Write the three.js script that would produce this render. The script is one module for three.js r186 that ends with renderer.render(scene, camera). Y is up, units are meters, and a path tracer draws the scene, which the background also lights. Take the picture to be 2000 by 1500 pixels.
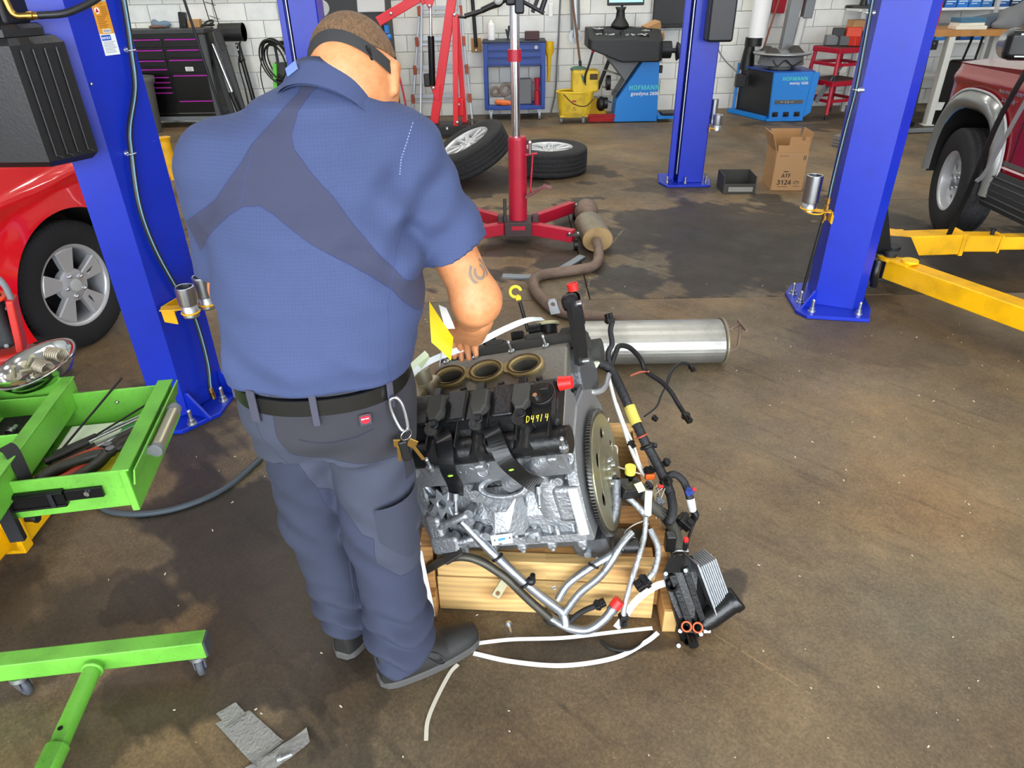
import * as THREE from 'three';
import { mergeGeometries, mergeVertices, toCreasedNormals } from 'three/addons/utils/BufferGeometryUtils.js';
import { RoundedBoxGeometry } from 'three/addons/geometries/RoundedBoxGeometry.js';
import { ConvexGeometry } from 'three/addons/geometries/ConvexGeometry.js';
import { Brush, Evaluator, SUBTRACTION } from 'three-bvh-csg';
import { RectAreaLightUniformsLib } from 'three/addons/lights/RectAreaLightUniformsLib.js';

// ---------- camera, sky, lights, exposure ----------
const scene = new THREE.Scene();
const camera = new THREE.PerspectiveCamera(58.109, 4 / 3, 0.05, 200);
camera.position.set(0, 1.7, 0);
camera.up.set(0.0168, 0.859, -0.5109);
camera.lookAt(0, 1.7 - 0.5111, -0.8595);
const renderer = new THREE.WebGLRenderer({ antialias: true });
renderer.toneMapping = THREE.LinearToneMapping;
renderer.toneMappingExposure = 1.85;
renderer.shadowMap.enabled = true;
RectAreaLightUniformsLib.init();
scene.background = new THREE.Color().setRGB(5.2, 5.5, 5.9);          // bright hazy daylight outside the open bay doors
const LAMP_POWER = 15, LAMP_COLOR = new THREE.Color().setRGB(1.0, 0.97, 0.9);
const LAMPS = [[1.3, -3.1], [1.3, -6.2], [-1.0, -4.6], [-1.0, -8.6], [4.4, -3.1], [4.4, -6.6], [-3.6, -3.4], [-3.9, -7.4], [1.9, -8.8], [1.3, -0.4], [-3.4, -9.0], [4.6, -8.9], [0.2, -8.8]];  // the last entries, over the back wall, are added to brighten it

// ---------- helpers ----------
const V = (x, y, z) => new THREE.Vector3(x, y, z);
const PI = Math.PI;
let seed = 7;
const rnd = () => { seed = (seed * 1664525 + 1013904223) >>> 0; return seed / 4294967296; };
const rr = (a, b) => a + (b - a) * rnd();
const names = {};
const numbered = (n) => { const k = names[n] = (names[n] ?? -1) + 1; return k ? n + '_' + String(k).padStart(3, '0') : n; };
function xf(g, p = [0, 0, 0], r = [0, 0, 0], s = 1) {
  const m = new THREE.Matrix4().compose(V(...p), new THREE.Quaternion().setFromEuler(new THREE.Euler(...r)), typeof s === 'number' ? V(s, s, s) : V(...s));
  g.applyMatrix4(m); return g;
}
const B = (w, h, d, x = 0, y = 0, z = 0, r = 0.004, rot = [0, 0, 0]) => xf(r > 0 ? new RoundedBoxGeometry(w, h, d, 1, Math.min(r, w / 2.01, h / 2.01, d / 2.01)) : new THREE.BoxGeometry(w, h, d), [x, y, z], rot);
const ROT = { y: [0, 0, 0], x: [0, 0, -PI / 2], z: [PI / 2, 0, 0] };
const C = (r1, r2, h, x = 0, y = 0, z = 0, ax = 'y', seg = 20, open = false) => xf(new THREE.CylinderGeometry(r1, r2, h, seg, 1, open), [x, y, z], ROT[ax]);
const S = (r, x, y, z, s = 1, w = 14, h = 10) => xf(new THREE.SphereGeometry(r, w, h), [x, y, z], [0, 0, 0], s);
const TO = (R, r, x, y, z, rot = [PI / 2, 0, 0], a = 8, b = 24, arc = PI * 2) => xf(new THREE.TorusGeometry(R, r, a, b, arc), [x, y, z], rot);
function rod(a, b, r, r2 = r, seg = 12) {                       // a straight bar from a to b
  const A = V(...a), D = V(...b).sub(A), L = D.length();
  const g = new THREE.CylinderGeometry(r2, r, L, seg); g.translate(0, L / 2, 0);
  g.applyQuaternion(new THREE.Quaternion().setFromUnitVectors(V(0, 1, 0), D.normalize())); g.translate(A.x, A.y, A.z); return g;
}
function bar(a, b, w, h, up = [0, 1, 0], r = 0.003) {           // a rectangular bar from a to b, h along up
  const A = V(...a), Bv = V(...b), x = Bv.clone().sub(A), L = x.length(); x.normalize();
  const z = x.clone().cross(V(...up)).normalize(), y = z.clone().cross(x);
  const g = r > 0 ? new RoundedBoxGeometry(L, h, w, 1, Math.min(r, h / 2.01, w / 2.01)) : new THREE.BoxGeometry(L, h, w);
  g.applyMatrix4(new THREE.Matrix4().makeBasis(x, y, z).setPosition(A.add(Bv).multiplyScalar(0.5))); return g;
}
const curve = (pts, closed = false, t = 0.5) => new THREE.CatmullRomCurve3(pts.map((p) => V(...p)), closed, 'catmullrom', t);
const tube = (pts, r, n = pts.length * 8, seg = 10, closed = false, t = 0.5) => new THREE.TubeGeometry(curve(pts, closed, t), n, r, seg, closed);
function poly(pts, r, bend = 0.03, n = 6, seg = 10) {            // straight runs with rounded bends
  const path = new THREE.CurvePath(), P = pts.map((p) => V(...p)); let last = P[0].clone();
  for (let i = 1; i < P.length - 1; i++) {
    const a = P[i].clone().add(P[i - 1].clone().sub(P[i]).setLength(bend)), b = P[i].clone().add(P[i + 1].clone().sub(P[i]).setLength(bend));
    path.add(new THREE.LineCurve3(last, a)); path.add(new THREE.QuadraticBezierCurve3(a, P[i], b)); last = b;
  }
  path.add(new THREE.LineCurve3(last, P[P.length - 1]));
  return new THREE.TubeGeometry(path, pts.length * n * 3, r, seg);
}
const capped = (pts, r, n, seg) => MG([tube(pts, r, n, seg), S(r, ...pts[0], 1, 8, 6), S(r, ...pts[pts.length - 1], 1, 8, 6)]);
const lathe = (pts, seg = 32) => new THREE.LatheGeometry(pts.map((p) => new THREE.Vector2(...p)), seg);
function shape(pts, holes = []) {
  const s = new THREE.Shape(pts.map((p) => new THREE.Vector2(...p)));
  for (const h of holes) s.holes.push(new THREE.Path(h.map((p) => new THREE.Vector2(...p)))); return s;
}
const circ = (x, y, r, n = 16, ry = r) => Array.from({ length: n }, (_, i) => [x + r * Math.cos(i / n * 2 * PI), y + ry * Math.sin(i / n * 2 * PI)]);
function ext(pts, d, bv = 0.002, holes = [], cs = 8) {           // outline in xy, thickness d centred on z = 0
  const g = new THREE.ExtrudeGeometry(pts.isShape ? pts : shape(pts, holes), { depth: Math.max(d - 2 * bv, 1e-4), bevelEnabled: bv > 0, bevelThickness: bv, bevelSize: bv, bevelOffset: -bv, bevelSegments: 1, curveSegments: cs });
  g.translate(0, 0, -Math.max(d - 2 * bv, 1e-4) / 2); return g;
}
const prismY = (pts, y0, y1, bv = 0.004, holes = []) => { const g = ext(pts.map(([x, z]) => [x, -z]), y1 - y0, bv, holes.map((h) => h.map(([x, z]) => [x, -z]))); g.rotateX(-PI / 2); g.translate(0, (y0 + y1) / 2, 0); return g; };   // plan outline [x, z]
function ribbon(pts, ups, w, t = 0.0012, n = 60) {               // flat strap that follows pts, its face along ups
  const c = curve(pts), cu = curve(ups), P = [], I = [], U = [];
  for (let i = 0; i <= n; i++) {
    const u = i / n, p = c.getPoint(u), tn = c.getTangent(u), up = cu.getPoint(u).normalize(), side = tn.clone().cross(up).normalize(); const nn = side.clone().cross(tn).normalize();
    for (const [a, b] of [[-1, 1], [1, 1], [1, -1], [-1, -1]]) { const q = p.clone().addScaledVector(side, a * w / 2).addScaledVector(nn, b * t / 2); P.push(q.x, q.y, q.z); U.push(u * 10, a); }
    if (i) for (let k = 0; k < 4; k++) { const a = (i - 1) * 4 + k, b = (i - 1) * 4 + (k + 1) % 4, c2 = a + 4, d = b + 4; I.push(a, c2, b, b, c2, d); }
  }
  const g = new THREE.BufferGeometry(); g.setAttribute('position', new THREE.Float32BufferAttribute(P, 3)); g.setAttribute('uv', new THREE.Float32BufferAttribute(U, 2)); g.setIndex(I);
  const q = g.toNonIndexed(); q.computeVertexNormals(); return q;
}
function grid(nu, nv, f, closeU = false) {                       // surface from f(u, v) -> [x, y, z]
  const P = [], U = [], I = [];
  for (let j = 0; j <= nv; j++) for (let i = 0; i <= nu; i++) { const p = f(i / nu, j / nv); P.push(...p); U.push(i / nu, j / nv); }
  for (let j = 0; j < nv; j++) for (let i = 0; i < nu; i++) { const a = j * (nu + 1) + i, b = a + 1, c = a + nu + 1, d = c + 1; I.push(a, b, d, a, d, c); }
  const g = new THREE.BufferGeometry(); g.setAttribute('position', new THREE.Float32BufferAttribute(P, 3)); g.setAttribute('uv', new THREE.Float32BufferAttribute(U, 2)); g.setIndex(I); g.computeVertexNormals(); return g;
}
function MG(list) {
  const l = list.flat().filter(Boolean).map((g) => { const q = g.index ? g.toNonIndexed() : g; const o = new THREE.BufferGeometry(); o.setAttribute('position', q.attributes.position); o.setAttribute('normal', q.attributes.normal); o.setAttribute('uv', q.attributes.uv ?? new THREE.Float32BufferAttribute(new Float32Array(q.attributes.position.count * 2), 2)); return o; });
  return l.length === 1 ? l[0] : mergeGeometries(l);
}
function boxUV(g) {                                              // texture coordinates in metres, by the way each face points
  if (g.index) g = g.toNonIndexed();
  const p = g.attributes.position, uv = new Float32Array(p.count * 2), a = V(), b = V(), c = V();
  for (let i = 0; i < p.count; i += 3) {
    a.fromBufferAttribute(p, i); b.fromBufferAttribute(p, i + 1); c.fromBufferAttribute(p, i + 2);
    const n = b.clone().sub(a).cross(c.clone().sub(a)), ax = Math.abs(n.x), ay = Math.abs(n.y), az = Math.abs(n.z);
    [a, b, c].forEach((q, k) => { const [u, v] = ax > ay && ax > az ? [q.z, q.y] : ay > az ? [q.x, q.z] : [q.x, q.y]; uv[(i + k) * 2] = u; uv[(i + k) * 2 + 1] = v; });
  }
  g.setAttribute('uv', new THREE.BufferAttribute(uv, 2)); return g;
}
function mesh(parent, name, geo, m) {
  let g = Array.isArray(geo) ? MG(geo) : geo; if (m.userData.metres) g = boxUV(g);
  const o = new THREE.Mesh(g, m); o.name = name; o.castShadow = o.receiveShadow = true; parent.add(o); return o;
}
function thing(name, label, category, p = [0, 0, 0], turn = 0, group) {
  const o = new THREE.Group(); o.name = numbered(name); o.position.set(...p); o.rotation.y = turn; o.userData = { label, category }; if (group) o.userData.group = group; scene.add(o); return o;
}
function one(name, label, category, geo, m, group, p, turn) {    // a thing that is a single mesh
  const o = mesh(scene, numbered(name), geo, m); if (p) o.position.set(...p); if (turn) o.rotation.y = turn; o.userData = { label, category }; if (group) o.userData.group = group; return o;
}
function struct(name, geo, m, parent = scene) { const o = mesh(parent, name, geo, m); if (parent === scene) o.userData.kind = 'structure'; return o; }
function copyOf(o, p, turn = 0, label, group) { const c = o.clone(); c.name = numbered(o.name.replace(/_\d+$/, '')); c.userData = { ...o.userData }; if (label) c.userData.label = label; if (group) c.userData.group = group; c.position.set(...p); c.rotation.y = turn; scene.add(c); return c; }

// noise and textures
const hash2 = (x, y, s) => { let h = Math.imul(x, 374761393) + Math.imul(y, 668265263) + Math.imul(s, 1442695041); h = Math.imul(h ^ (h >>> 13), 1274126177); return ((h ^ (h >>> 16)) >>> 0) / 4294967296; };
function vnoise(x, y, s = 0, per = 0) {
  const xi = Math.floor(x), yi = Math.floor(y), fx = x - xi, fy = y - yi, u = fx * fx * (3 - 2 * fx), v = fy * fy * (3 - 2 * fy);
  const w = (a) => per ? ((a % per) + per) % per : a, a = hash2(w(xi), w(yi), s), b = hash2(w(xi + 1), w(yi), s), c = hash2(w(xi), w(yi + 1), s), d = hash2(w(xi + 1), w(yi + 1), s);
  return a + (b - a) * u + (c - a) * v + (a - b - c + d) * u * v;
}
function fbm(x, y, o = 4, s = 0, per = 0) { let a = 0.5, t = 0; for (let i = 0; i < o; i++) { t += a * vnoise(x, y, s + i, per); x *= 2; y *= 2; per *= 2; a *= 0.5; } return t / (1 - Math.pow(0.5, o)); }
function tex(w, h, f, srgb = true, rep = [1, 1]) {
  const d = new Uint8Array(w * h * 4);
  for (let y = 0; y < h; y++) for (let x = 0; x < w; x++) { const c = f(x / w, y / h, x, y), k = (y * w + x) * 4; const q = typeof c === 'number' ? [c, c, c] : c; d[k] = Math.max(0, Math.min(255, q[0])); d[k + 1] = Math.max(0, Math.min(255, q[1])); d[k + 2] = Math.max(0, Math.min(255, q[2])); d[k + 3] = 255; }
  const t = new THREE.DataTexture(d, w, h); t.magFilter = THREE.LinearFilter; t.minFilter = THREE.LinearMipmapLinearFilter; t.generateMipmaps = true; t.wrapS = t.wrapT = THREE.RepeatWrapping; t.repeat.set(...rep); if (srgb) t.colorSpace = THREE.SRGBColorSpace; t.needsUpdate = true; return t;
}
const speck = tex(256, 256, (u, v) => 255 * fbm(u * 32, v * 32, 3, 3, 32), false, [5, 5]);       // fine grain, 20 cm tile
const blotch = tex(256, 256, (u, v) => 100 + 130 * fbm(u * 8, v * 8, 5, 9, 8), false, [2.5, 2.5]); // soft patches, 40 cm tile
const mat = (color, roughness = 0.5, metalness = 0, o = {}) => { const m = new THREE.MeshPhysicalMaterial({ color, roughness, metalness, side: THREE.DoubleSide, ...o }); return m; };
function worn(hex, rough, metal, amount = 0.15, o = {}) {        // base colour with small smudges and scuffs of its own
  const c = new THREE.Color(hex), r = c.r, g = c.g, b = c.b, s = Math.floor(rnd() * 999), k = new THREE.Color();
  const t = tex(256, 256, (u, v) => { const n = fbm(u * 6, v * 6, 5, s, 6), q = 1 - amount * Math.max(0, (n - 0.42) * 3.2) - amount * 0.5 * (vnoise(u * 120, v * 120, s + 9, 120) > 0.86 ? 1 : 0); k.setRGB(r * q, g * q, b * q).convertLinearToSRGB(); return [k.r * 255, k.g * 255, k.b * 255]; }, true, [1.7, 1.7]);
  const m = mat(0xffffff, rough, metal, { map: t, ...o }); m.userData.metres = true; return m;
}
const bumpy = (hex, rough, metal, scale = 0.0006, o = {}) => { const m = mat(hex, rough, metal, { bumpMap: speck, bumpScale: scale, ...o }); m.userData.metres = true; return m; };
function sign(w, h, draw) { const c = document.createElement('canvas'); c.width = w; c.height = h; draw(c.getContext('2d'), w, h); const t = new THREE.CanvasTexture(c); t.colorSpace = THREE.SRGBColorSpace; t.anisotropy = 8; return t; }

// common materials
const M = {
  blue: worn(0x0329b2, 0.42, 0, 0.1, { clearcoat: 0.22, clearcoatRoughness: 0.2 }), black: mat(0x0b0b0c, 0.45), blackSheen: mat(0x101112, 0.32), rubber: bumpy(0x151516, 0.72, 0, 0.0004), tyre: bumpy(0x1b1b1d, 0.8, 0, 0.0006),
  steel: mat(0xb9bcc0, 0.32, 1), zinc: mat(0xc3c8cc, 0.38, 1), chrome: mat(0xdfe3e8, 0.12, 1), alu: bumpy(0xa9adb2, 0.42, 0.85, 0.0005), cast: bumpy(0x9ea2a6, 0.5, 0.8, 0.0012), darkMetal: mat(0x303236, 0.45, 0.7), iron: bumpy(0x45423f, 0.6, 0.7, 0.0008),
  yellow: worn(0xf0b400, 0.4, 0, 0.2), yellowPlain: mat(0xf1c40d, 0.45), red: mat(0xd0121f, 0.3, 0, { clearcoat: 0.6, clearcoatRoughness: 0.15 }), green: worn(0x69b23c, 0.45, 0, 0.3), grey: mat(0x6d7073, 0.55), lightGrey: mat(0xb9bbb9, 0.6), white: mat(0xe9eaea, 0.5), card: worn(0xb48a5c, 0.85, 0, 0.08),
  wood: null, redCap: mat(0xe2231f, 0.4), hose: mat(0x17181a, 0.5), orange: mat(0xe8671b, 0.5), magenta: mat(0xc43bc0, 0.25, 0.6), brass: mat(0xb08d4a, 0.35, 1),
};

// ---------- the setting ----------
const WALLZ = -10.27, wallTurn = 0.05;
// floor: cast slabs with open joints; the pattern below is oil film, dust and scuffs, with shade painted in at the left
const scratches = [[0.589, -1.380, 0.816, -1.162, 0.002], [0.86, -5.12, 0.62, -4.55, 0.006], [0.55, -4.4, 0.42, -3.7, 0.004]];   // scrape marks in the concrete
function floorTexture(w, h, x0, z0, sx, sz, tint, s, spots) {
  return tex(w, h, (u, v) => {
    const X = x0 + u * sx, Z = z0 - v * sz;
    const big = fbm(X * 0.9 + 5, Z * 0.9, 4, s), mid = fbm(X * 4, Z * 4, 4, s + 7), fine = 0.5 * vnoise(X * 190, Z * 190, s + 13) + 0.5 * vnoise(X * 380, Z * 380, s + 14), streak = fbm((X + Z) * 2.2, (X - Z) * 22, 3, s + 17);
    let k = 0.72 + 0.45 * (big - 0.5) + 0.26 * (mid - 0.5) + 0.30 * (fine - 0.5) + 0.10 * (fbm(X * 22, Z * 22, 2, s + 40) - 0.5);
    let stainShade = 0;
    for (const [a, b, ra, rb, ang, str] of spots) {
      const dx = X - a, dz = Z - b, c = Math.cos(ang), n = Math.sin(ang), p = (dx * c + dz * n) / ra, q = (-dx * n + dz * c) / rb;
      const e = 1 - Math.sqrt(p * p + q * q) + (mid - 0.5) * 1.9 + (streak - 0.5) * 0.35; stainShade = Math.max(stainShade, str * Math.min(1, Math.max(0, e * 5)));
    }
    k *= 1 - stainShade; if (streak > 0.66) k *= 1 - 0.7 * (streak - 0.66);
    if (vnoise(X * 300, Z * 300, s + 31) > 0.985) k *= 1.7;
    for (const [ax, az, bx, bz, w] of scratches) { const ux = bx - ax, uz = bz - az, t = Math.max(0, Math.min(1, ((X - ax) * ux + (Z - az) * uz) / (ux * ux + uz * uz))), d = Math.hypot(X - ax - ux * t, Z - az - uz * t) + 0.002 * (mid - 0.5); if (d < w && vnoise(t * 60, 1, 9) > 0.25) k = k * 0.5 + 0.62; }
    const dirt = fbm(X * 2.1 + 40, Z * 2.1, 3, s + 5);
    return [255 * tint[0] * k * (1 + 0.16 * (dirt - 0.5)), 255 * tint[1] * k, 255 * tint[2] * k * (1 - 0.22 * (dirt - 0.5) + stainShade * 0.12)];
  });
}
const nearMap = floorTexture(2048, 1536, -2.6, -0.2, 5.4, 4.0, [0.585, 0.495, 0.365], 21, [[-0.85, -1.75, 0.75, 0.42, 0.5, 0.5], [-0.75, -1.28, 0.5, 0.14, -0.2, 0.42], [-1.35, -1.5, 0.4, 0.3, 0, 0.3], [-1.1, -1.15, 0.12, 0.34, 0.2, 0.3], [-1.8, -2.5, 0.7, 0.5, 0, 0.4], [0.1, -1.75, 0.35, 0.25, 0, 0.45], [0.62, -1.52, 0.05, 0.16, 0.8, 0.35], [-0.55, -0.95, 0.16, 0.5, 0.4, 0.25], [0.2, -1.35, 0.28, 0.05, 0, 0.3], [1.9, -3.3, 0.5, 0.3, 0.2, 0.15]]);  // dark patches: oil stains, plus the shadow of mechanic and post painted in
const farMap = floorTexture(1536, 768, -7, -3.6, 15, 7.2, [0.585, 0.495, 0.365], 57, [[2.0, -4.85, 2.1, 1.05, 0.02, 0.55], [0.2, -4.9, 0.5, 0.4, 0, 0.4], [-0.4, -6.6, 0.9, 0.5, 0, 0.5], [-2.2, -5.4, 0.8, 0.5, 0.4, 0.35], [0.3, -7.0, 0.7, 0.5, 0, 0.5], [4.6, -9.3, 1.4, 0.7, 0, 0.4], [3.4, -4.0, 1.2, 0.4, 0, 0.4], [1.6, -6.4, 0.5, 0.35, 0, 0.35]]);
const fineBump = tex(512, 512, (u, v) => 255 * (0.6 * fbm(u * 90, v * 90, 2, 5, 90) + 0.4 * fbm(u * 10, v * 10, 4, 8, 10)), false, [1, 1]);
const floorRough = tex(512, 512, (u, v) => 255 * (0.52 + 0.36 * fbm(u * 6, v * 6, 5, 71, 6)), false, [1, 1]);
function floorMat(map, x0, z0, sx, sz) {
  const m = mat(0xffffff, 0.75, 0, { map, bumpMap: fineBump.clone(), bumpScale: 0.0012, roughnessMap: floorRough.clone() });
  for (const t of [m.bumpMap, m.roughnessMap]) { t.repeat.set(sx / 1.1, sz / 1.1); t.needsUpdate = true; } m.roughness = 0.85; return m;
}
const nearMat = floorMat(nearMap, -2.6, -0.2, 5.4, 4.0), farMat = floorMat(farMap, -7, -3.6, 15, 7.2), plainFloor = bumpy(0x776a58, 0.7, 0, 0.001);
const floor = new THREE.Group(); floor.name = 'floor'; floor.userData.kind = 'structure'; scene.add(floor);
mesh(floor, 'subfloor', [B(17, 0.1, 16, 0.7, -0.19, -2.8, 0)], mat(0x2b2622, 0.95));
function slab(xa, xb, za, zb, m, x0, z0, sx, sz) {                 // za nearer the doors than zb
  const g = B(xb - xa - 0.005, 0.14, za - zb - 0.005, (xa + xb) / 2, -0.07, (za + zb) / 2, 0.004), p = g.attributes.position, uv = g.attributes.uv;
  if (sx) for (let i = 0; i < p.count; i++) uv.setXY(i, (p.getX(i) - x0) / sx, (z0 - p.getZ(i)) / sz);
  mesh(floor, 'slab', g, m);
}
const XJ = [-7.5, -2.55, 0.48, 3.55, 9];
for (let i = 0; i < 4; i++) {
  slab(XJ[i], XJ[i + 1], 4.2, -0.2, plainFloor);
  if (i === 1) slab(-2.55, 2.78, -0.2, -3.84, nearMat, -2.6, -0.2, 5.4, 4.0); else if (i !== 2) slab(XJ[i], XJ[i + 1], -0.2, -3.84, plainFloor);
  slab(XJ[i], XJ[i + 1], -3.84, -5.82, farMat, -7, -3.6, 15, 7.2);
}
slab(2.78, 3.55, -0.2, -3.84, plainFloor); slab(-7.5, 9, -5.82, -10.8, farMat, -7, -3.6, 15, 7.2);
// back wall: painted block courses, built as blocks over the stretch the place shows
const wallPaint = worn(0xe9eae5, 0.55, 0, 0.06), wallPaint2 = worn(0xe3e6e3, 0.58, 0, 0.08), wallPaint3 = worn(0xecece2, 0.52, 0, 0.05), wallBase = mat(0xcfd1cc, 0.7);
const wb = new THREE.Group(); wb.name = 'wall_back'; wb.userData.kind = 'structure'; wb.position.set(0, 0, WALLZ); wb.rotation.y = wallTurn; scene.add(wb);
mesh(wb, 'wall_core', [B(16.4, 4.9, 0.2, 0.9, 2.45, -0.115, 0)], wallBase);
const bw = 0.405, bh = 0.203, blockG = boxUV(B(bw - 0.006, bh - 0.006, 0.03, 0, 0, 0, 0.004)), paints = [wallPaint, wallPaint, wallPaint2, wallPaint3];
for (let r = 0; r < 9; r++) for (let c = -17; c < 16; c++) {
  const o = mesh(wb, 'block', blockG, wallBase); o.material = paints[Math.floor(rnd() * 4)]; o.position.set(c * bw + (r % 2) * bw / 2 + 0.1, r * bh + bh / 2, 0.0 + rr(-0.0015, 0.0015));
}
struct('wall_left', B(0.2, 4.9, 15.2, -7.4, 2.45, -3.2, 0), wallBase); struct('wall_right', B(0.2, 4.9, 15.2, 8.7, 2.45, -3.2, 0), wallBase);
// street side: piers and lintel between open bay doors, with the forecourt beyond
struct('wall_front', [B(0.9, 4.9, 0.3, -6.85, 2.45, 4.2, 0), B(0.7, 4.9, 0.3, -2.1, 2.45, 4.2, 0), B(0.7, 4.9, 0.3, 3.2, 2.45, 4.2, 0), B(0.7, 4.9, 0.3, 8.2, 2.45, 4.2, 0), B(16, 0.8, 0.3, 0.7, 4.5, 4.2, 0)], wallBase);
struct('ceiling', B(16.4, 0.15, 15.4, 0.7, 4.97, -3.2, 0), mat(0xbfc1be, 0.8));
struct('trim_1', [xf(B(9.5, 0.05, 0.045, -2.6, 1.63, 0.04, 0.01), [0, 0, WALLZ], [0, wallTurn, 0]), xf(B(9.5, 0.03, 0.03, -2.6, 1.50, 0.035, 0.008), [0, 0, WALLZ], [0, wallTurn, 0])], mat(0xd6d7cf, 0.5));
struct('forecourt', B(60, 0.2, 40, 0, -0.13, 24.4, 0), bumpy(0x9a978f, 0.9, 0, 0.002));
// ceiling lamps
for (const [x, z] of LAMPS) {
  const t = thing('ceiling_lamp', 'long white linear lamp out of view under the workshop ceiling', 'lamp', [x, 4.78, z], 0, 'ceiling lamps');
  mesh(t, 'housing', [B(1.25, 0.07, 0.32, 0, 0.06, 0, 0.01)], M.white);
  mesh(t, 'diffuser', [B(1.2, 0.02, 0.28, 0, 0.015, 0, 0.004)], mat(0xffffff, 0.6, 0, { emissive: LAMP_COLOR, emissiveIntensity: 3 }));
  const l = new THREE.RectAreaLight(LAMP_COLOR, LAMP_POWER, 1.2, 0.28); l.position.set(0, -0.005, 0); l.rotation.x = -PI / 2; t.add(l); l.name = 'light';
}

// ---------- vehicle lifts ----------
const W = (t, name, geo, m) => { const g = Array.isArray(geo) ? MG(geo) : geo; g.translate(-t.position.x, -t.position.y, -t.position.z); return mesh(t, name, g, m); };  // part given in room coordinates
const scale2 = (pts, k) => { const cx = pts.reduce((a, p) => a + p[0], 0) / pts.length, cz = pts.reduce((a, p) => a + p[1], 0) / pts.length; return pts.map(([x, z]) => [cx + (x - cx) * k, cz + (z - cz) * k]); };
function anchorBolt(t, x, y, z) { W(t, 'anchor_bolt', [C(0.022, 0.022, 0.005, x, y + 0.0025, z), C(0.016, 0.016, 0.018, x, y + 0.014, z, 'y', 6), C(0.009, 0.009, 0.05, x, y + 0.04, z, 'y', 10), S(0.009, x, y + 0.065, z)], M.zinc); }
function hoseClamp(t, x, y, z, out) { W(t, 'hose_clamp', [TO(0.014, 0.003, x, y, z, [PI / 2, 0, 0]), C(0.012, 0.012, 0.02, x + out[0], y, z + out[1], 'x', 10), B(0.016, 0.016, 0.02, x + out[0] * 0.5, y, z + out[1] * 0.5, 0.003)], M.zinc); }
function gusset(t, x, z, dx, dz, h = 0.11) { const g = ext([[0, 0], [0.12, 0], [0.02, h], [0, h]], 0.012, 0.002); g.rotateY(Math.atan2(-dz, dx)); g.translate(x, 0.02, z); W(t, 'gusset', g, M.blue); }
const hoseMat = mat(0x1d2023, 0.42), hosePrint = mat(0x6f9fb8, 0.5);
function hoseWithStripe(t, pts, r, side = [0.7, 0, 0.7]) { const h = W(t, 'hydraulic_hose', [tube(pts, r, pts.length * 8, 10)], hoseMat); const g = tube(pts.map(([x, y, z]) => [x + side[0] * r * 0.82, y, z + side[2] * r * 0.82]), r * 0.3, pts.length * 8, 6); g.translate(-t.position.x, -t.position.y, -t.position.z); mesh(h, 'printed_stripe', g, hosePrint); }
function adapterRack(t, pts, hook) { W(t, 'adapter_rack', [...pts.map(([x, y, z, r]) => TO(r, 0.004, x, y, z)), ...hook], M.yellow); }
const cGap = (pts, y1) => [prismY(pts, 0.02, y1, 0.008)];

// post beside the red car
const lp = thing('lift_post', 'tall blue lift post with black power unit and warning stickers beside the red car', 'lift post', [-1.53, 0, -2.72]);
const LPP = [[-1.555, -2.535], [-1.45, -2.6], [-1.36, -2.82], [-1.44, -2.93], [-1.63, -2.86]];
W(lp, 'column', cGap(LPP, 3.6), M.blue);
W(lp, 'base_plate', [prismY([[-1.60, -2.46], [-1.43, -2.48], [-1.315, -2.62], [-1.30, -2.86], [-1.42, -3.02], [-1.66, -2.98], [-1.66, -2.6]], 0, 0.02, 0.003)], M.blue);
gusset(lp, -1.45, -2.615, 0.93, 0.36); gusset(lp, -1.365, -2.8, 0.93, 0.2);
anchorBolt(lp, -1.405, 0.02, -2.53); anchorBolt(lp, -1.335, 0.02, -2.72); anchorBolt(lp, -1.345, 0.02, -2.87);
hoseWithStripe(lp, [[-1.335, 1.9, -2.821], [-1.347, 1.606, -2.792], [-1.355, 1.480, -2.773], [-1.365, 1.360, -2.749], [-1.392, 1.230, -2.682], [-1.401, 1.143, -2.661], [-1.413, 0.959, -2.632], [-1.409, 0.793, -2.642], [-1.392, 0.613, -2.683], [-1.364, 0.459, -2.717], [-1.358, 0.240, -2.714], [-1.368, 0.1, -2.695]], 0.0105);
W(lp, 'hose_fitting', [rod([-1.368, 0.105, -2.695], [-1.362, 0.05, -2.69], 0.011), C(0.013, 0.013, 0.02, -1.365, 0.075, -2.692, 'y', 6)], M.brass);
hoseClamp(lp, -1.355, 1.48, -2.773, [-0.02, -0.01]); hoseClamp(lp, -1.401, 1.143, -2.661, [-0.018, -0.008]);
W(lp, 'screw_head', [S(0.006, -1.44, 1.39, -2.6, [1, 1, 0.6])], M.zinc); W(lp, 'screw_head', [S(0.006, -1.376, 1.16, -2.795, [1, 1, 0.6])], M.zinc);
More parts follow.
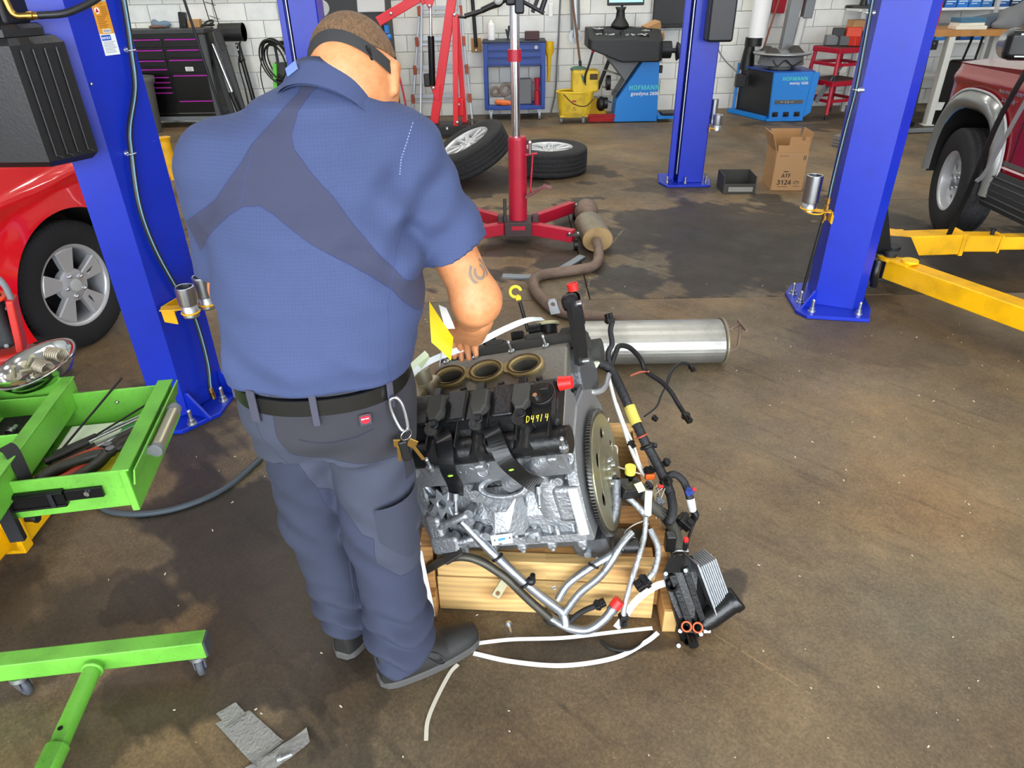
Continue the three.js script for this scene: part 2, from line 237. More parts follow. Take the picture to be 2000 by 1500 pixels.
// stickers: an orange caution panel over a white notice panel
const stickerTex = sign(160, 480, (c, w, h) => {
  c.fillStyle = '#b9c0c8'; c.fillRect(0, 0, w, 60); c.fillStyle = '#5c6670'; for (let i = 0; i < 4; i++) c.fillRect(20, 12 + i * 11, 110 - i * 12, 5);
  c.fillStyle = '#e0992c'; c.fillRect(0, 60, w, 250); c.fillStyle = '#7a4d10'; c.font = 'bold 15px sans-serif'; c.fillText('CAUTION', 46, 84);
  c.fillStyle = '#fff'; c.beginPath(); c.arc(40, 128, 26, 0, 7); c.fill(); c.fillStyle = '#b3261c'; c.beginPath(); c.moveTo(40, 106); c.lineTo(60, 142); c.lineTo(20, 142); c.fill();
  c.fillStyle = '#7a4d10'; for (let i = 0; i < 12; i++) c.fillRect(i < 5 ? 78 : 20, 100 + i * 14, i < 5 ? 66 : 110 - (i * 17) % 40, 5); c.fillStyle = '#eee'; c.fillRect(40, 272, 88, 30); c.fillStyle = '#333'; for (let i = 0; i < 20; i++) c.fillRect(46 + i * 4, 277, 1 + (i % 3), 20);
  c.fillStyle = '#e9edf0'; c.fillRect(0, 310, w, 170); c.fillStyle = '#1b55b5'; c.fillRect(8, 318, 100, 44); c.fillStyle = '#fff'; c.font = 'bold 24px sans-serif'; c.fillText('NOTICE', 12, 350); c.fillStyle = '#7b838c'; for (let i = 0; i < 8; i++) c.fillRect(12, 372 + i * 12, 130 - (i * 23) % 30, 4);
});
{
  const g = new THREE.BoxGeometry(0.062, 0.19, 0.002); const o = mesh(lp, 'sticker', g, mat(0xffffff, 0.45, 0, { map: stickerTex }));
  o.position.set(-1.398 + 1.53, 1.565, -2.721 + 2.72); o.rotation.y = Math.atan2(0.925, 0.38); o.userData.label = 'orange caution and white NOTICE sticker';
}
// power unit: moulded black cover with long ribs, motor block above it
{
  const body = prismY([[-1.82, -2.40], [-1.72, -2.355], [-1.515, -2.35], [-1.43, -2.50], [-1.52, -2.60], [-1.80, -2.58]], 1.165, 1.55, 0.02), p = body.attributes.position;
  const u = W(lp, 'power_unit_cover', [body, prismY([[-1.80, -2.41], [-1.70, -2.38], [-1.54, -2.38], [-1.48, -2.49], [-1.53, -2.58], [-1.79, -2.57]], 1.54, 1.585, 0.012)], bumpy(0x1b1c1f, 0.33, 0, 0.0003));
  u.userData.label = 'ribbed black plastic tank';
  for (let i = 0; i < 4; i++) { const a = 0.16 + i * 0.215, x = -1.515 + 0.085 * a + 0.004, z = -2.35 - 0.15 * a + 0.002; const g = MG([rod([x, 1.2, z], [x, 1.515, z], 0.0035), rod([x, 1.2, z], [x + 0.008, 1.192, z - 0.014], 0.003), S(0.0035, x, 1.2, z), S(0.0035, x, 1.515, z)]); g.translate(1.53, 0, 2.72); mesh(u, 'rib', g, mat(0x2a2b2e, 0.22)); }
  W(lp, 'motor_block', [B(0.20, 0.16, 0.16, -1.64, 1.655, -2.5, 0.02), B(0.05, 0.05, 0.06, -1.58, 1.60, -2.41, 0.006), C(0.03, 0.03, 0.1, -1.68, 1.66, -2.40, 'z', 14)], mat(0x25262a, 0.5, 0.3));
  W(lp, 'elbow_fitting', [poly([[-1.545, 1.72, -2.44], [-1.525, 1.607, -2.435], [-1.46, 1.607, -2.455]], 0.010, 0.02), C(0.014, 0.014, 0.018, -1.478, 1.607, -2.449, 'x', 6)], M.brass);
  W(lp, 'supply_hose', [tube([[-1.46, 1.607, -2.455], [-1.38, 1.615, -2.50], [-1.30, 1.67, -2.6], [-1.26, 1.78, -2.7]], 0.011)], hoseMat);
}
adapterRack(lp, [[-1.29, 0.545, -2.555, 0.034], [-1.253, 0.545, -2.635, 0.034], [-1.26, 0.545, -2.735, 0.034], [-1.262, 0.545, -2.80, 0.034]], [bar([-1.425, 0.545, -2.59], [-1.30, 0.545, -2.60], 0.05, 0.005), bar([-1.36, 0.545, -2.66], [-1.29, 0.545, -2.72], 0.10, 0.005), bar([-1.43, 0.52, -2.60], [-1.38, 0.52, -2.79], 0.006, 0.055), bar([-1.432, 0.51, -2.6], [-1.36, 0.515, -2.565], 0.006, 0.06)]);
const adapterMat = mat(0xb8bdc2, 0.3, 1);
function adapter(label, x, y, z, r, h, group) {
  const t = thing('lift_adapter', label, 'adapter', [x, y, z], 0, group);
  mesh(t, 'sleeve', [lathe([[r * 0.8, 0.02], [r * 0.8, h - 0.002], [r * 0.83, h], [r * 0.97, h], [r, h - 0.003], [r, 0.022], [r * 0.93, 0.018], [r * 0.8, 0.02]], 28)], adapterMat);
  mesh(t, 'stub', [lathe([[0, -0.035], [r * 0.82, -0.035], [r * 0.85, -0.03], [r * 0.85, 0.018], [0, 0.022]], 28)], M.zinc); return t;
}
adapter('short steel lift adapter at the outer end of the yellow rack', -1.29, 0.56, -2.555, 0.037, 0.095); adapter('second short steel lift adapter in the yellow rack, between two others', -1.253, 0.56, -2.635, 0.036, 0.105); adapter('tall steel lift adapter in the yellow rack beside two short ones', -1.26, 0.56, -2.735, 0.036, 0.205);
W(lp, 'carriage', [B(0.05, 0.3, 0.12, -1.635, 0.2, -2.86, 0.008)], M.black);

// post beside the parked maroon truck
const rp = thing('lift_post', 'tall blue lift post with open dark side, between the carton and the maroon car', 'lift post', [1.87, 0, -3.78]);
W(rp, 'column', [prismY([[1.76, -3.68], [1.947, -3.585], [2.02, -3.63], [2.11, -3.83], [2.09, -3.86], [1.99, -3.67], [1.945, -3.62], [1.785, -3.70], [1.775, -3.72], [1.86, -3.93], [1.83, -3.95]].map((p) => p), 0.02, 3.6, 0.004)], M.blue);
W(rp, 'inner_track', [prismY([[1.90, -3.83], [2.0, -3.78], [2.05, -3.86], [1.94, -3.91]], 0.02, 3.6, 0.003)], M.blue);
W(rp, 'base_plate', [prismY([[1.63, -3.60], [1.665, -3.52], [1.99, -3.46], [2.06, -3.60], [2.13, -3.9], [2.0, -4.05], [1.74, -3.98], [1.66, -3.86]], 0, 0.022, 0.004)], M.blue);
gusset(rp, 1.76, -3.67, -0.85, 0.5, 0.09); for (const [x, z] of [[1.71, -3.575], [1.955, -3.53], [1.69, -3.7], [1.69, -3.82]]) anchorBolt(rp, x, 0.022, z);
hoseWithStripe(rp, [[1.716, 1.9, -3.686], [1.720, 1.567, -3.686], [1.723, 1.395, -3.679], [1.727, 1.179, -3.670], [1.723, 0.972, -3.679], [1.720, 0.737, -3.685], [1.720, 0.64, -3.685]], 0.010, [-0.5, 0, 0.8]);
W(rp, 'brass_coupling', [rod([1.72, 0.65, -3.685], [1.714, 0.5, -3.69], 0.008), ...[0.62, 0.585, 0.53].map((y) => C(0.014, 0.014, 0.025, 1.7185, y, -3.686, 'y', 6))], M.brass);
W(rp, 'lower_hose', [tube([[1.716, 0.52, -3.695], [1.705, 0.3, -3.70], [1.70, 0.06, -3.72]], 0.009)], hoseMat);
hoseClamp(rp, 1.727, 1.179, -3.67, [0.02, 0.012]); hoseClamp(rp, 1.712, 1.513, -3.70, [0.02, 0.01]);
adapterRack(rp, [[1.655, 0.56, -3.765, 0.042], [1.66, 0.56, -3.69, 0.042]], [bar([1.66, 0.56, -3.73], [1.75, 0.56, -3.69], 0.05, 0.005), bar([1.746, 0.535, -3.66], [1.755, 0.535, -3.72], 0.006, 0.06), bar([1.75, 0.5, -3.67], [1.752, 0.55, -3.67], 0.03, 0.006, [1, 0, 0])]);
W(rp, 'carriage', [prismY([[2.0, -3.66], [2.035, -3.66], [2.10, -3.86], [2.06, -3.92]], 0.14, 0.62, 0.006), ext([[0, 0], [0.17, 0], [0.02, 0.38], [0, 0.38]], 0.016, 0.003).rotateY(0.25).translate(2.08, 0.26, -3.84), B(0.34, 0.022, 0.38, 2.25, 0.255, -3.98, 0.004, [0, -0.35, 0]), B(0.30, 0.022, 0.36, 2.22, 0.12, -3.95, 0.004, [0, -0.35, 0]), tube([[2.085, 0.27, -3.70], [2.075, 0.2, -3.68], [2.095, 0.12, -3.70]], 0.022)], mat(0x1c1d1f, 0.35, 0.3));
W(rp, 'pivot_pin', [C(0.035, 0.035, 0.16, 2.20, 0.2, -3.80), C(0.05, 0.05, 0.012, 2.27, 0.272, -3.93)], M.darkMetal);
adapter('tall bright steel lift adapter standing in the rack of the post beside the maroon car', 1.655, 0.575, -3.765, 0.043, 0.165);
const WA = (t, post, name, geo, m) => { const g = MG(geo); g.translate(-post.position.x, 0, -post.position.z); return mesh(t, name, g, m); };
function liftArm(post, label, a, secs) {                          // telescoping square tubes from a, secs = [to, width, height]
  const t = new THREE.Group(); t.name = 'lift_arm'; t.userData.label = label; t.position.set(...post.position.toArray()); t.position.sub(post.position); post.add(t); const o = post.position; let p = a; const W = (_, n, g) => { const q = MG(g); q.translate(-o.x, -o.y, -o.z); mesh(t, n, q, M.yellow); };
  secs.forEach(([q, w, hh], i) => { W(t, ['outer_tube', 'middle_tube', 'inner_tube'][i], [bar(p, q, w, hh, [0, 1, 0], 0.008), ...(i < secs.length - 1 ? [bar(V(...q).lerp(V(...p), 0.06).toArray(), q, w + 0.016, hh + 0.016, [0, 1, 0], 0.006)] : [])], M.yellow); p = V(...q).lerp(V(...p), 0.02).toArray(); }); return t;
}
const armNear = liftArm(rp, 'yellow lift arm reaching from the post across the bare floor', [2.22, 0.19, -3.80], [[[2.86, 0.19, -2.55], 0.115, 0.115]]);
WA(armNear, rp, 'pivot_ear', [C(0.075, 0.075, 0.016, 2.21, 0.252, -3.8), bar([2.2, 0.252, -3.8], [2.27, 0.252, -3.68], 0.12, 0.014)], M.yellow); WA(armNear, rp, 'arm_cap', [C(0.045, 0.045, 0.012, 2.265, 0.266, -3.70)], M.yellowPlain);
const armFar = liftArm(rp, 'yellow telescopic lift arm in front of the worn wheel of the maroon car', [2.40, 0.19, -4.20], [[[2.86, 0.19, -4.22], 0.125, 0.13], [[3.1, 0.185, -4.22], 0.10, 0.105], [[3.7, 0.18, -4.22], 0.085, 0.085]]);
WA(armFar, rp, 'pivot_ear', [C(0.075, 0.075, 0.016, 2.40, 0.258, -4.20), bar([2.36, 0.258, -4.2], [2.5, 0.258, -4.2], 0.12, 0.014)], M.yellow); WA(armFar, rp, 'stop_bolt', [C(0.012, 0.012, 0.05, 3.04, 0.25, -4.2), C(0.016, 0.016, 0.015, 3.04, 0.27, -4.2)], M.darkMetal);
const armL = liftArm(lp, 'yellow lift arm on the floor under the green drawer', [-1.78, 0.13, -2.5], [[[-1.735, 0.13, -1.70], 0.20, 0.13], [[-1.735, 0.12, -1.05], 0.13, 0.10]]);
WA(armL, lp, 'stop_bolt', [C(0.014, 0.014, 0.05, -1.63, 0.15, -1.78, 'x', 12), C(0.018, 0.018, 0.012, -1.605, 0.15, -1.78, 'x', 6)], M.darkMetal);

// rear pair of posts
function rearPost(label, x, z, cover) {
  const t = thing('lift_post', label, 'lift post', [x, 0, z]);
  mesh(t, 'column', [prismY([[-0.13, -0.12], [-0.13, 0.08], [-0.124, 0.08], [-0.124, -0.07], [-0.088, -0.07], [-0.088, 0.11], [0.13, 0.11], [0.14, 0.1], [0.14, -0.12]], 0.02, 3.6, 0.005)], M.blue);
  mesh(t, 'track_edge', [B(0.05, 3.5, 0.03, -0.155, 1.8, 0.09, 0.006)], M.blue); mesh(t, 'lift_cable', [C(0.007, 0.007, 3.3, -0.105, 1.75, 0.108, 'y', 8)], M.zinc);
  mesh(t, 'base_plate', [prismY([[-0.25, 0.05], [-0.2, 0.2], [0.19, 0.2], [0.24, 0.02], [0.2, -0.25], [-0.2, -0.25]], 0, 0.02, 0.004)], M.blue);
  for (const [a, b] of [[-0.19, 0.13], [-0.03, 0.155], [0.16, 0.15], [0.19, 0.02]]) mesh(t, 'anchor_bolt', [C(0.016, 0.016, 0.018, a, 0.034, b, 'y', 6), C(0.009, 0.009, 0.05, a, 0.06, b, 'y', 8)], M.zinc);
  if (cover) { const u = mesh(t, 'power_unit_cover', [B(0.21, 0.42, 0.2, 0.1, 1.40, 0.16, 0.02), B(0.18, 0.1, 0.18, 0.1, 1.66, 0.15, 0.02)], bumpy(0x1c1d20, 0.35, 0, 0.0003)); for (let i = 0; i < 4; i++) mesh(u, 'rib', [B(0.006, 0.36, 0.008, -0.006, 1.39, 0.23 - i * 0.022, 0.002)], mat(0x2a2b2e, 0.3)); }
  return t;
}
const rr2 = rearPost('tall blue lift post with black cover in front of the wheel balancer', 1.64, -6.5, true);
const rackRR = adapterRack(rr2, [[1.83, 0.5, -6.36, 0.04]], [bar([1.775, 0.5, -6.38], [1.83, 0.5, -6.36], 0.05, 0.005), bar([1.775, 0.47, -6.36], [1.775, 0.51, -6.36], 0.03, 0.006, [1, 0, 0])]);
adapter('short steel lift adapter in the rack of the rear post with the black cover', 1.835, 0.515, -6.35, 0.042, 0.1); adapter('slim steel lift adapter behind a short one on the rear post', 1.815, 0.56, -6.43, 0.03, 0.17);
rearPost('tall blue lift post standing behind the mechanic, partly hidden by his head', -1.67, -6.5, false);

// ---------- vehicles ----------
const basis = (o, ax, ay, az) => new THREE.Matrix4().makeBasis(V(...ax).normalize(), V(...ay).normalize(), V(...az).normalize()).setPosition(...o);
function tyreGeo(R, w, rim, N = 64, side = 1, deep = 0.007) {         // axle along z, tread with grooves and sipes
  const prof = [[-0.40, rim], [-0.47, rim + 0.012], [-0.5, (rim + R) * 0.5], [-0.475, R - 0.03], [-0.43, R - 0.008], [-0.38, R]];
  const pts = prof.map(([a, b]) => [a * w, b]); const tread = 20; for (let i = 1; i < tread; i++) { const q = -0.38 + 0.76 * i / tread; pts.push([q * w, R + 0.003 * (1 - (q / 0.38) ** 2)]); }
  for (const [a, b] of prof.slice().reverse()) pts.push([-a * w, b]);
  const n = pts.length - 1, nu = N * 4;
  return grid(nu, n, (u, v) => {
    const [z, r0] = pts[Math.round(v * n)], q = z / w, th = u * 2 * PI; let r = r0;
    if (Math.abs(q) <= 0.43 && r0 > R - 0.02) { const g = [-0.25, -0.09, 0.09, 0.25].some((c) => Math.abs(q - c) < 0.022); const k = ((u * N + (Math.abs(q) > 0.25 ? 0 : q * 3 * side)) % 1 + 1) % 1; if (g) r -= deep; else if (k < 0.25) r -= deep * 0.7; }
    return [r * Math.cos(th), r * Math.sin(th), z];
  });
}
function lugs(t, n, R, z, r = 0.011) { for (let i = 0; i < n; i++) { const a = (i + 0.5) / n * 2 * PI; mesh(t, 'lug_nut', [C(r, r, 0.018, R * Math.cos(a), R * Math.sin(a), z, 'z', 6), S(r * 0.8, R * Math.cos(a), R * Math.sin(a), z + 0.009)], M.chrome); } }
const alloy = bumpy(0xc6c8ca, 0.34, 0.45, 0.0002), alloyDark = mat(0x17181a, 0.6, 0.3);
function barrel(rim, w, lip = 0.012) { return lathe([[rim * 0.93, -w * 0.42], [rim + lip, -w * 0.46], [rim + lip, -w * 0.44], [rim * 0.93, -w * 0.38], [rim * 0.90, 0], [rim * 0.93, w * 0.36], [rim * 0.97, w * 0.42], [rim + lip, w * 0.45], [rim + lip, w * 0.42], [rim * 0.96, w * 0.36], [rim * 0.93, 0]], 48).rotateX(PI / 2); }
const polar = (r, a) => [r * Math.cos(a), r * Math.sin(a)];
function cone(g, k, r0 = 0) { const p = g.attributes.position; for (let i = 0; i < p.count; i++) { const r = Math.hypot(p.getX(i), p.getY(i)); p.setZ(i, p.getZ(i) + k * Math.max(0, r - r0)); } g.computeVertexNormals(); return g; }
function wheelInto(t, R, w, rim, style) {
  mesh(t, 'tyre', [tyreGeo(R, w, rim, style === 'truck' ? 52 : 72)], M.tyre);
  const r = mesh(t, 'rim', [barrel(rim, w)], alloy);
  mesh(r, 'brake_backing', [C(rim * 0.8, rim * 0.8, 0.02, 0, 0, -w * 0.25, 'z', 32), C(rim * 0.62, rim * 0.62, 0.012, 0, 0, -w * 0.05, 'z', 32)], alloyDark);
  const zf = w * 0.26;
  if (style === 'double') for (let i = 0; i < 5; i++) {
    const a = i / 5 * 2 * PI + 0.3, o = [], ro = rim * 0.95, hw = 0.30, hin = 0.36;
    for (const q of [-hw, -hw * 0.5, 0, hw * 0.5, hw]) o.push(polar(ro, a + q)); o.push(polar(rim * 0.36, a + hin)); o.push(polar(rim * 0.36, a - hin));
    const slot = [polar(rim * 0.90, a - 0.05), polar(rim * 0.90, a + 0.05), polar(rim * 0.52, a + 0.035), polar(rim * 0.52, a - 0.035)];
    mesh(r, 'spoke', [cone(ext(o, 0.04, 0.006, [slot]).translate(0, 0, zf), 0.06)], alloy);
  } else if (style === 'twist') for (let i = 0; i < 5; i++) {
    const a = i / 5 * 2 * PI + 0.2; for (const q of [-1, 1]) { const o = [polar(rim * 0.95, a + q * 0.36), polar(rim * 0.95, a + q * 0.16), polar(rim * 0.3, a + q * 0.02), polar(rim * 0.3, a + q * 0.42)]; mesh(r, 'spoke', [cone(ext(q > 0 ? o.reverse() : o, 0.035, 0.005).translate(0, 0, zf), 0.10)], alloy); }
  } else {
    const holes = Array.from({ length: 10 }, (_, i) => circ(...polar(rim * 0.66, i / 10 * 2 * PI), rim * (i % 2 ? 0.09 : 0.13), 12));
    mesh(r, 'rim_disc', [ext(circ(0, 0, rim * 0.94, 40), 0.03, 0.005, holes).translate(0, 0, zf * 0.4)], alloy);
  }
  if (style === 'truck') { mesh(r, 'centre_cap', [lathe([[0, 0.045], [0.03, 0.04], [0.038, 0.03], [0.038, 0]], 20).rotateX(PI / 2).translate(0, 0, zf * 0.4 + 0.012)], M.alu); lugs(r, 5, 0.057, zf * 0.4 + 0.022, 0.012); return; }
  mesh(r, 'hub', [lathe([[0, 0.02], [0.034, 0.02], [rim * 0.40, 0.012], [rim * 0.42, 0], [rim * 0.42, -0.03]], 30).rotateX(PI / 2).translate(0, 0, zf + 0.01)], alloy);
  mesh(r, 'centre_cap', [C(0.03, 0.032, 0.012, 0, 0, zf + 0.032, 'z', 24)], M.lightGrey); lugs(r, 5, 0.057, zf + 0.026);
}
function wheelOn(t, name, o, n, R, w, rim, style) { const g = new THREE.Group(); g.name = name; const nn = V(...n).normalize(), x = V(0, 1, 0).cross(nn).normalize(); g.applyMatrix4(new THREE.Matrix4().makeBasis(x, nn.clone().cross(x), nn).setPosition(...o)); t.add(g); wheelInto(g, R, w, rim, style); return g; }
// body side around a wheel arch: rays from the arch edge to a rectangle, pushed out by lat(s, h)
function archPanel(R, h0, box, lat, f, t0 = -0.42, nr = 10, nt = 90, squash = 1) {
  const [sa, sb, ha, hb] = box;
  return grid(nt, nr, (u, v) => {
    const a = t0 + u * (PI - 2 * t0), ca = Math.cos(a), sn = Math.sin(a), pa = [R * ca * squash, h0 + R * sn];
    let k = 1e9; if (ca > 1e-6) k = Math.min(k, sb / ca); if (ca < -1e-6) k = Math.min(k, sa / ca); if (sn > 1e-6) k = Math.min(k, (hb - h0) / sn); if (sn < -1e-6 && ha < h0) k = Math.min(k, (ha - h0) / sn);
    const s = pa[0] + (k * ca - pa[0]) * v, h = Math.max(pa[1] + (h0 + k * sn - pa[1]) * v, ha); return f(s, h, lat(s, h, v));
  });
}
// red hatchback
{
  const o = [-2.235, 0, -3.37], Lx = [-0.26, 0.966], Nx = [0.966, 0.26];
  const t = thing('car', 'bright red car with silver alloy wheel behind the blue lift post with stickers', 'car', o);
  const f = (s, h, l) => [s * Lx[0] + l * Nx[0], h, s * Lx[1] + l * Nx[1]];
  const paint = mat(0xd90414, 0.24, 0.0, { clearcoat: 1, clearcoatRoughness: 0.05 });
  const lat = (s, h) => 0.02 + 0.03 * Math.max(0, 1 - Math.abs(Math.hypot(s, h - 0.35) - 0.39) * 9) - 1.1 * Math.max(0, h - 0.80) ** 2 - 0.03 * Math.max(0, 0.5 - h) + 0.02 * Math.exp(-(((h - 0.86 + 0.12 * s) / 0.03) ** 2)) - (s < -0.5 ? (s + 0.5) ** 2 * 0.8 : 0);
  mesh(t, 'fender', [archPanel(0.395, 0.34, [-0.8, 1.3, 0.2, 1.06], lat, f, -0.42, 16)], paint);
  mesh(t, 'hood', [grid(20, 8, (u, v) => f(-0.8 + 2.1 * u, 1.06 + 0.08 * v + 0.05 * u, lat(-0.8 + 2.1 * u, 1.06) - 0.75 * v))], paint);
  mesh(t, 'wheel_well', [grid(40, 4, (u, v) => { const a = -0.4 + u * (PI + 0.8); return f(0.40 * Math.cos(a), 0.34 + 0.40 * Math.sin(a), 0.03 - 0.32 * v); }), grid(20, 2, (u, v) => f(-0.45 + 0.9 * u, 0.15 + 0.6 * v, -0.3))], mat(0x120c0c, 0.85));
  mesh(t, 'door_gap', [tube([f(0.47, 0.2, 0.012), f(0.46, 0.5, 0.026), f(0.43, 0.62, 0.03), f(0.43, 0.9, 0.018)], 0.006)], M.black);
  mesh(t, 'sill', [grid(20, 3, (u, v) => f(0.37 + 0.95 * u, 0.26 - 0.1 * v, 0.0 - 0.05 * v))], M.black);
  wheelOn(t, 'wheel', [-0.115 * 0.966, 0.335, -0.115 * 0.26], [0.966, 0, 0.26], 0.333, 0.215, 0.205, 'double');
}
// maroon off-roader
const fontLoader = new (await import('three/addons/loaders/FontLoader.js')).FontLoader(), { TextGeometry } = await import('three/addons/geometries/TextGeometry.js');
const font = await fontLoader.loadAsync('fonts/droid/droid_sans_bold.typeface.json');
const text = (s, size, d = 0.003) => new TextGeometry(s, { font, size, depth: d, curveSegments: 3, bevelEnabled: false });
{
  const o = [3.22, 0, -5.03], t = thing('car', 'maroon off-road car with grey fender flare and lower cladding beside the blue lift post', 'car', o);
  const f = (s, h, l) => [-l, h, s];
  const paint = mat(0x8a0d1a, 0.25, 0.1, { clearcoat: 1, clearcoatRoughness: 0.06 });
  const lat = (s, h, v) => 0.0 - 2.2 * Math.max(0, h - 1.0) ** 2 + 0.018 * Math.exp(-(((h - 1.02) / 0.02) ** 2)) - (s < -0.28 ? (s + 0.28) ** 2 * 3 : 0);
  const sq = 1.0;
  mesh(t, 'fender', [archPanel(0.46, 0.42, [-0.42, 2.2, 0.52, 1.10], lat, f, -0.02, 12, 90, 0.9)], paint);
  mesh(t, 'hood', [grid(24, 10, (u, v) => f(-0.44 + 2.3 * u, 1.10 + 0.06 * Math.sin(v * PI / 2) + 0.09 * u, -0.025 - 0.9 * v - (u < 0.1 ? (0.1 - u) * 0.5 : 0)))], paint);
  mesh(t, 'grille_panel', [grid(6, 10, (u, v) => f(-0.44 - 0.03 * Math.sin(u * PI), 0.5 + 0.6 * u, -0.08 - 0.9 * v))], paint);
  // flare: rolled grey moulding over the arch
  const flareMat = mat(0x7f817e, 0.28, 0.35, { clearcoat: 0.6, clearcoatRoughness: 0.1 });
  const fl = (u) => { const a = -0.05 + u * (PI + 0.1), c = Math.cos(a), s = Math.sin(a); const e = 0.75; return [Math.sign(c) * Math.abs(c) ** e, Math.sign(s) * Math.abs(s) ** e]; };
  mesh(t, 'fender_flare', [grid(60, 10, (u, v) => { const [c, s] = fl(u), r = 0.37 + 0.10 * v, bul = 0.062 * Math.sin(Math.PI * (0.14 + 0.8 * v)); const h = 0.42 + r * s * 1.16; return f(r * c * (c < 0 ? 0.80 : 0.98), h, bul - (h > 1 ? 0.01 : 0)); })], flareMat);
  mesh(t, 'flare_edge', [tube(Array.from({ length: 30 }, (_, i) => { const [c, s] = fl(i / 29); return f(0.475 * c * (c < 0 ? 0.80 : 0.98), 0.42 + 0.475 * s * 1.16, 0.016); }), 0.008, 100, 6)], M.lightGrey);
  const tape = mesh(t, 'blue_tape', [grid(10, 2, (u, v) => { const [c, s] = fl(0.56 + 0.22 * u), r = 0.366 + 0.03 * v; return f(r * c * (c < 0 ? 0.80 : 0.98), 0.42 + r * s * 1.16, 0.024 + 0.012 * v); })], mat(0x2b6fc0, 0.6)); tape.userData.label = 'strip of blue tape along the arch edge';
  mesh(t, 'wheel_well', [grid(40, 4, (u, v) => { const [c, s] = fl(u); return f(0.385 * c * (c < 0 ? 0.80 : 1), 0.42 + 0.385 * s * 1.16, 0.03 - 0.42 * v); }), grid(10, 2, (u, v) => f(-0.4 + 0.8 * u, 0.42 + 0.45 * v, -0.38))], mat(0x101013, 0.8));
  mesh(t, 'splash_liner', [grid(10, 8, (u, v) => f(-0.30 - 0.05 * Math.sin(v * PI), 0.36 + 0.5 * v, 0.04 - 0.3 * u))], mat(0x17181c, 0.6));
  // cladding with ribs and the pinstripe above it
  const clad = mesh(t, 'side_cladding', [grid(10, 6, (u, v) => f(0.36 + 1.9 * u, 0.30 + 0.24 * v, 0.015 + 0.02 * Math.sin(v * PI)))], mat(0x2a2b2c, 0.55));
  for (let i = 0; i < 5; i++) mesh(clad, 'rib', [rod(f(0.37, 0.335 + i * 0.042, 0.03), f(2.2, 0.335 + i * 0.042, 0.03), 0.006)], mat(0x38393a, 0.5));
  mesh(t, 'pinstripe', [B(0.004, 0.012, 1.85, -0.004, 0.565, 1.31, 0)], mat(0xe6c9c6, 0.4)); mesh(t, 'pinstripe', [B(0.006, 0.028, 1.85, -0.002, 0.592, 1.31, 0)], mat(0x55514e, 0.5));
  mesh(t, 'door_gap', [B(0.006, 0.5, 0.006, 0.0, 0.82, 0.52, 0)], M.black);
  const em = mat(0xd9dbde, 0.25, 1);
  mesh(t, 'emblem', [text('Cherokee', 0.038).rotateY(-PI / 2).translate(-0.006, 0.985, 0.20)], em); mesh(t, 'emblem', [text('Country', 0.026).rotateY(-PI / 2).translate(-0.006, 0.935, 0.255)], em);
  wheelOn(t, 'wheel', [0.06, 0.362, 0.03], [-0.975, 0, -0.22], 0.36, 0.225, 0.20, 'truck');
  // door mirror
  const mg = mesh(t, 'mirror_housing', [B(0.24, 0.17, 0.11, -0.10, 1.285, 0.46, 0.04, [0, -0.35, 0])], M.blackSheen); mesh(mg, 'mirror_glass', [B(0.20, 0.13, 0.006, -0.08, 1.285, 0.518, 0.002, [0, -0.35, 0])], mat(0x9aa4a8, 0.05, 1)); mesh(mg, 'chrome_shell', [grid(12, 10, (u, v) => { const a = PI * (0.5 + v), b = (u - 0.5) * PI; return [-0.135 - 0.1 * Math.cos(b) * 0.9, 1.285 + 0.088 * Math.sin(b), 0.43 + 0.07 * Math.cos(a)]; })], M.chrome);
  mesh(t, 'far_wheel', [tyreGeo(0.35, 0.22, 0.2, 52).rotateY(PI / 2).translate(1.3, 0.36, 0.05)], M.tyre);
}
{
  const t = thing('rubber_strap', 'long black strap hanging from the yellow arm up past the maroon car', 'strap', [2.73, 0.26, -4.15]);
  W(t, 'strap', [ribbon([[2.735, 0.262, -4.15], [2.76, 0.62, -4.12], [2.79, 0.93, -4.12], [2.86, 1.22, -4.12], [3.05, 2.0, -4.12]], [[0.3, 0, 1], [0.3, 0, 1], [0.3, 0, 1], [0.3, 0, 1], [0.3, 0, 1]], 0.04, 0.006)], M.blackSheen);
  W(t, 'grey_strap', [ribbon([[2.765, 0.6, -4.10], [2.80, 0.68, -4.09], [2.90, 1.10, -4.09], [3.12, 1.95, -4.09]], [[0.3, 0, 1], [0.3, 0, 1], [0.3, 0, 1], [0.3, 0, 1]], 0.032, 0.004)], mat(0x77787a, 0.35, 0.3));
}
// loose wheels on the floor
{
  const t = thing('wheel', 'loose wheel lying flat on the floor beside the red jack pole', 'wheel', [0.40, 0, -7.0], 0.3);
  const g = new THREE.Group(); g.name = 'wheel_assembly'; wheelInto(t, 0.375, 0.245, 0.225, 'twist'); for (const c of [...t.children]) { c.rotation.x = -PI / 2; c.position.y = 0.124; }
  const q = copyOf(t, [-0.33, 0.235, -6.75], 0, 'loose wheel tilted up, leaning against the wheel that lies flat'); q.rotation.set(-0.02, 0.35, 0.47); q.position.set(-0.30, 0.145, -6.78);
}

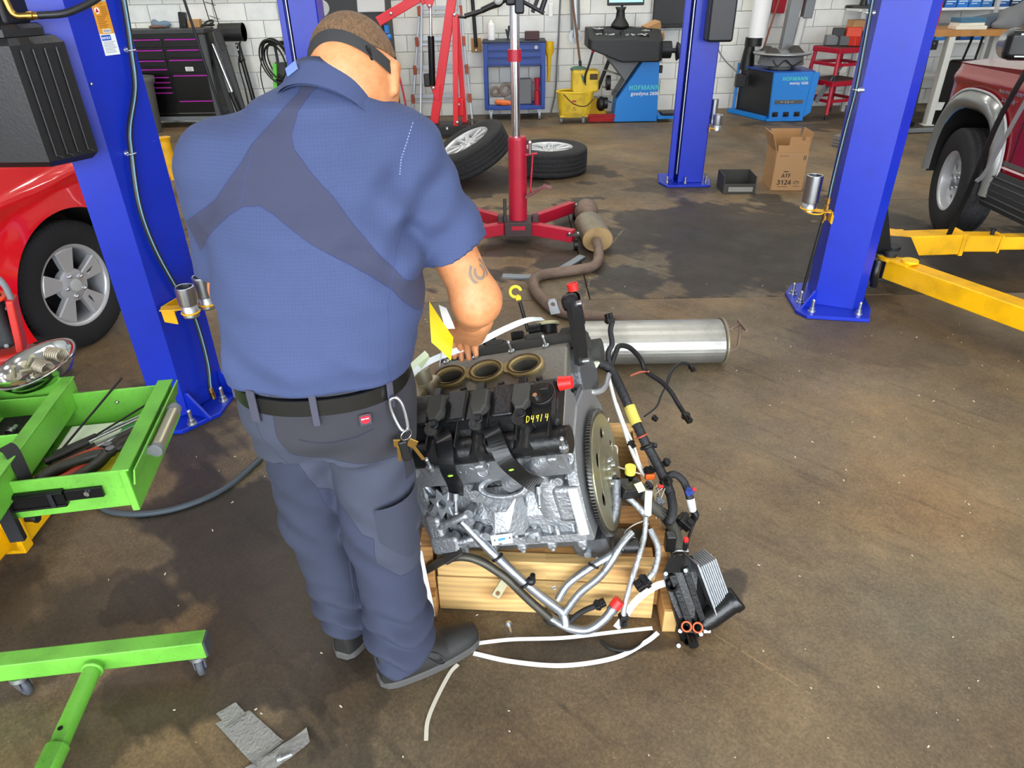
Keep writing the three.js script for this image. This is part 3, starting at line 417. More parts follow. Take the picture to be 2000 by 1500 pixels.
// ---------- the mechanic ----------
// surface nets over a distance field
function netMesh(f, lo, hi, c) {
  const n = [0, 1, 2].map((i) => Math.ceil((hi[i] - lo[i]) / c) + 1), [nx, ny, nz] = n, F = new Float32Array(nx * ny * nz);
  let k = 0; for (let z = 0; z < nz; z++) for (let y = 0; y < ny; y++) for (let x = 0; x < nx; x++) F[k++] = f(lo[0] + x * c, lo[1] + y * c, lo[2] + z * c);
  const id = (x, y, z) => x + nx * (y + ny * z), vid = new Int32Array(nx * ny * nz).fill(-1), P = [], I = [];
  const off = [0, 1, nx, nx + 1, nx * ny, nx * ny + 1, nx * ny + nx, nx * ny + nx + 1], E = []; for (let a = 0; a < 8; a++) for (const b of [1, 2, 4]) if (!(a & b)) E.push([a, a | b]);
  for (let z = 0; z < nz - 1; z++) for (let y = 0; y < ny - 1; y++) for (let x = 0; x < nx - 1; x++) {
    const o = id(x, y, z); let m = 0; for (let q = 0; q < 8; q++) if (F[o + off[q]] < 0) m |= 1 << q; if (!m || m === 255) continue;
    let sx = 0, sy = 0, sz = 0, w = 0;
    for (const [a, b] of E) { const A = F[o + off[a]], Bq = F[o + off[b]]; if ((A < 0) === (Bq < 0)) continue; const t = A / (A - Bq); sx += (a & 1) + t * ((b & 1) - (a & 1)); sy += (a >> 1 & 1) + t * ((b >> 1 & 1) - (a >> 1 & 1)); sz += (a >> 2) + t * ((b >> 2) - (a >> 2)); w++; }
    vid[o] = P.length / 3; P.push(lo[0] + c * (x + sx / w), lo[1] + c * (y + sy / w), lo[2] + c * (z + sz / w));
  }
  const quad = (a, b, cc, d, fl) => { if (a < 0 || b < 0 || cc < 0 || d < 0) return; fl ? I.push(a, b, cc, a, cc, d) : I.push(a, cc, b, a, d, cc); };
  for (let z = 1; z < nz - 1; z++) for (let y = 1; y < ny - 1; y++) for (let x = 1; x < nx - 1; x++) {
    const o = id(x, y, z), s = F[o] < 0;
    if (s !== F[o + 1] < 0) quad(vid[o - nx - nx * ny], vid[o - nx * ny], vid[o], vid[o - nx], s);
    if (s !== F[o + nx] < 0) quad(vid[o - 1 - nx * ny], vid[o - 1], vid[o], vid[o - nx * ny], s);
    if (s !== F[o + nx * ny] < 0) quad(vid[o - 1 - nx], vid[o - nx], vid[o], vid[o - 1], s);
  }
  const g = new THREE.BufferGeometry(), N = new Float32Array(P.length), e = c * 0.5;
  for (let i = 0; i < P.length; i += 3) { const [x, y, z] = [P[i], P[i + 1], P[i + 2]]; const gx = f(x + e, y, z) - f(x - e, y, z), gy = f(x, y + e, z) - f(x, y - e, z), gz = f(x, y, z + e) - f(x, y, z - e), L = Math.hypot(gx, gy, gz) || 1; N[i] = gx / L; N[i + 1] = gy / L; N[i + 2] = gz / L; }
  g.setAttribute('position', new THREE.Float32BufferAttribute(P, 3)); g.setAttribute('normal', new THREE.BufferAttribute(N, 3)); g.setIndex(I); return g;
}
const smin = (a, b, k) => { const h = Math.max(k - Math.abs(a - b), 0) / k; return Math.min(a, b) - h * h * k * 0.25; };
function cap(a, b, r1, r2) { const [ax, ay, az] = a, bx = b[0] - ax, by = b[1] - ay, bz = b[2] - az, L = bx * bx + by * by + bz * bz; return (x, y, z) => { const px = x - ax, py = y - ay, pz = z - az, t = Math.max(0, Math.min(1, (px * bx + py * by + pz * bz) / L)); return Math.hypot(px - bx * t, py - by * t, pz - bz * t) - (r1 + (r2 - r1) * t); }; }
function ell(c, r, ry = 0) { const cs = Math.cos(ry), sn = Math.sin(ry), m = Math.min(...r); return (x, y, z) => { const dx = x - c[0], dz = z - c[2], X = (dx * cs - dz * sn) / r[0], Y = (y - c[1]) / r[1], Z = (dx * sn + dz * cs) / r[2], q = Math.hypot(X, Y, Z); return q < 1e-6 ? -m : (q - 1) * q / Math.hypot(X / r[0], Y / r[1], Z / r[2]) ; }; }
const blend = (k, ...fs) => (x, y, z) => { let d = fs[0](x, y, z); for (let i = 1; i < fs.length; i++) d = smin(d, fs[i](x, y, z), k); return d; };
const stack = (rows) => (x, y, z) => {                              // elliptical sections [y, cx, cz, a, b, turn] joined smoothly
  let i = 0; while (i < rows.length - 2 && y > rows[i + 1][0]) i++; const A = rows[i], Bq = rows[i + 1]; let t = (y - A[0]) / (Bq[0] - A[0]); const tt = Math.max(0, Math.min(1, t)); t = tt * tt * (3 - 2 * tt);
  const m = (k) => A[k] + (Bq[k] - A[k]) * t, dx = x - m(1), dz = z - m(2), c = Math.cos(m(5)), s = Math.sin(m(5)), X = dx * c - dz * s, Z = dx * s + dz * c, a = m(3), b = m(4), p = 2.3, q = Math.pow(Math.pow(Math.abs(X) / a, p) + Math.pow(Math.abs(Z) / b, p), 1 / p);
  const d = (q - 1) * Math.min(a, b) * 0.95, over = Math.max(rows[0][0] - y, y - rows[rows.length - 1][0]); return over > 0 ? Math.max(d, over) : Math.max(d, over * 0.8);
};
const man = thing('person', 'mechanic in blue work shirt and charcoal trousers leaning over the engine', 'person', [-0.42, 0, -1.36]);
const J = { shR: [-0.215, 1.375, -1.49], elR: [-0.078, 1.045, -1.49], wrR: [-0.108, 0.882, -1.735], shL: [-0.60, 1.36, -1.46], elL: [-0.655, 1.07, -1.52], wrL: [-0.50, 0.93, -1.70], neck: [-0.365, 1.49, -1.465], head: [-0.303, 1.538, -1.513], hipR: [-0.345, 0.86, -1.37], knR: [-0.345, 0.48, -1.35], anR: [-0.315, 0.11, -1.30], hipL: [-0.51, 0.86, -1.38], knL: [-0.525, 0.46, -1.41], anL: [-0.485, 0.11, -1.38] };
// body under the clothes, head, arms and hands: one skin surface
const skinTone = tex(256, 256, (u, v) => { const n = fbm(u * 12, v * 12, 4, 44, 12), m = fbm(u * 70, v * 70, 2, 45, 70); return [212 + 22 * (n - 0.5) + 10 * (m - 0.5), 143 + 28 * (n - 0.5) + 12 * (m - 0.5), 94 + 28 * (n - 0.5) + 12 * (m - 0.5)]; }, true, [6, 6]);
const skin = mat(0xffffff, 0.5, 0, { map: skinTone, bumpMap: speck, bumpScale: 0.0004 }); skin.userData.metres = true;
{
  const hd = J.head, hc = (x, y, z) => { // head axes: f = face direction (down and away), u = crown
    return [x, y, z]; };
  const f = V(0.24, -0.50, -0.83).normalize(), r = V(0.97, 0.12, 0.2), u = r.clone().cross(f).normalize(); r.copy(f).cross(u).normalize();
  const L = (a, b, c) => [hd[0] + r.x * a + u.x * b + f.x * c, hd[1] + r.y * a + u.y * b + f.y * c, hd[2] + r.z * a + u.z * b + f.z * c];
  const headF = (x, y, z) => { const dx = x - hd[0], dy = y - hd[1], dz = z - hd[2], a = dx * r.x + dy * r.y + dz * r.z, b = dx * u.x + dy * u.y + dz * u.z, c = dx * f.x + dy * f.y + dz * f.z; const E1 = Math.hypot(a / 0.079, (b - 0.006) / 0.092, (c + 0.005) / 0.098), E2 = Math.hypot(a / 0.064, (b + 0.055) / 0.075, (c - 0.03) / 0.075); return smin((E1 - 1) * 0.08, (E2 - 1) * 0.065, 0.05); };
  const ear = (s) => blend(0.008, cap(L(s * 0.083, -0.006, -0.004), L(s * 0.08, -0.048, 0.008), 0.013, 0.009), cap(L(s * 0.084, 0.0, 0.008), L(s * 0.076, -0.038, 0.02), 0.010, 0.008));
  const nose = cap(L(0, 0.0, 0.098), L(0, -0.035, 0.112), 0.009, 0.013), brow = cap(L(-0.03, 0.022, 0.085), L(0.03, 0.022, 0.085), 0.012, 0.012), lips = cap(L(-0.018, -0.075, 0.092), L(0.018, -0.075, 0.092), 0.008, 0.008);
  const eyeC = [L(-0.031, 0.002, 0.086), L(0.031, 0.002, 0.086)], eyes = (x, y, z) => Math.min(...eyeC.map((e) => Math.hypot(x - e[0], y - e[1], z - e[2]) - 0.012));
  const neckF = cap(J.neck, L(0, -0.045, -0.03), 0.066, 0.062), nape = cap(L(0, -0.02, -0.07), [-0.355, 1.46, -1.46], 0.033, 0.04);
  const all = (x, y, z) => { let d = blend(0.03, headF, neckF, nape)(x, y, z); d = smin(d, ear(-1)(x, y, z), 0.012); d = smin(d, ear(1)(x, y, z), 0.012); d = smin(d, nose(x, y, z), 0.02); d = smin(d, brow(x, y, z), 0.02); d = smin(d, lips(x, y, z), 0.015); return Math.max(d, -eyes(x, y, z)); };
  const headG = netMesh(all, [-0.48, 1.36, -1.67], [-0.18, 1.68, -1.36], 0.0045);
  // right arm
  const armR = blend(0.035, cap(J.shR, J.elR, 0.058, 0.05), cap(J.elR, [-0.09, 0.98, -1.60], 0.051, 0.05), cap([-0.09, 0.98, -1.60], J.wrR, 0.05, 0.034), ell([-0.085, 1.04, -1.475], [0.042, 0.042, 0.042]), cap(J.wrR, [-0.125, 0.84, -1.785], 0.034, 0.035));
  const armG = netMesh(armR, [-0.30, 0.78, -1.86], [0.0, 1.44, -1.40], 0.0065);
  // right hand: palm, four bent fingers, thumb off its side
  const pw = [-0.108, 0.872, -1.745], kn = [-0.138, 0.798, -1.80], across = V(0.93, 0.12, 0.32).normalize(), fs = [];
  const Q = (a, o) => [a[0] + across.x * o, a[1] + across.y * o, a[2] + across.z * o];
  fs.push(blend(0.03, cap(pw, Q(kn, -0.034), 0.032, 0.022), cap(pw, Q(kn, 0.0), 0.034, 0.022), cap(pw, Q(kn, 0.034), 0.032, 0.021), cap(Q(pw, 0.028), Q(kn, 0.038), 0.032, 0.024)));
  const fd = [[-0.036, 0.048, 0.03, 0.024], [-0.012, 0.053, 0.034, 0.026], [0.012, 0.05, 0.031, 0.025], [0.036, 0.04, 0.024, 0.022]];
  const fin = fd.map(([o, a, b, c], i) => { const k0 = Q(kn, o), k1 = [k0[0] - 0.006, k0[1] - a * 0.75, k0[2] - a * 0.62], k2 = [k1[0] + 0.002, k1[1] - b * 0.98, k1[2] - b * 0.1], k3 = [k2[0] + 0.003, k2[1] - c * 0.85, k2[2] + c * 0.45]; return blend(0.006, cap(k0, k1, 0.012, 0.0108), cap(k1, k2, 0.0108, 0.0098), cap(k2, k3, 0.0098, 0.0084)); });
  const th = blend(0.006, cap(Q([pw[0], pw[1] - 0.012, pw[2] - 0.01], -0.024), Q([kn[0], kn[1] + 0.01, kn[2] + 0.03], -0.052), 0.019, 0.0125), cap(Q([kn[0], kn[1] + 0.01, kn[2] + 0.03], -0.052), Q([kn[0], kn[1] - 0.035, kn[2] - 0.005], -0.058), 0.0118, 0.009));
  const handF = (x, y, z) => { let d = fs[0](x, y, z); for (const q of fin) d = smin(d, q(x, y, z), 0.007); d = smin(d, th(x, y, z), 0.014); return smin(d, cap(J.wrR, pw, 0.031, 0.029)(x, y, z), 0.02); };
  const handG = netMesh(handF, [-0.26, 0.64, -1.92], [-0.03, 0.93, -1.67], 0.003);
  // left arm, mostly in front of the body, with a plain curled hand
  const armL = blend(0.03, cap(J.shL, J.elL, 0.055, 0.047), cap(J.elL, J.wrL, 0.046, 0.032)), pl2 = [-0.44, 0.895, -1.77], lf = [-0.03, -0.01, 0.01, 0.03].map((o) => blend(0.006, cap([pl2[0] + o * 0.6, pl2[1], pl2[2] + o * 0.8], [pl2[0] + o * 0.6 + 0.03, pl2[1] - 0.04, pl2[2] + o * 0.8 - 0.03], 0.0105, 0.009), cap([pl2[0] + o * 0.6 + 0.03, pl2[1] - 0.04, pl2[2] + o * 0.8 - 0.03], [pl2[0] + o * 0.6 + 0.025, pl2[1] - 0.085, pl2[2] + o * 0.8 - 0.02], 0.009, 0.0075)));
  const armLG = netMesh((x, y, z) => { let d = smin(armL(x, y, z), cap(J.wrL, pl2, 0.032, 0.03)(x, y, z), 0.03); for (const q of lf) d = smin(d, q(x, y, z), 0.008); return smin(d, cap(J.wrL, [-0.42, 0.93, -1.70], 0.02, 0.011)(x, y, z), 0.015); }, [-0.76, 0.76, -1.86], [-0.36, 1.46, -1.36], 0.008);
  const core = blend(0.08, cap([-0.42, 1.35, -1.45], [-0.43, 0.95, -1.37], 0.10, 0.10), cap(J.shL, J.shR, 0.05, 0.05), cap(J.neck, [-0.41, 1.36, -1.46], 0.055, 0.07), cap(J.hipR, J.knR, 0.07, 0.05), cap(J.knR, J.anR, 0.05, 0.035), cap(J.hipL, J.knL, 0.07, 0.05), cap(J.knL, J.anL, 0.05, 0.035));
  const coreG = netMesh(core, [-0.72, 0.06, -1.62], [-0.12, 1.52, -1.2], 0.016);
  const skinMesh = W(man, 'body', [headG, armG, handG, armLG, coreG], skin);
  // hair: short cropped cap over crown and back, fading at the nape
  const hairT = tex(256, 256, (u, v) => { const n = vnoise(u * 150, v * 40, 5, 0), m = fbm(u * 20, v * 20, 3, 8, 20); return [70 + 60 * n + 20 * m, 52 + 46 * n + 18 * m, 36 + 34 * n + 12 * m]; }, true, [8, 8]);
  const hairM = mat(0xffffff, 0.8, 0, { map: hairT, bumpMap: speck, bumpScale: 0.002 }); hairM.userData.metres = true;
  const hairF = (x, y, z) => { const dx = x - hd[0], dy = y - hd[1], dz = z - hd[2], b = dx * u.x + dy * u.y + dz * u.z, c = dx * f.x + dy * f.y + dz * f.z, a = dx * r.x + dy * r.y + dz * r.z; const line = b - (0.004 + 0.45 * Math.max(0, c) - 0.012 * Math.cos(a * 30)); return Math.max(headF(x, y, z) - 0.0035, -line * 0.7); };
  W(man, 'hair', [netMesh(hairF, [-0.42, 1.52, -1.63], [-0.19, 1.68, -1.38], 0.004)], hairM);
  for (const e of eyeC) W(man, 'eye', [S(0.0115, ...e)], mat(0xeeeeee, 0.2));
  // headband of the face shield: elastic strap round the head
  const bp = []; for (let i = 0; i <= 64; i++) { const a = i / 64 * 2 * PI; const ax = Math.sin(a) * 0.0845, cx = -Math.cos(a) * 0.104; bp.push([ax, cx]); }
  const band = grid(64, 6, (i, v) => { const a = i * 2 * PI, w = (v - 0.5) * 0.024, k = 1 + 0.004 * Math.sin(v * PI), s = Math.sin(a), c = -Math.cos(a); const lift = 0.0 + 0.012 * c + 0.02 * (1 - c) * 0 ; const b = -0.014 + 0.03 * (c < 0 ? c * c : 0) + w; const scaleB = 1 - 0.35 * ((b - 0.006) / 0.092) ** 2; const p = L(s * 0.0845 * Math.sqrt(scaleB) * k, b, c * 0.1035 * Math.sqrt(scaleB) * k - 0.005); return p; });
  W(man, 'headband', [band], mat(0x2e2f31, 0.75)); W(man, 'strap_buckle', [B(0.006, 0.026, 0.014, ...L(0.062, -0.006, -0.068), 0.002, [0.2, 0.6, 0.2])], M.blackSheen);
  // tattoo on the upper arm just below the sleeve
  const tt = W(man, 'tattoo', [grid(10, 8, (u2, v2) => { const a = 0.9 + 1.0 * u2, t = 0.60 + 0.16 * v2, c0 = V(...J.shR).lerp(V(...J.elR), t); return [c0.x + 0.0575 * Math.sin(a), c0.y + 0.012, c0.z + 0.0575 * Math.cos(a)]; })], mat(0x8a7a6a, 0.6)); man.remove(tt); { const ax = V(...J.elR).sub(V(...J.shR)), e1 = V(0.75, 0.25, 0.62), L0 = ax.clone().normalize(); e1.addScaledVector(L0, -e1.dot(L0)).normalize(); const e2 = L0.clone().cross(e1); const on2 = (t, a, r) => V(...J.shR).addScaledVector(ax, t).addScaledVector(e1, r * Math.cos(a)).addScaledVector(e2, r * Math.sin(a)).toArray(); for (const [t0, rad] of [[0.80, 0.055], [0.80, 0.03]]) W(man, 'tattoo', [grid(24, 2, (u, v) => { const p = u * 5.2 - 2.6, q = rad + (v - 0.5) * 0.016; return on2(t0 + q * Math.cos(p) * 1.4, q * Math.sin(p) * 9, 0.0525); })], mat(0x857566, 0.6)); }
}
// shirt: planar pattern in metres seen from the back; darker stretch panel across it, seams stitched
const shirtTex = sign(1024, 1024, (c, w, h) => {
  const P = ([x, y]) => [(x + 0.80) / 0.9 * w, (1 - (y - 0.80) / 0.9) * h];
  c.fillStyle = '#3d4a71'; c.fillRect(0, 0, w, h);
  c.globalAlpha = 0.16; for (let i = 0; i < 1024; i += 4) { c.fillStyle = i % 8 ? '#323f62' : '#525f87'; c.fillRect(i, 0, 1, h); c.fillRect(0, i, w, 1); } c.globalAlpha = 1;
  const panel = [[-0.355, 1.60], [-0.335, 1.538], [-0.364, 1.513], [-0.386, 1.486], [-0.400, 1.449], [-0.397, 1.424], [-0.372, 1.390], [-0.339, 1.349], [-0.304, 1.303], [-0.269, 1.255], [-0.245, 1.216], [-0.215, 1.17], [-0.17, 1.13], [-0.17, 1.05], [-0.235, 1.157], [-0.276, 1.196], [-0.337, 1.237], [-0.399, 1.281], [-0.448, 1.315], [-0.473, 1.327], [-0.505, 1.325], [-0.536, 1.309], [-0.575, 1.28], [-0.66, 1.2], [-0.68, 1.26], [-0.57, 1.33], [-0.503, 1.40], [-0.480, 1.430], [-0.431, 1.474], [-0.389, 1.514], [-0.37, 1.60]];
  c.fillStyle = '#393d55'; c.beginPath(); panel.forEach((p, i) => c[i ? 'lineTo' : 'moveTo'](...P(p))); c.closePath(); c.fill();
  c.globalAlpha = 0.25; c.save(); c.clip(); for (let y = 0; y < h; y += 5) { c.fillStyle = '#2f3558'; c.fillRect(0, y, w, 1.5); } c.restore(); c.globalAlpha = 1;
  c.lineWidth = 2; c.strokeStyle = '#2c3560'; c.beginPath(); panel.forEach((p, i) => c[i ? 'lineTo' : 'moveTo'](...P(p))); c.stroke();
  c.strokeStyle = '#9fb0dd'; c.setLineDash([3, 3]); c.beginPath(); [[-0.186, 1.45], [-0.197, 1.42], [-0.209, 1.39], [-0.214, 1.36]].forEach((p, i) => c[i ? 'lineTo' : 'moveTo'](...P(p))); c.stroke(); c.setLineDash([]);
  c.strokeStyle = '#33406f'; c.beginPath(); [[-0.203, 1.292], [-0.223, 1.239], [-0.245, 1.135], [-0.260, 0.9]].forEach((p, i) => c[i ? 'lineTo' : 'moveTo'](...P(p))); c.stroke(); c.beginPath(); [[-0.480, 1.421], [-0.50, 1.36], [-0.515, 1.325]].forEach((p, i) => c[i ? 'lineTo' : 'moveTo'](...P(p))); c.stroke();
});
const weave = tex(256, 256, (u, v, x, y) => 128 + 60 * (((x >> 1) + (y >> 1)) % 2 ? 1 : -1) + 90 * (fbm(u * 8, v * 8, 3, 3, 8) - 0.5), false, [9, 9]);
function planarUV(g, x0, y0, sx, sy) { if (g.index) g = g.toNonIndexed(); const p = g.attributes.position, uv = new Float32Array(p.count * 2); for (let i = 0; i < p.count; i++) { uv[2 * i] = (p.getX(i) - x0) / sx; uv[2 * i + 1] = (p.getY(i) - y0) / sy; } g.setAttribute('uv', new THREE.BufferAttribute(uv, 2)); return g; }
{
  const tors = stack([[0.93, -0.425, -1.37, 0.165, 0.125, 0.12], [0.965, -0.425, -1.37, 0.205, 0.165, 0.10], [1.02, -0.42, -1.375, 0.222, 0.178, 0.06], [1.12, -0.412, -1.40, 0.224, 0.178, 0.02], [1.25, -0.407, -1.43, 0.222, 0.168, 0], [1.36, -0.407, -1.455, 0.208, 0.148, 0], [1.43, -0.40, -1.455, 0.175, 0.125, 0], [1.485, -0.378, -1.455, 0.124, 0.102, 0], [1.53, -0.352, -1.468, 0.078, 0.07, 0]]);
  const shl = cap([-0.575, 1.375, -1.46], [-0.24, 1.385, -1.48], 0.078, 0.078), slR = cap(J.shR, [-0.12, 1.145, -1.49], 0.08, 0.088), slL = blend(0.02, cap(J.shL, J.elL, 0.078, 0.076));
  const collar = (x, y, z) => { const dx = x + 0.335, dy = y - 1.502, dz = z + 1.482; const A = [0.2, 0.66, -0.724], t = dx * A[0] + dy * A[1] + dz * A[2], q = Math.sqrt(Math.max(0, dx * dx + dy * dy + dz * dz - t * t)); return Math.max(Math.abs(q - 0.079) - 0.007, Math.abs(t - 0.004) - 0.024); };
  const folds = (x, y, z) => 0.007 * Math.sin(x * 38 + y * 16 + Math.sin(y * 30)) * Math.max(0, 1 - Math.abs(y - 1.0) * 7) + 0.008 * Math.sin((x * 0.6 + y) * 62 + Math.sin(x * 25)) * Math.max(0, 1 - Math.hypot(x + 0.2, y - 1.25) * 6) + 0.006 * Math.sin((y - x) * 50 + z * 20) * Math.max(0, 1 - Math.hypot(x + 0.17, y - 1.3) * 5) + 0.004 * Math.sin((y * 1.2 + x) * 34) * Math.max(0, 1 - Math.hypot(x + 0.56, y - 1.2) * 5) + 0.0025 * Math.sin(x * 17 + Math.sin(y * 13) * 2) * Math.sin(y * 11);
  const shirtF = (x, y, z) => {
    let d = smin(tors(x, y, z), shl(x, y, z), 0.07); const cutR = (x + 0.118) * 0.382 + (y - 1.175) * -0.924; const sr = Math.max(slR(x, y, z), cutR, -cap([-0.135, 1.205, -1.49], [-0.09, 1.06, -1.49], 0.062, 0.074)(x, y, z)); d = smin(d, slL(x, y, z), 0.05); d = smin(d, sr, y > 1.24 ? 0.05 : 0.012 + 0.038 * Math.max(0, (y - 1.18) / 0.06));
    d += folds(x, y, z);
    if (x < -0.6 && y < 1.2) d = Math.max(d, 1.12 - y);
    const nk = cap([-0.325, 1.512, -1.512], [-0.29, 1.62, -1.64], 0.066, 0.09)(x, y, z); return Math.max(d, -nk);
  };
  const m = mat(0xffffff, 0.85, 0, { map: shirtTex, bumpMap: weave, bumpScale: 0.0004, sheen: 0.15, sheenRoughness: 0.6, sheenColor: new THREE.Color(0x5a6690) });
  const s = W(man, 'shirt', [planarUV(netMesh(shirtF, [-0.78, 0.91, -1.68], [0.0, 1.56, -1.14], 0.007), -0.80, 0.80, 0.9, 0.9)], m);
  const ca = V(0.2, 0.66, -0.724).normalize(), c1 = V(0, 0.74, 0.67).cross(ca).normalize(), c2 = ca.clone().cross(c1).normalize(), cc = V(-0.345, 1.498, -1.464);
  const cg = grid(56, 8, (u, v) => { const th = u * 2 * PI, w = v < 0.5 ? v * 2 : 2 - v * 2, out = v < 0.5 ? 0 : 0.005, r1 = 0.090 + out - 0.006 * w, r2 = 0.086 + out - 0.004 * w, q = cc.clone().addScaledVector(c1, r1 * Math.cos(th)).addScaledVector(c2, r2 * Math.sin(th)).addScaledVector(ca, -0.052 + 0.066 * w); return [q.x + 0.42, q.y, q.z + 1.36]; });
  mesh(s, 'collar', boxUV(cg), bumpy(0x3d4a71, 0.85, 0, 0.0003));
  const lb = B(0.026, 0.02, 0.003, -0.400, 1.553, -1.408, 0.001, [-0.75, -0.45, 0.35]); lb.translate(0.42, 0, 1.36); mesh(s, 'collar_tag', lb, mat(0x6f86c4, 0.7));
}
// trousers
const trouserTex = sign(1024, 1024, (c, w, h) => {
  const P = ([x, y]) => [(x + 0.75) / 0.7 * w, (1 - y / 1.05) * h], fill = (col, pts) => { c.fillStyle = col; c.beginPath(); pts.forEach((p, i) => c[i ? 'lineTo' : 'moveTo'](...P(p))); c.closePath(); c.fill(); c.strokeStyle = '#23263a'; c.lineWidth = 2.5; c.stroke(); };
  c.fillStyle = '#3b4050'; c.fillRect(0, 0, w, h);
  fill('#313138', [[-0.502, 1.0], [-0.2, 1.0], [-0.1, 0.9], [-0.15, 0.62], [-0.258, 0.657], [-0.254, 0.746], [-0.311, 0.752], [-0.393, 0.773], [-0.486, 0.808], [-0.505, 0.854]]);
  fill('#2f354a', [[-0.479, 0.637], [-0.409, 0.587], [-0.371, 0.532], [-0.343, 0.520], [-0.343, 0.445], [-0.293, 0.384], [-0.15, 0.36], [-0.15, 0], [-0.44, 0], [-0.44, 0.42]]);
  fill('#2d3346', [[-0.75, 0.72], [-0.60, 0.70], [-0.52, 0.765], [-0.49, 0.70], [-0.45, 0.5], [-0.44, 0], [-0.75, 0]]);
  c.strokeStyle = '#1f2233'; c.lineWidth = 4; c.beginPath(); [[-0.457, 0.851], [-0.43, 0.843], [-0.389, 0.838], [-0.34, 0.842], [-0.301, 0.854]].forEach((p, i) => c[i ? 'lineTo' : 'moveTo'](...P(p))); c.stroke();
  c.lineWidth = 2; c.beginPath(); [[-0.559, 0.93], [-0.545, 0.85], [-0.52, 0.79], [-0.50, 0.76]].forEach((p, i) => c[i ? 'lineTo' : 'moveTo'](...P(p))); c.stroke();
});
{
  const pelvis = stack([[0.76, -0.425, -1.37, 0.165, 0.13, 0.15], [0.84, -0.425, -1.365, 0.19, 0.152, 0.15], [0.93, -0.425, -1.365, 0.188, 0.148, 0.12], [0.99, -0.425, -1.37, 0.187, 0.147, 0.1]]);
  const legR = blend(0.04, cap(J.hipR, J.knR, 0.108, 0.092), cap(J.knR, [-0.322, 0.12, -1.305], 0.09, 0.082), cap([-0.322, 0.14, -1.30], [-0.315, 0.075, -1.265], 0.082, 0.066)), legL = blend(0.04, cap(J.hipL, J.knL, 0.106, 0.088), cap(J.knL, [-0.485, 0.13, -1.385], 0.086, 0.078));
  const fold = (x, y, z) => { const low = Math.max(0, 1 - Math.abs(y - 0.16) * 7), kn = Math.max(0, 1 - Math.abs(y - 0.5) * 5), th = Math.max(0, 1 - Math.abs(y - 0.72) * 6); return 0.014 * low * Math.sin(y * 85 + x * 18 + Math.sin(x * 40) * 1.2) + 0.006 * kn * Math.sin((y + x * 0.8) * 55) + 0.005 * th * Math.sin((y - x * 0.7) * 48 + z * 20); };
  const tf = (x, y, z) => { let d = smin(legR(x, y, z), legL(x, y, z), 0.02); d = smin(d, pelvis(x, y, z), 0.05) + fold(x, y, z); return Math.max(d, 0.045 - y + (x > -0.4 ? (x + 0.36) * 0.25 : 0)); };
  const m = mat(0xffffff, 0.88, 0, { map: trouserTex, bumpMap: weave, bumpScale: 0.0003 });
  const tr = W(man, 'trousers', [planarUV(netMesh(tf, [-0.70, 0.02, -1.60], [-0.16, 1.0, -1.12], 0.0075), -0.75, 0, 0.7, 1.05)], m);
  // cargo pocket on the right thigh
  const cg = grid(8, 10, (u, v) => { const a = 0.15 + 1.15 * u, y = 0.615 - 0.185 * v - 0.0 * u + (v < 0.05 ? 0.02 * u : 0); const bulge = 0.008 * Math.sin(u * PI) + 0.006; const cx = -0.345, cz = -1.36, R0 = 0.105 + bulge - 0.01 * v; return [cx + R0 * Math.sin(a), y, cz + R0 * Math.cos(a)]; });
  cg.translate(0.42, 0, 1.36); mesh(tr, 'cargo_pocket', boxUV(cg), bumpy(0x343847, 0.88, 0, 0.0003));
  const lbl = B(0.026, 0.026, 0.003, -0.314, 0.885, -1.232, 0.001, [0, 0.35, 0]); lbl.translate(0.42, 0, 1.36); const lt = sign(128, 128, (c) => { c.fillStyle = '#3b3b48'; c.fillRect(0, 0, 128, 128); c.fillStyle = '#c5162c'; c.beginPath(); c.moveTo(16, 16); c.lineTo(112, 16); c.lineTo(112, 88); c.lineTo(64, 116); c.lineTo(16, 88); c.fill(); c.fillStyle = '#fff'; c.font = 'bold 21px sans-serif'; c.fillText('RED KAP', 18, 58); }); mesh(tr, 'brand_patch', lbl, mat(0xffffff, 0.6, 0, { map: lt }));
}
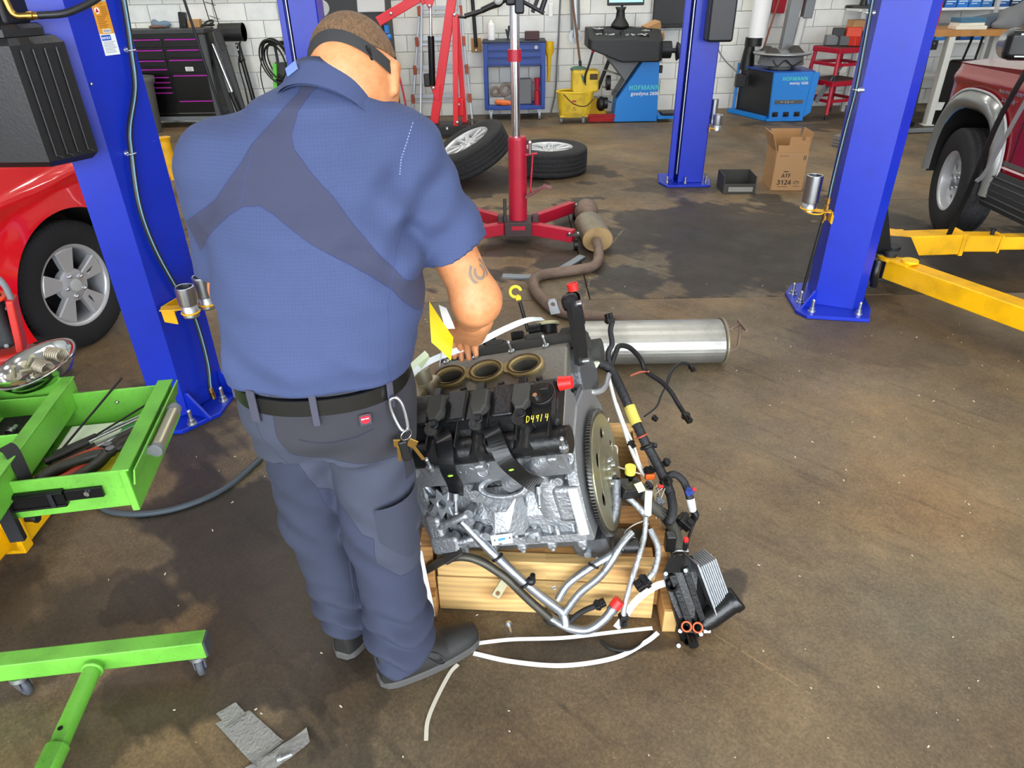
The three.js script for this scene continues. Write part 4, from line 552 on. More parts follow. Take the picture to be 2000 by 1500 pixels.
// belt, loops, carabiner and keys
{
  const ring = (a, b, y0, y1, t, n = 64) => grid(n, 6, (u, v) => { const th = u * 2 * PI, q = v * 4; const o = q < 1 ? [0, y0] : q < 2 ? [0, y1] : [t, y1]; const k = v < 0.01 || v > 0.99 ? [0, y0] : v < 0.34 ? [t, y0 + (y1 - y0) * 0.1] : v < 0.67 ? [t, y0 + (y1 - y0) * 0.9] : [0, y1]; const p = 2.3, c = Math.cos(th), s = Math.sin(th), cc = Math.sign(c) * Math.abs(c) ** (2 / p), ss = Math.sign(s) * Math.abs(s) ** (2 / p), X = (a + k[0]) * cc, Z = (b + k[0]) * ss, ct = Math.cos(0.11), st = Math.sin(0.11); return [-0.425 + X * ct + Z * st, k[1] - 0.012 * ss, -1.367 - X * st + Z * ct]; });
  const bl = W(man, 'belt', [ring(0.189, 0.149, 0.916, 0.962, 0.006)], mat(0x121312, 0.32, 0, { clearcoat: 0.4, clearcoatRoughness: 0.2 }));
  const loop = (th) => { const c = Math.cos(th), s = Math.sin(th), p = 2.3, cc = Math.sign(c) * Math.abs(c) ** (2 / p), ss = Math.sign(s) * Math.abs(s) ** (2 / p), X = 0.199 * cc, Z = 0.159 * ss, ct = Math.cos(0.11), st = Math.sin(0.11); return [-0.425 + X * ct + Z * st, 0.938 - 0.012 * ss, -1.367 - X * st + Z * ct, Math.atan2(cc / 0.199, ss / 0.159) + 0.11]; };
  for (const th of [0.75, 1.58, 2.25, 3.0]) { const [x, y, z, a] = loop(th); W(man, 'belt_loop', [B(th === 2.25 ? 0.022 : 0.015, 0.078, 0.006, x, y, z, 0.002, [0, a, 0])], mat(0x454553, 0.9)); }
  const [kx, ky, kz] = loop(0.75); const x0 = kx + 0.006, z0 = kz + 0.012;
  const cb = W(man, 'carabiner', [tube([[x0 - 0.006, 0.915, z0], [x0 + 0.008, 0.922, z0], [x0 + 0.02, 0.90, z0], [x0 + 0.027, 0.855, z0 + 0.004], [x0 + 0.022, 0.842, z0 + 0.006], [x0 + 0.01, 0.846, z0 + 0.006], [x0 - 0.004, 0.885, z0 + 0.002]], 0.0042, 80, 8, true)], mat(0xc9ced6, 0.25, 1));
  W(man, 'key_ring', [TO(0.014, 0.0016, x0 + 0.022, 0.832, z0 + 0.01, [0.2, 0.7, 0])], M.chrome);
  W(man, 'key', [B(0.02, 0.022, 0.003, x0 + 0.034, 0.812, z0 + 0.014, 0.001, [0, 0, -0.5]), B(0.008, 0.04, 0.0025, x0 + 0.046, 0.785, z0 + 0.014, 0.0005, [0, 0, 0.5])], M.brass);
  W(man, 'key_fob', [B(0.022, 0.055, 0.012, x0 + 0.016, 0.792, z0 + 0.012, 0.005, [0, 0.2, 0.15])], M.black); W(man, 'key', [B(0.016, 0.02, 0.003, x0, 0.812, z0 + 0.012, 0.001), B(0.007, 0.04, 0.0025, x0 + 0.002, 0.782, z0 + 0.012, 0.0005)], M.brass);
}
// shoes
function shoe(o, dir, full) {
  const F = (s, l, h) => { const L = [dir[0], dir[1]], R = [-dir[1], dir[0]]; return [o[0] + L[0] * s + R[0] * l, h, o[1] + L[1] * s + R[1] * l]; };
  const hw = (s) => 0.038 + 0.018 * Math.sin(Math.min(1, Math.max(0, s / 0.3)) * PI * 0.9) - 0.0 + 0.004 * Math.max(0, s - 0.1) / 0.2, out = []; for (let i = 0; i <= 20; i++) { const s = 0.31 * i / 20; out.push([s, Math.max(0.001, hw(s) * Math.sqrt(Math.max(0, 1 - ((s - 0.155) / 0.158) ** 10)))]); }
  const plan = [...out.map(([s, l]) => [s, l]), ...out.slice().reverse().map(([s, l]) => [s, -l])].map(([s, l]) => { const p = F(s, l, 0); return [p[0], p[2]]; });
  const up = (x, y, z) => { const dx = x - o[0], dz = z - o[1], s = dx * dir[0] + dz * dir[1], l = -dx * dir[1] + dz * dir[0]; const w = hw(s) * Math.sqrt(Math.max(0.0, 1 - ((s - 0.155) / 0.158) ** 10)) - 0.003; const top = 0.115 - 0.055 * Math.min(1, Math.max(0, (s - 0.07) / 0.13)) - 0.0 * s - (s > 0.22 ? 1.6 * (s - 0.22) ** 2 : 0) - (s < 0.02 ? (0.02 - s) * 1.5 : 0); const q = Math.hypot(Math.abs(l) / Math.max(w, 0.004), Math.max(0, y - 0.01) / top); return Math.max((q - 1) * Math.min(Math.max(w, 0.004), top) * 0.9, Math.abs(s - 0.155) - 0.150); };
  const sh = W(man, 'shoe', [netMesh((x, y, z) => Math.max(up(x, y, z), 0.012 - y), [Math.min(...plan.map((p) => p[0])) - 0.02, 0, Math.min(...plan.map((p) => p[1])) - 0.02], [Math.max(...plan.map((p) => p[0])) + 0.02, 0.14, Math.max(...plan.map((p) => p[1])) + 0.02], 0.005)], mat(0x1d1c1b, 0.55));
  const g = prismY(plan, 0, 0.026, 0.004); g.translate(0.42, 0, 1.36); mesh(sh, 'sole', g, mat(0x4a4947, 0.7));
  if (full) { for (let i = 0; i < 4; i++) { const s = 0.125 + i * 0.022; const q = tube([F(s - 0.008, -0.036, 0.062 - i * 0.006), F(s, -0.018, 0.085 - i * 0.008), F(s + 0.008, 0.012, 0.088 - i * 0.008), F(s, 0.036, 0.066 - i * 0.006)], 0.0026, 24, 6); q.translate(0.42, 0, 1.36); mesh(sh, 'lace', q, M.black); } const q = tube([F(0.13, 0.03, 0.07), F(0.15, 0.06, 0.05), F(0.175, 0.062, 0.04), F(0.165, 0.045, 0.062), F(0.135, 0.03, 0.075)], 0.0024, 40, 6); q.translate(0.42, 0, 1.36); mesh(sh, 'lace', q, M.black); }
}
shoe([-0.385, -1.235], [0.862, -0.507], true); shoe([-0.505, -1.315], [0.32, -0.947], false);

// ---------- engine on its wooden cradle ----------
const woodTex = (a, b, c0, s) => tex(512, 256, (u, v) => { const g = fbm(u * 3, v * 26 + 1.5 * fbm(u * 2, v * 3, 3, s, 0), 4, s + 3), ring = 0.5 + 0.5 * Math.sin((v * 14 + 2.2 * fbm(u * 1.5, v * 2, 3, s + 8)) * 6.28), kn = Math.max(0, 1 - Math.hypot((u - 0.33) * 7, (v - 0.6) * 5)) + Math.max(0, 1 - Math.hypot((u - 0.8) * 9, (v - 0.25) * 6)); const k = 0.86 + 0.22 * (g - 0.5) + 0.10 * (ring - 0.5) - 0.4 * kn * kn; return [a * k, b * k * (1 - 0.1 * kn), c0 * k * (1 - 0.2 * kn)]; }, true, [1.4, 3]);
const pine = mat(0xffffff, 0.7, 0, { map: woodTex(232, 190, 122, 5) }), pine2 = mat(0xffffff, 0.72, 0, { map: woodTex(205, 150, 86, 15) }); pine.userData.metres = pine2.userData.metres = true;
const endGrain = mat(0xffffff, 0.75, 0, { map: tex(256, 256, (u, v) => { const r = Math.hypot(u - 0.2, v + 0.6), k = 0.82 + 0.18 * Math.sin(r * 90 + 3 * fbm(u * 6, v * 6, 2, 4)); return [225 * k, 182 * k, 112 * k]; }, true, [18, 18]) }); endGrain.userData.metres = true;
{
  const t = thing('wooden_cradle', 'pine plank cradle on the floor carrying the engine', 'cradle', [0.09, 0, -1.72]);
  W(t, 'front_plank', [bar([-0.235, 0.07, -1.515], [0.415, 0.07, -1.462], 0.038, 0.138, [0, 1, 0], 0.003)], pine); W(t, 'front_plank', [bar([-0.232, 0.178, -1.518], [0.412, 0.182, -1.464], 0.042, 0.07, [0, 1, 0], 0.003)], pine);
  W(t, 'front_ledge', [bar([-0.23, 0.195, -1.56], [0.41, 0.2, -1.505], 0.045, 0.03, [0, 1, 0], 0.003)], pine2);
  const rr3 = W(t, 'side_rail', [bar([0.455, 0.046, -1.395], [0.49, 0.046, -2.25], 0.042, 0.09, [0, 1, 0], 0.004)], pine2); const eg = B(0.039, 0.087, 0.003, 0.4548, 0.0462, -1.3935, 0.001, [0, -0.04, 0]); eg.translate(-0.09, 0, 1.72); mesh(rr3, 'end_grain', eg, endGrain);
  W(t, 'side_rail', [bar([-0.262, 0.046, -1.46], [-0.225, 0.046, -2.28], 0.042, 0.09, [0, 1, 0], 0.004)], pine2);
  W(t, 'side_post', [bar([-0.262, 0.0, -1.54], [-0.262, 0.25, -1.55], 0.04, 0.09, [0, 0, 1], 0.003)], pine2); W(t, 'side_post', [bar([0.44, 0.0, -1.54], [0.44, 0.24, -1.55], 0.04, 0.09, [0, 0, 1], 0.003)], pine2);
  W(t, 'side_plank', [bar([-0.262, 0.16, -1.60], [-0.228, 0.16, -2.26], 0.038, 0.14, [0, 1, 0], 0.003)], pine2); W(t, 'side_plank', [bar([0.445, 0.14, -1.60], [0.478, 0.14, -2.22], 0.038, 0.09, [0, 1, 0], 0.003)], pine2);
  W(t, 'rear_plank', [bar([-0.22, 0.10, -2.24], [0.48, 0.10, -2.2], 0.04, 0.19, [0, 1, 0], 0.003)], pine); W(t, 'bearer', [bar([-0.24, 0.105, -1.82], [0.46, 0.105, -1.78], 0.09, 0.025, [0, 1, 0], 0.003)], pine2);
}
const eng = thing('engine', 'bare six-cylinder engine with black plastic covers resting on the pine cradle', 'engine');
{ const a = V(0.933, 0.276, 0.233).normalize(), z = V(-0.264, 0.084, 0.961).normalize(), u = z.clone().cross(a).normalize(); z.copy(a).cross(u); eng.applyMatrix4(new THREE.Matrix4().makeBasis(a, u, z).setPosition(0.254, 0.424, -1.626)); }
const castM = bumpy(0x9ea1a4, 0.5, 0.8, 0.002), castDull = bumpy(0x6f7276, 0.52, 0.75, 0.002), plasticM = bumpy(0x131415, 0.38, 0, 0.0008), dusty = worn(0x3a3a36, 0.75, 0, 0.3), gasketM = worn(0xab9663, 0.6, 0.3, 0.35);
const bank = (s) => ({ b: [0, 0.866, 0.5 * s], c: [0, -0.5, 0.866 * s] });
const on = (s) => { const { b, c } = bank(s); return (x, bb, cc) => [x, b[1] * bb + c[1] * cc + (s < 0 ? 0.012 : 0), b[2] * bb + c[2] * cc - (s < 0 ? 0.045 : 0)]; };   // point in bank coordinates: along crank, away from crank, outward
const N1 = on(1), F1 = on(-1);
const bankSec = (s, pts, x0, x1, bv = 0.006) => { const q = on(s), o = pts.map(([bb, cc]) => { const p = q(0, bb, cc); return [p[2], p[1]]; }); return secX(s > 0 ? o : o.slice().reverse(), x0, x1, bv); };
function secX(pts, x0, x1, bv = 0.005, holes = []) { const g = ext(pts.map(([z, y]) => [-z, y]), x1 - x0, bv, holes.map((h) => h.map(([z, y]) => [-z, y]))); g.rotateY(PI / 2); g.translate((x0 + x1) / 2, 0, 0); return g; }   // outline [z, y] run along the crank
const bankM = (s, x, bb, cc, turn = 0) => { const { b, c } = bank(s), p = on(s)(x, bb, cc); const m = new THREE.Matrix4().makeBasis(V(1, 0, 0), V(...b), V(...c).multiplyScalar(1)); if (s < 0) m.makeBasis(V(-1, 0, 0), V(...b), V(...c)); return m.multiply(new THREE.Matrix4().makeRotationY(turn)).setPosition(...p); };   // local y away from the crank, z outward
const put = (g, m) => { g.applyMatrix4(m); return g; };
const studAt = (p, d, r = 0.007, L = 0.03) => { const q = V(...d).normalize(), e = V(...p).addScaledVector(q, L); return [rod(p, e.toArray(), r * 0.6), rod(p, V(...p).addScaledVector(q, L * 0.35).toArray(), r * 1.35, r * 1.35, 6), S(r * 0.75, e.x, e.y, e.z)]; };
// block
const blk = mesh(eng, 'block', [secX([[-0.20, -0.07], [0.20, -0.07], [0.20, 0.0], [0.175, 0.05], [0.17, 0.10], [0.19, 0.14], [0.10, 0.2], [0.03, 0.17], [-0.03, 0.17], [-0.10, 0.2], [-0.19, 0.14], [-0.17, 0.10], [-0.175, 0.05], [-0.20, 0.0]], -0.43, -0.03), secX([[-0.215, -0.085], [0.215, -0.085], [0.215, -0.06], [-0.215, -0.06]], -0.44, -0.02, 0.004)], castM);
for (let i = 0; i < 6; i++) mesh(blk, 'rib', [secX([[0.165, 0.1], [0.192, 0.0], [0.205, -0.06], [0.16, -0.06]], -0.40 + i * 0.068, -0.388 + i * 0.068, 0.003)], castM);
mesh(blk, 'cylinder_bulge', [put(C(0.05, 0.055, 0.12, 0, 0, 0, 'y', 20), new THREE.Matrix4().makeTranslation(-0.10, 0.05, 0.155))], castM); mesh(blk, 'cylinder_bulge', [put(B(0.07, 0.12, 0.06, 0, 0, 0, 0.02), new THREE.Matrix4().makeTranslation(-0.055, 0.03, 0.18))], castM);
for (const [x, y, r] of [[-0.10, 0.115, 0.02], [-0.155, 0.11, 0.013], [-0.055, 0.11, 0.013]]) mesh(blk, 'boss', [C(r, r * 1.1, 0.05, x, y, 0.19, 'z', 16), C(r * 0.5, r * 0.5, 0.052, x, y, 0.1905, 'z', 12)], castM);
for (let i = 0; i < 7; i++) mesh(blk, 'rail_bolt', [C(0.010, 0.011, 0.018, -0.41 + i * 0.062, -0.05, 0.207, 'y', 10), C(0.008, 0.008, 0.03, -0.41 + i * 0.062, -0.045, 0.207, 'y', 6)], M.zinc);
// heads
const headSec = [[0.19, -0.09], [0.20, 0.09], [0.23, 0.125], [0.335, 0.115], [0.335, -0.085], [0.26, -0.115]];
const nh = mesh(eng, 'cylinder_head', [bankSec(1, headSec, -0.47, -0.005)], castM), fh = mesh(eng, 'cylinder_head', [bankSec(-1, headSec, -0.47, -0.005)], castDull);
mesh(nh, 'exhaust_flange', [put(ext(circ(0, 0, 0.075, 28, 0.034), 0.035, 0.005, [circ(0, 0, 0.058, 24, 0.02)]), new THREE.Matrix4().makeRotationFromEuler(new THREE.Euler(-0.55, 0, -0.05)).setPosition(-0.205, 0.115, 0.225))], castM);
mesh(nh, 'water_passage', [tube([[-0.19, 0.125, 0.225], [-0.12, 0.165, 0.24], [-0.05, 0.215, 0.245], [-0.01, 0.235, 0.235]], 0.026, 30, 14)], castM);
mesh(nh, 'outlet_ring', [TO(0.02, 0.009, -0.018, 0.185, 0.225, [0, 0.4, 0], 10, 24), C(0.018, 0.018, 0.02, -0.018, 0.185, 0.222, 'z', 20)], castM); mesh(nh, 'outlet_plug', [C(0.014, 0.014, 0.03, -0.018, 0.185, 0.222, 'z', 18)], mat(0x1c2747, 0.5));
for (const [x, y, z, r] of [[-0.245, 0.18, 0.235, 0.013], [-0.225, 0.205, 0.245, 0.009], [-0.265, 0.205, 0.24, 0.010], [-0.30, 0.19, 0.235, 0.009]]) mesh(nh, 'core_plug', [C(r, r, 0.02, x, y, z, 'z', 18), TO(r, 0.003, x, y, z + 0.01, [0, 0, 0])], M.alu);
mesh(nh, 'head_edge', [bankSec(1, [[0.33, -0.09], [0.345, -0.09], [0.345, 0.128], [0.33, 0.128]], -0.475, 0.0, 0.004)], castM);
for (let i = 0; i < 5; i++) mesh(nh, 'lug', [put(B(0.03, 0.03, 0.03, 0, 0, 0, 0.008), bankM(1, -0.43 + i * 0.1, 0.325, 0.128))], castM);
// valve covers, coils, brackets
function valveCover(s, m) {
  const q = on(s), vc = mesh(eng, 'valve_cover', [bankSec(s, [[0.345, -0.075], [0.385, -0.072], [0.398, -0.055], [0.40, 0.03], [0.39, 0.055], [0.375, 0.065], [0.385, 0.085], [0.375, 0.118], [0.345, 0.125]], -0.475, 0.0, 0.006), bankSec(s, [[0.345, -0.06], [0.41, -0.055], [0.415, -0.02], [0.41, 0.055], [0.345, 0.075]], -0.07, -0.004, 0.008)], m);
  for (const x of [-0.395, -0.285, -0.15]) mesh(vc, 'raised_panel', [put(B(0.062, 0.022, 0.10, 0, 0, 0, 0.008), bankM(s, x, 0.398, -0.015))], m);
  for (const x of [-0.345, -0.215, -0.095]) mesh(vc, 'plug_tower', [put(C(0.026, 0.034, 0.06, 0, 0, 0, 'y', 18), bankM(s, x, 0.375, 0.045)), put(C(0.03, 0.036, 0.12, 0, 0, 0, 'z', 16), bankM(s, x, 0.362, 0.068))], m);
  for (const x of [-0.42, -0.28, -0.155, -0.03]) mesh(vc, 'cam_lobe_cover', [put(C(0.036, 0.036, 0.105, 0, 0, 0, 'x', 18), bankM(s, x, 0.352, 0.095))], m);
  for (let i = 0; i < 6; i++) mesh(vc, 'rib', [put(B(0.005, 0.02, 0.16, 0, 0, 0, 0.002), bankM(s, -0.445 + i * 0.085, 0.393, 0.03))], m); return vc;
}
const vcN = valveCover(1, plasticM), vcF = valveCover(-1, dusty);
[-0.335, -0.207, -0.09].forEach((x) => {
  const cl = mesh(vcN, 'ignition_coil', [put(ext([[-0.02, -0.035], [0.02, -0.035], [0.024, -0.028], [0.024, 0.018], [0.012, 0.042], [-0.012, 0.042], [-0.024, 0.018], [-0.024, -0.028]], 0.022, 0.004).rotateX(PI / 2), bankM(1, x, 0.425, -0.005)), put(C(0.021, 0.023, 0.05, 0, 0, 0, 'y', 16), bankM(1, x, 0.39, 0))], dusty);
  mesh(cl, 'coil_bolt', [put(C(0.008, 0.008, 0.014, 0, 0, 0, 'y', 12), bankM(1, x + 0.004, 0.425, 0.05)), put(TO(0.009, 0.003, 0, 0.004, 0), bankM(1, x + 0.004, 0.42, 0.05))], M.darkMetal); mesh(cl, 'connector', [put(B(0.022, 0.018, 0.026, 0, 0, 0, 0.003), bankM(1, x, 0.424, -0.05))], plasticM);
});
mesh(vcN, 'cam_sensor', [put(C(0.03, 0.031, 0.016, 0, 0, 0, 'y', 28), bankM(1, -0.035, 0.42, -0.005)), put(B(0.024, 0.022, 0.022, 0, 0, 0, 0.003), bankM(1, -0.025, 0.435, -0.012)), put(TO(0.032, 0.003, 0, 0, 0), bankM(1, -0.035, 0.424, -0.005))], plasticM); mesh(vcN, 'sensor_screw', [put(C(0.006, 0.006, 0.01, 0, 0, 0), bankM(1, -0.05, 0.43, 0.005))], M.chrome);
{ // paint-marker writing
  const st = { D: [[0, 0, 0, 1], [0, 1, 0.6, 0.8], [0.6, 0.8, 0.62, 0.25], [0.62, 0.25, 0, 0]], 4: [[0.1, 1, 0, 0.45], [0, 0.45, 0.7, 0.5], [0.55, 0.95, 0.45, -0.1]], 9: [[0.6, 0.9, 0.1, 0.85], [0.1, 0.85, 0.12, 0.5], [0.12, 0.5, 0.6, 0.6], [0.6, 0.95, 0.45, 0]], P: [[0.25, 1, 0.05, -0.05]] }, g = [];
  [...'D49P4'].forEach((ch, i) => { for (const [a, b, c, d] of st[ch]) g.push(rod([(i * 0.0125 + a * 0.011), 0, -(b * 0.02)], [(i * 0.0125 + c * 0.011), 0, -(d * 0.02)], 0.0011, 0.0011, 6)); });
  const w = mesh(vcN, 'paint_marking', [put(MG(g).scale(1, 0.5, 1), bankM(1, -0.075, 0.4135, 0.072))], mat(0xe6d63a, 0.5)); w.userData.label = 'yellow handwritten paint marking';
}
mesh(vcN, 'breather_cap', [put(C(0.016, 0.019, 0.034, 0, 0, 0, 'x', 18), bankM(1, 0.018, 0.40, -0.045))], M.redCap);
for (const [x, bb, cc] of [[-0.36, 0.35, 0.14], [0.012, 0.36, 0.13]]) mesh(vcN, 'stud_bolt', studAt(N1(x, bb, cc), [0.1, 1, 0.35], 0.009, 0.04), M.zinc);
for (const [x, lean] of [[-0.30, -0.03], [-0.16, 0.03]]) { const g = ribbon([N1(x - 0.02, 0.40, 0.06), N1(x, 0.405, 0.10), N1(x + 0.01 + lean * 0.4, 0.37, 0.15), N1(x + 0.02 + lean, 0.30, 0.165), N1(x + 0.03 + lean * 1.6, 0.27, 0.175)], [[0, 0.9, 0.45], [0, 0.8, 0.6], [0, 0.4, 0.9], [0, 0.2, 1], [0, 0.5, 0.9]], 0.044, 0.006, 30); const br = mesh(eng, 'bracket', [g], M.blackSheen); mesh(br, 'bracket_bolt', studAt(N1(x + 0.03 + lean * 1.6, 0.275, 0.18), [0, -0.8, 0.6], 0.008, 0.05), M.zinc); mesh(br, 'green_mark', [S(0.006, ...N1(x + 0.012 + lean * 0.5, 0.345, 0.162), [1.4, 0.5, 0.6])], mat(0x9ccf3a, 0.5)); }
// far bank: inclined intake face with three gasketed ports
const inF = (x, bb, cc) => F1(x, bb, cc);
const portM = (x) => new THREE.Matrix4().makeRotationFromEuler(new THREE.Euler(-0.98, 0, 0)).setPosition(x, 0.349, -0.058), portX = [-0.155, -0.278, -0.398];
{ // flange with the three intake runners bored through it
  const strip = (g) => { const q = MG([g]); return q; }; let br = new Brush(strip(secX([[-0.02, 0.255], [-0.14, 0.26], [-0.15, 0.365], [-0.10, 0.372], [-0.015, 0.312]], -0.46, -0.03, 0.006))); br.updateMatrixWorld(); const ev = new Evaluator();
  for (const x of portX) { const c = new Brush(strip(put(xf(new THREE.CylinderGeometry(0.041, 0.034, 0.16, 24), [0, 0, -0.045], [PI / 2, 0, 0]).scale(1, 0.57, 1), portM(x)))); c.updateMatrixWorld(); br = ev.evaluate(br, c, SUBTRACTION); br.updateMatrixWorld(); }
  mesh(fh, 'intake_face', br.geometry, bumpy(0x85827a, 0.5, 0.65, 0.0015));
}
portX.forEach((x) => {
  const m = portM(x), prt = mesh(fh, 'intake_port', [put(ext(circ(0, 0, 0.058, 26, 0.038), 0.02, 0.004, [circ(0, 0, 0.042, 20, 0.024)]), m), put(ext([[-0.066, -0.014], [-0.05, -0.022], [-0.05, 0.022], [-0.066, 0.014]], 0.014, 0.002), m)], gasketM);
  mesh(prt, 'gasket_bead', [put(TO(0.05, 0.0025, 0, 0, 0.012, [0, 0, 0], 6, 30).scale(1, 0.63, 1), m)], mat(0x4a3420, 0.7));
});
mesh(eng, 'valley_floor', [secX([[-0.12, 0.14], [0.12, 0.14], [0.13, 0.25], [-0.05, 0.25]], -0.45, -0.02, 0.01)], bumpy(0x2b2a26, 0.7, 0.3, 0.003));
for (const x of [-0.1, -0.216, -0.336]) mesh(fh, 'injector_pocket', [put(B(0.035, 0.03, 0.03, 0, 0, 0, 0.008), new THREE.Matrix4().makeTranslation(x, 0.30, 0.0)), C(0.01, 0.01, 0.03, x, 0.32, 0.01, 'y', 12)], M.iron);
for (const x of [-0.10, -0.21, -0.33, -0.43]) mesh(vcF, 'cover_bolt', studAt(F1(x, 0.345, -0.10), [0, 1, 0.2], 0.008, 0.045), M.zinc);
mesh(vcF, 'fill_neck', [put(C(0.03, 0.03, 0.03, 0, 0, 0, 'y', 24), bankM(-1, -0.13, 0.43, 0.03)), put(C(0.02, 0.02, 0.04, 0, 0, 0, 'x', 16), bankM(-1, -0.16, 0.43, 0.0))], plasticM); mesh(vcF, 'fill_ring', [put(TO(0.034, 0.006, 0, 0.018, 0), bankM(-1, -0.13, 0.43, 0.03))], mat(0xb9b58e, 0.6));
for (const x of [-0.33, -0.23]) mesh(vcF, 'connector', [put(B(0.04, 0.03, 0.03, 0, 0, 0, 0.006), bankM(-1, x, 0.425, 0.02))], plasticM);
mesh(vcF, 'lifting_eye', [put(ext([[-0.015, -0.02], [0.015, -0.02], [0.015, 0.02], [0.008, 0.03], [-0.008, 0.03], [-0.015, 0.02]], 0.006, 0.001, [circ(0, 0.012, 0.007, 12)]), new THREE.Matrix4().makeTranslation(-0.085, 0.445, -0.26))], M.zinc);
// dipstick
const ds = mesh(eng, 'dipstick_tube', [rod([-0.19, 0.38, -0.27], [-0.20, 0.475, -0.295], 0.006)], plasticM); mesh(ds, 'dipstick_ring', [TO(0.017, 0.0055, -0.207, 0.508, -0.30, [0, 0.3, 0], 8, 24, 5.3), B(0.018, 0.014, 0.012, -0.202, 0.487, -0.297, 0.003)], mat(0xe8dc35, 0.5));
// rear lifting bracket, black arms with red cap
const lb2 = mesh(eng, 'lift_bracket', [tube([[0.02, 0.40, -0.28], [0.03, 0.47, -0.25], [0.035, 0.50, -0.23]], 0.026, 20, 12), ribbon([[0.045, 0.50, -0.20], [0.055, 0.47, -0.15], [0.055, 0.40, -0.12], [0.05, 0.33, -0.10]], [[1, 0.2, 0.3], [1, 0.2, 0.3], [1, 0.1, 0.3], [1, 0, 0.3]], 0.055, 0.016, 20), B(0.05, 0.05, 0.05, 0.03, 0.49, -0.22, 0.015)], bumpy(0x1a1b1b, 0.5, 0.2, 0.001)); mesh(lb2, 'red_cap', [C(0.017, 0.015, 0.02, 0.05, 0.535, -0.215, 'y', 18), TO(0.015, 0.003, 0.05, 0.545, -0.215)], M.redCap); mesh(lb2, 'bracket_bolt', [C(0.009, 0.009, 0.02, 0.066, 0.34, -0.10, 'x', 6)], M.zinc); mesh(lb2, 'bracket_bolt', [C(0.009, 0.009, 0.02, 0.062, 0.49, -0.19, 'x', 6)], M.zinc); { lb2.position.set(-0.055, -0.03, -0.02); }
// rear face plate, drive plate and ring gear
const rp2 = mesh(eng, 'rear_flange', [secX([[-0.2, -0.09], [0.205, -0.09], [0.225, 0.0], [0.215, 0.12], [0.16, 0.2], [0.05, 0.25], [-0.05, 0.25], [-0.16, 0.2], [-0.215, 0.12], [-0.225, 0]], -0.03, 0.0, 0.004)], castM); mesh(rp2, 'machined_pad', [B(0.028, 0.15, 0.012, -0.018, 0.02, 0.225, 0.003, [0, 0, 0])], M.lightGrey);
mesh(rp2, 'rear_plate_arm', [secX([[-0.2, 0.18], [0.19, 0.18], [0.24, 0.30], [0.16, 0.33], [0.08, 0.26], [-0.1, 0.26], [-0.2, 0.34], [-0.26, 0.30]], -0.016, -0.006, 0.003)], castDull);
const dp = mesh(eng, 'drive_plate', [put(ext(circ(0, 0, 0.172, 60), 0.005, 0.001, Array.from({ length: 6 }, (_, i) => circ(...polar(0.11, i / 6 * 2 * PI + 0.2), 0.022, 16))), new THREE.Matrix4().makeRotationY(PI / 2).setPosition(0.024, 0, 0)), put(lathe([[0, 0.012], [0.045, 0.012], [0.05, 0.006], [0.10, 0.004], [0.102, 0]], 40), new THREE.Matrix4().makeRotationZ(-PI / 2).setPosition(0.025, 0, 0))], bumpy(0xa9a68c, 0.38, 0.85, 0.0008));
{ const o = []; const n = 116; for (let i = 0; i < n; i++) { for (const [f, r] of [[-0.24, 0.179], [-0.14, 0.188], [0.14, 0.188], [0.24, 0.179]]) o.push(polar(r, (i + f) / n * 2 * PI)); } mesh(dp, 'ring_gear', [put(ext(o, 0.012, 0.0008, [circ(0, 0, 0.166, 60)]), new THREE.Matrix4().makeRotationY(PI / 2).setPosition(0.016, 0, 0))], mat(0x6b6a66, 0.4, 0.9)); for (let i = 0; i < 8; i++) mesh(dp, 'plate_bolt', [C(0.009, 0.009, 0.01, 0.039, ...polar(0.036, i / 8 * 2 * PI), 'x', 6)], M.zinc); }
// engine mount casting, tag, pan, front parts
const mc = mesh(eng, 'mount_casting', [toCreasedNormals(new ConvexGeometry([[-0.30, 0.095, 0.19], [-0.175, 0.10, 0.19], [-0.29, 0.07, 0.215], [-0.185, 0.075, 0.215], [-0.285, -0.04, 0.20], [-0.175, -0.06, 0.20], [-0.278, -0.025, 0.225], [-0.188, -0.045, 0.222], [-0.25, 0.045, 0.24], [-0.215, 0.045, 0.24], [-0.258, -0.012, 0.262], [-0.222, -0.02, 0.262]].map((q) => V(...q))), 0.3), B(0.05, 0.04, 0.03, -0.170, -0.055, 0.215, 0.01), C(0.02, 0.022, 0.05, -0.30, 0.09, 0.195, 'z', 16), C(0.02, 0.022, 0.05, -0.18, 0.095, 0.195, 'z', 16)], castM);
for (const p of [[-0.285, 0.085, 0.222], [-0.19, 0.09, 0.222], [-0.170, -0.055, 0.234]]) mesh(mc, 'mount_bolt', [C(0.012, 0.012, 0.014, ...p, 'z', 6), C(0.016, 0.016, 0.004, p[0], p[1], p[2] - 0.006, 'z', 16)], M.zinc);
{ const tg = mesh(mc, 'tag_plate', [ext([[-0.03, -0.014], [-0.012, -0.014], [-0.01, -0.009], [0.0, -0.009], [0.002, -0.014], [0.032, -0.014], [0.034, 0.012], [-0.03, 0.014]], 0.006, 0.001, [circ(-0.02, 0, 0.0035, 10), circ(0.026, 0, 0.0035, 10)]).rotateX(-0.5).rotateZ(0.1).translate(-0.238, -0.018, 0.276)], M.white); mesh(tg, 'blue_mark', [B(0.022, 0.006, 0.002, -0.235, -0.016, 0.2795, 0.001, [-0.5, 0, 0.15])], mat(0x2d87c9, 0.5)); }
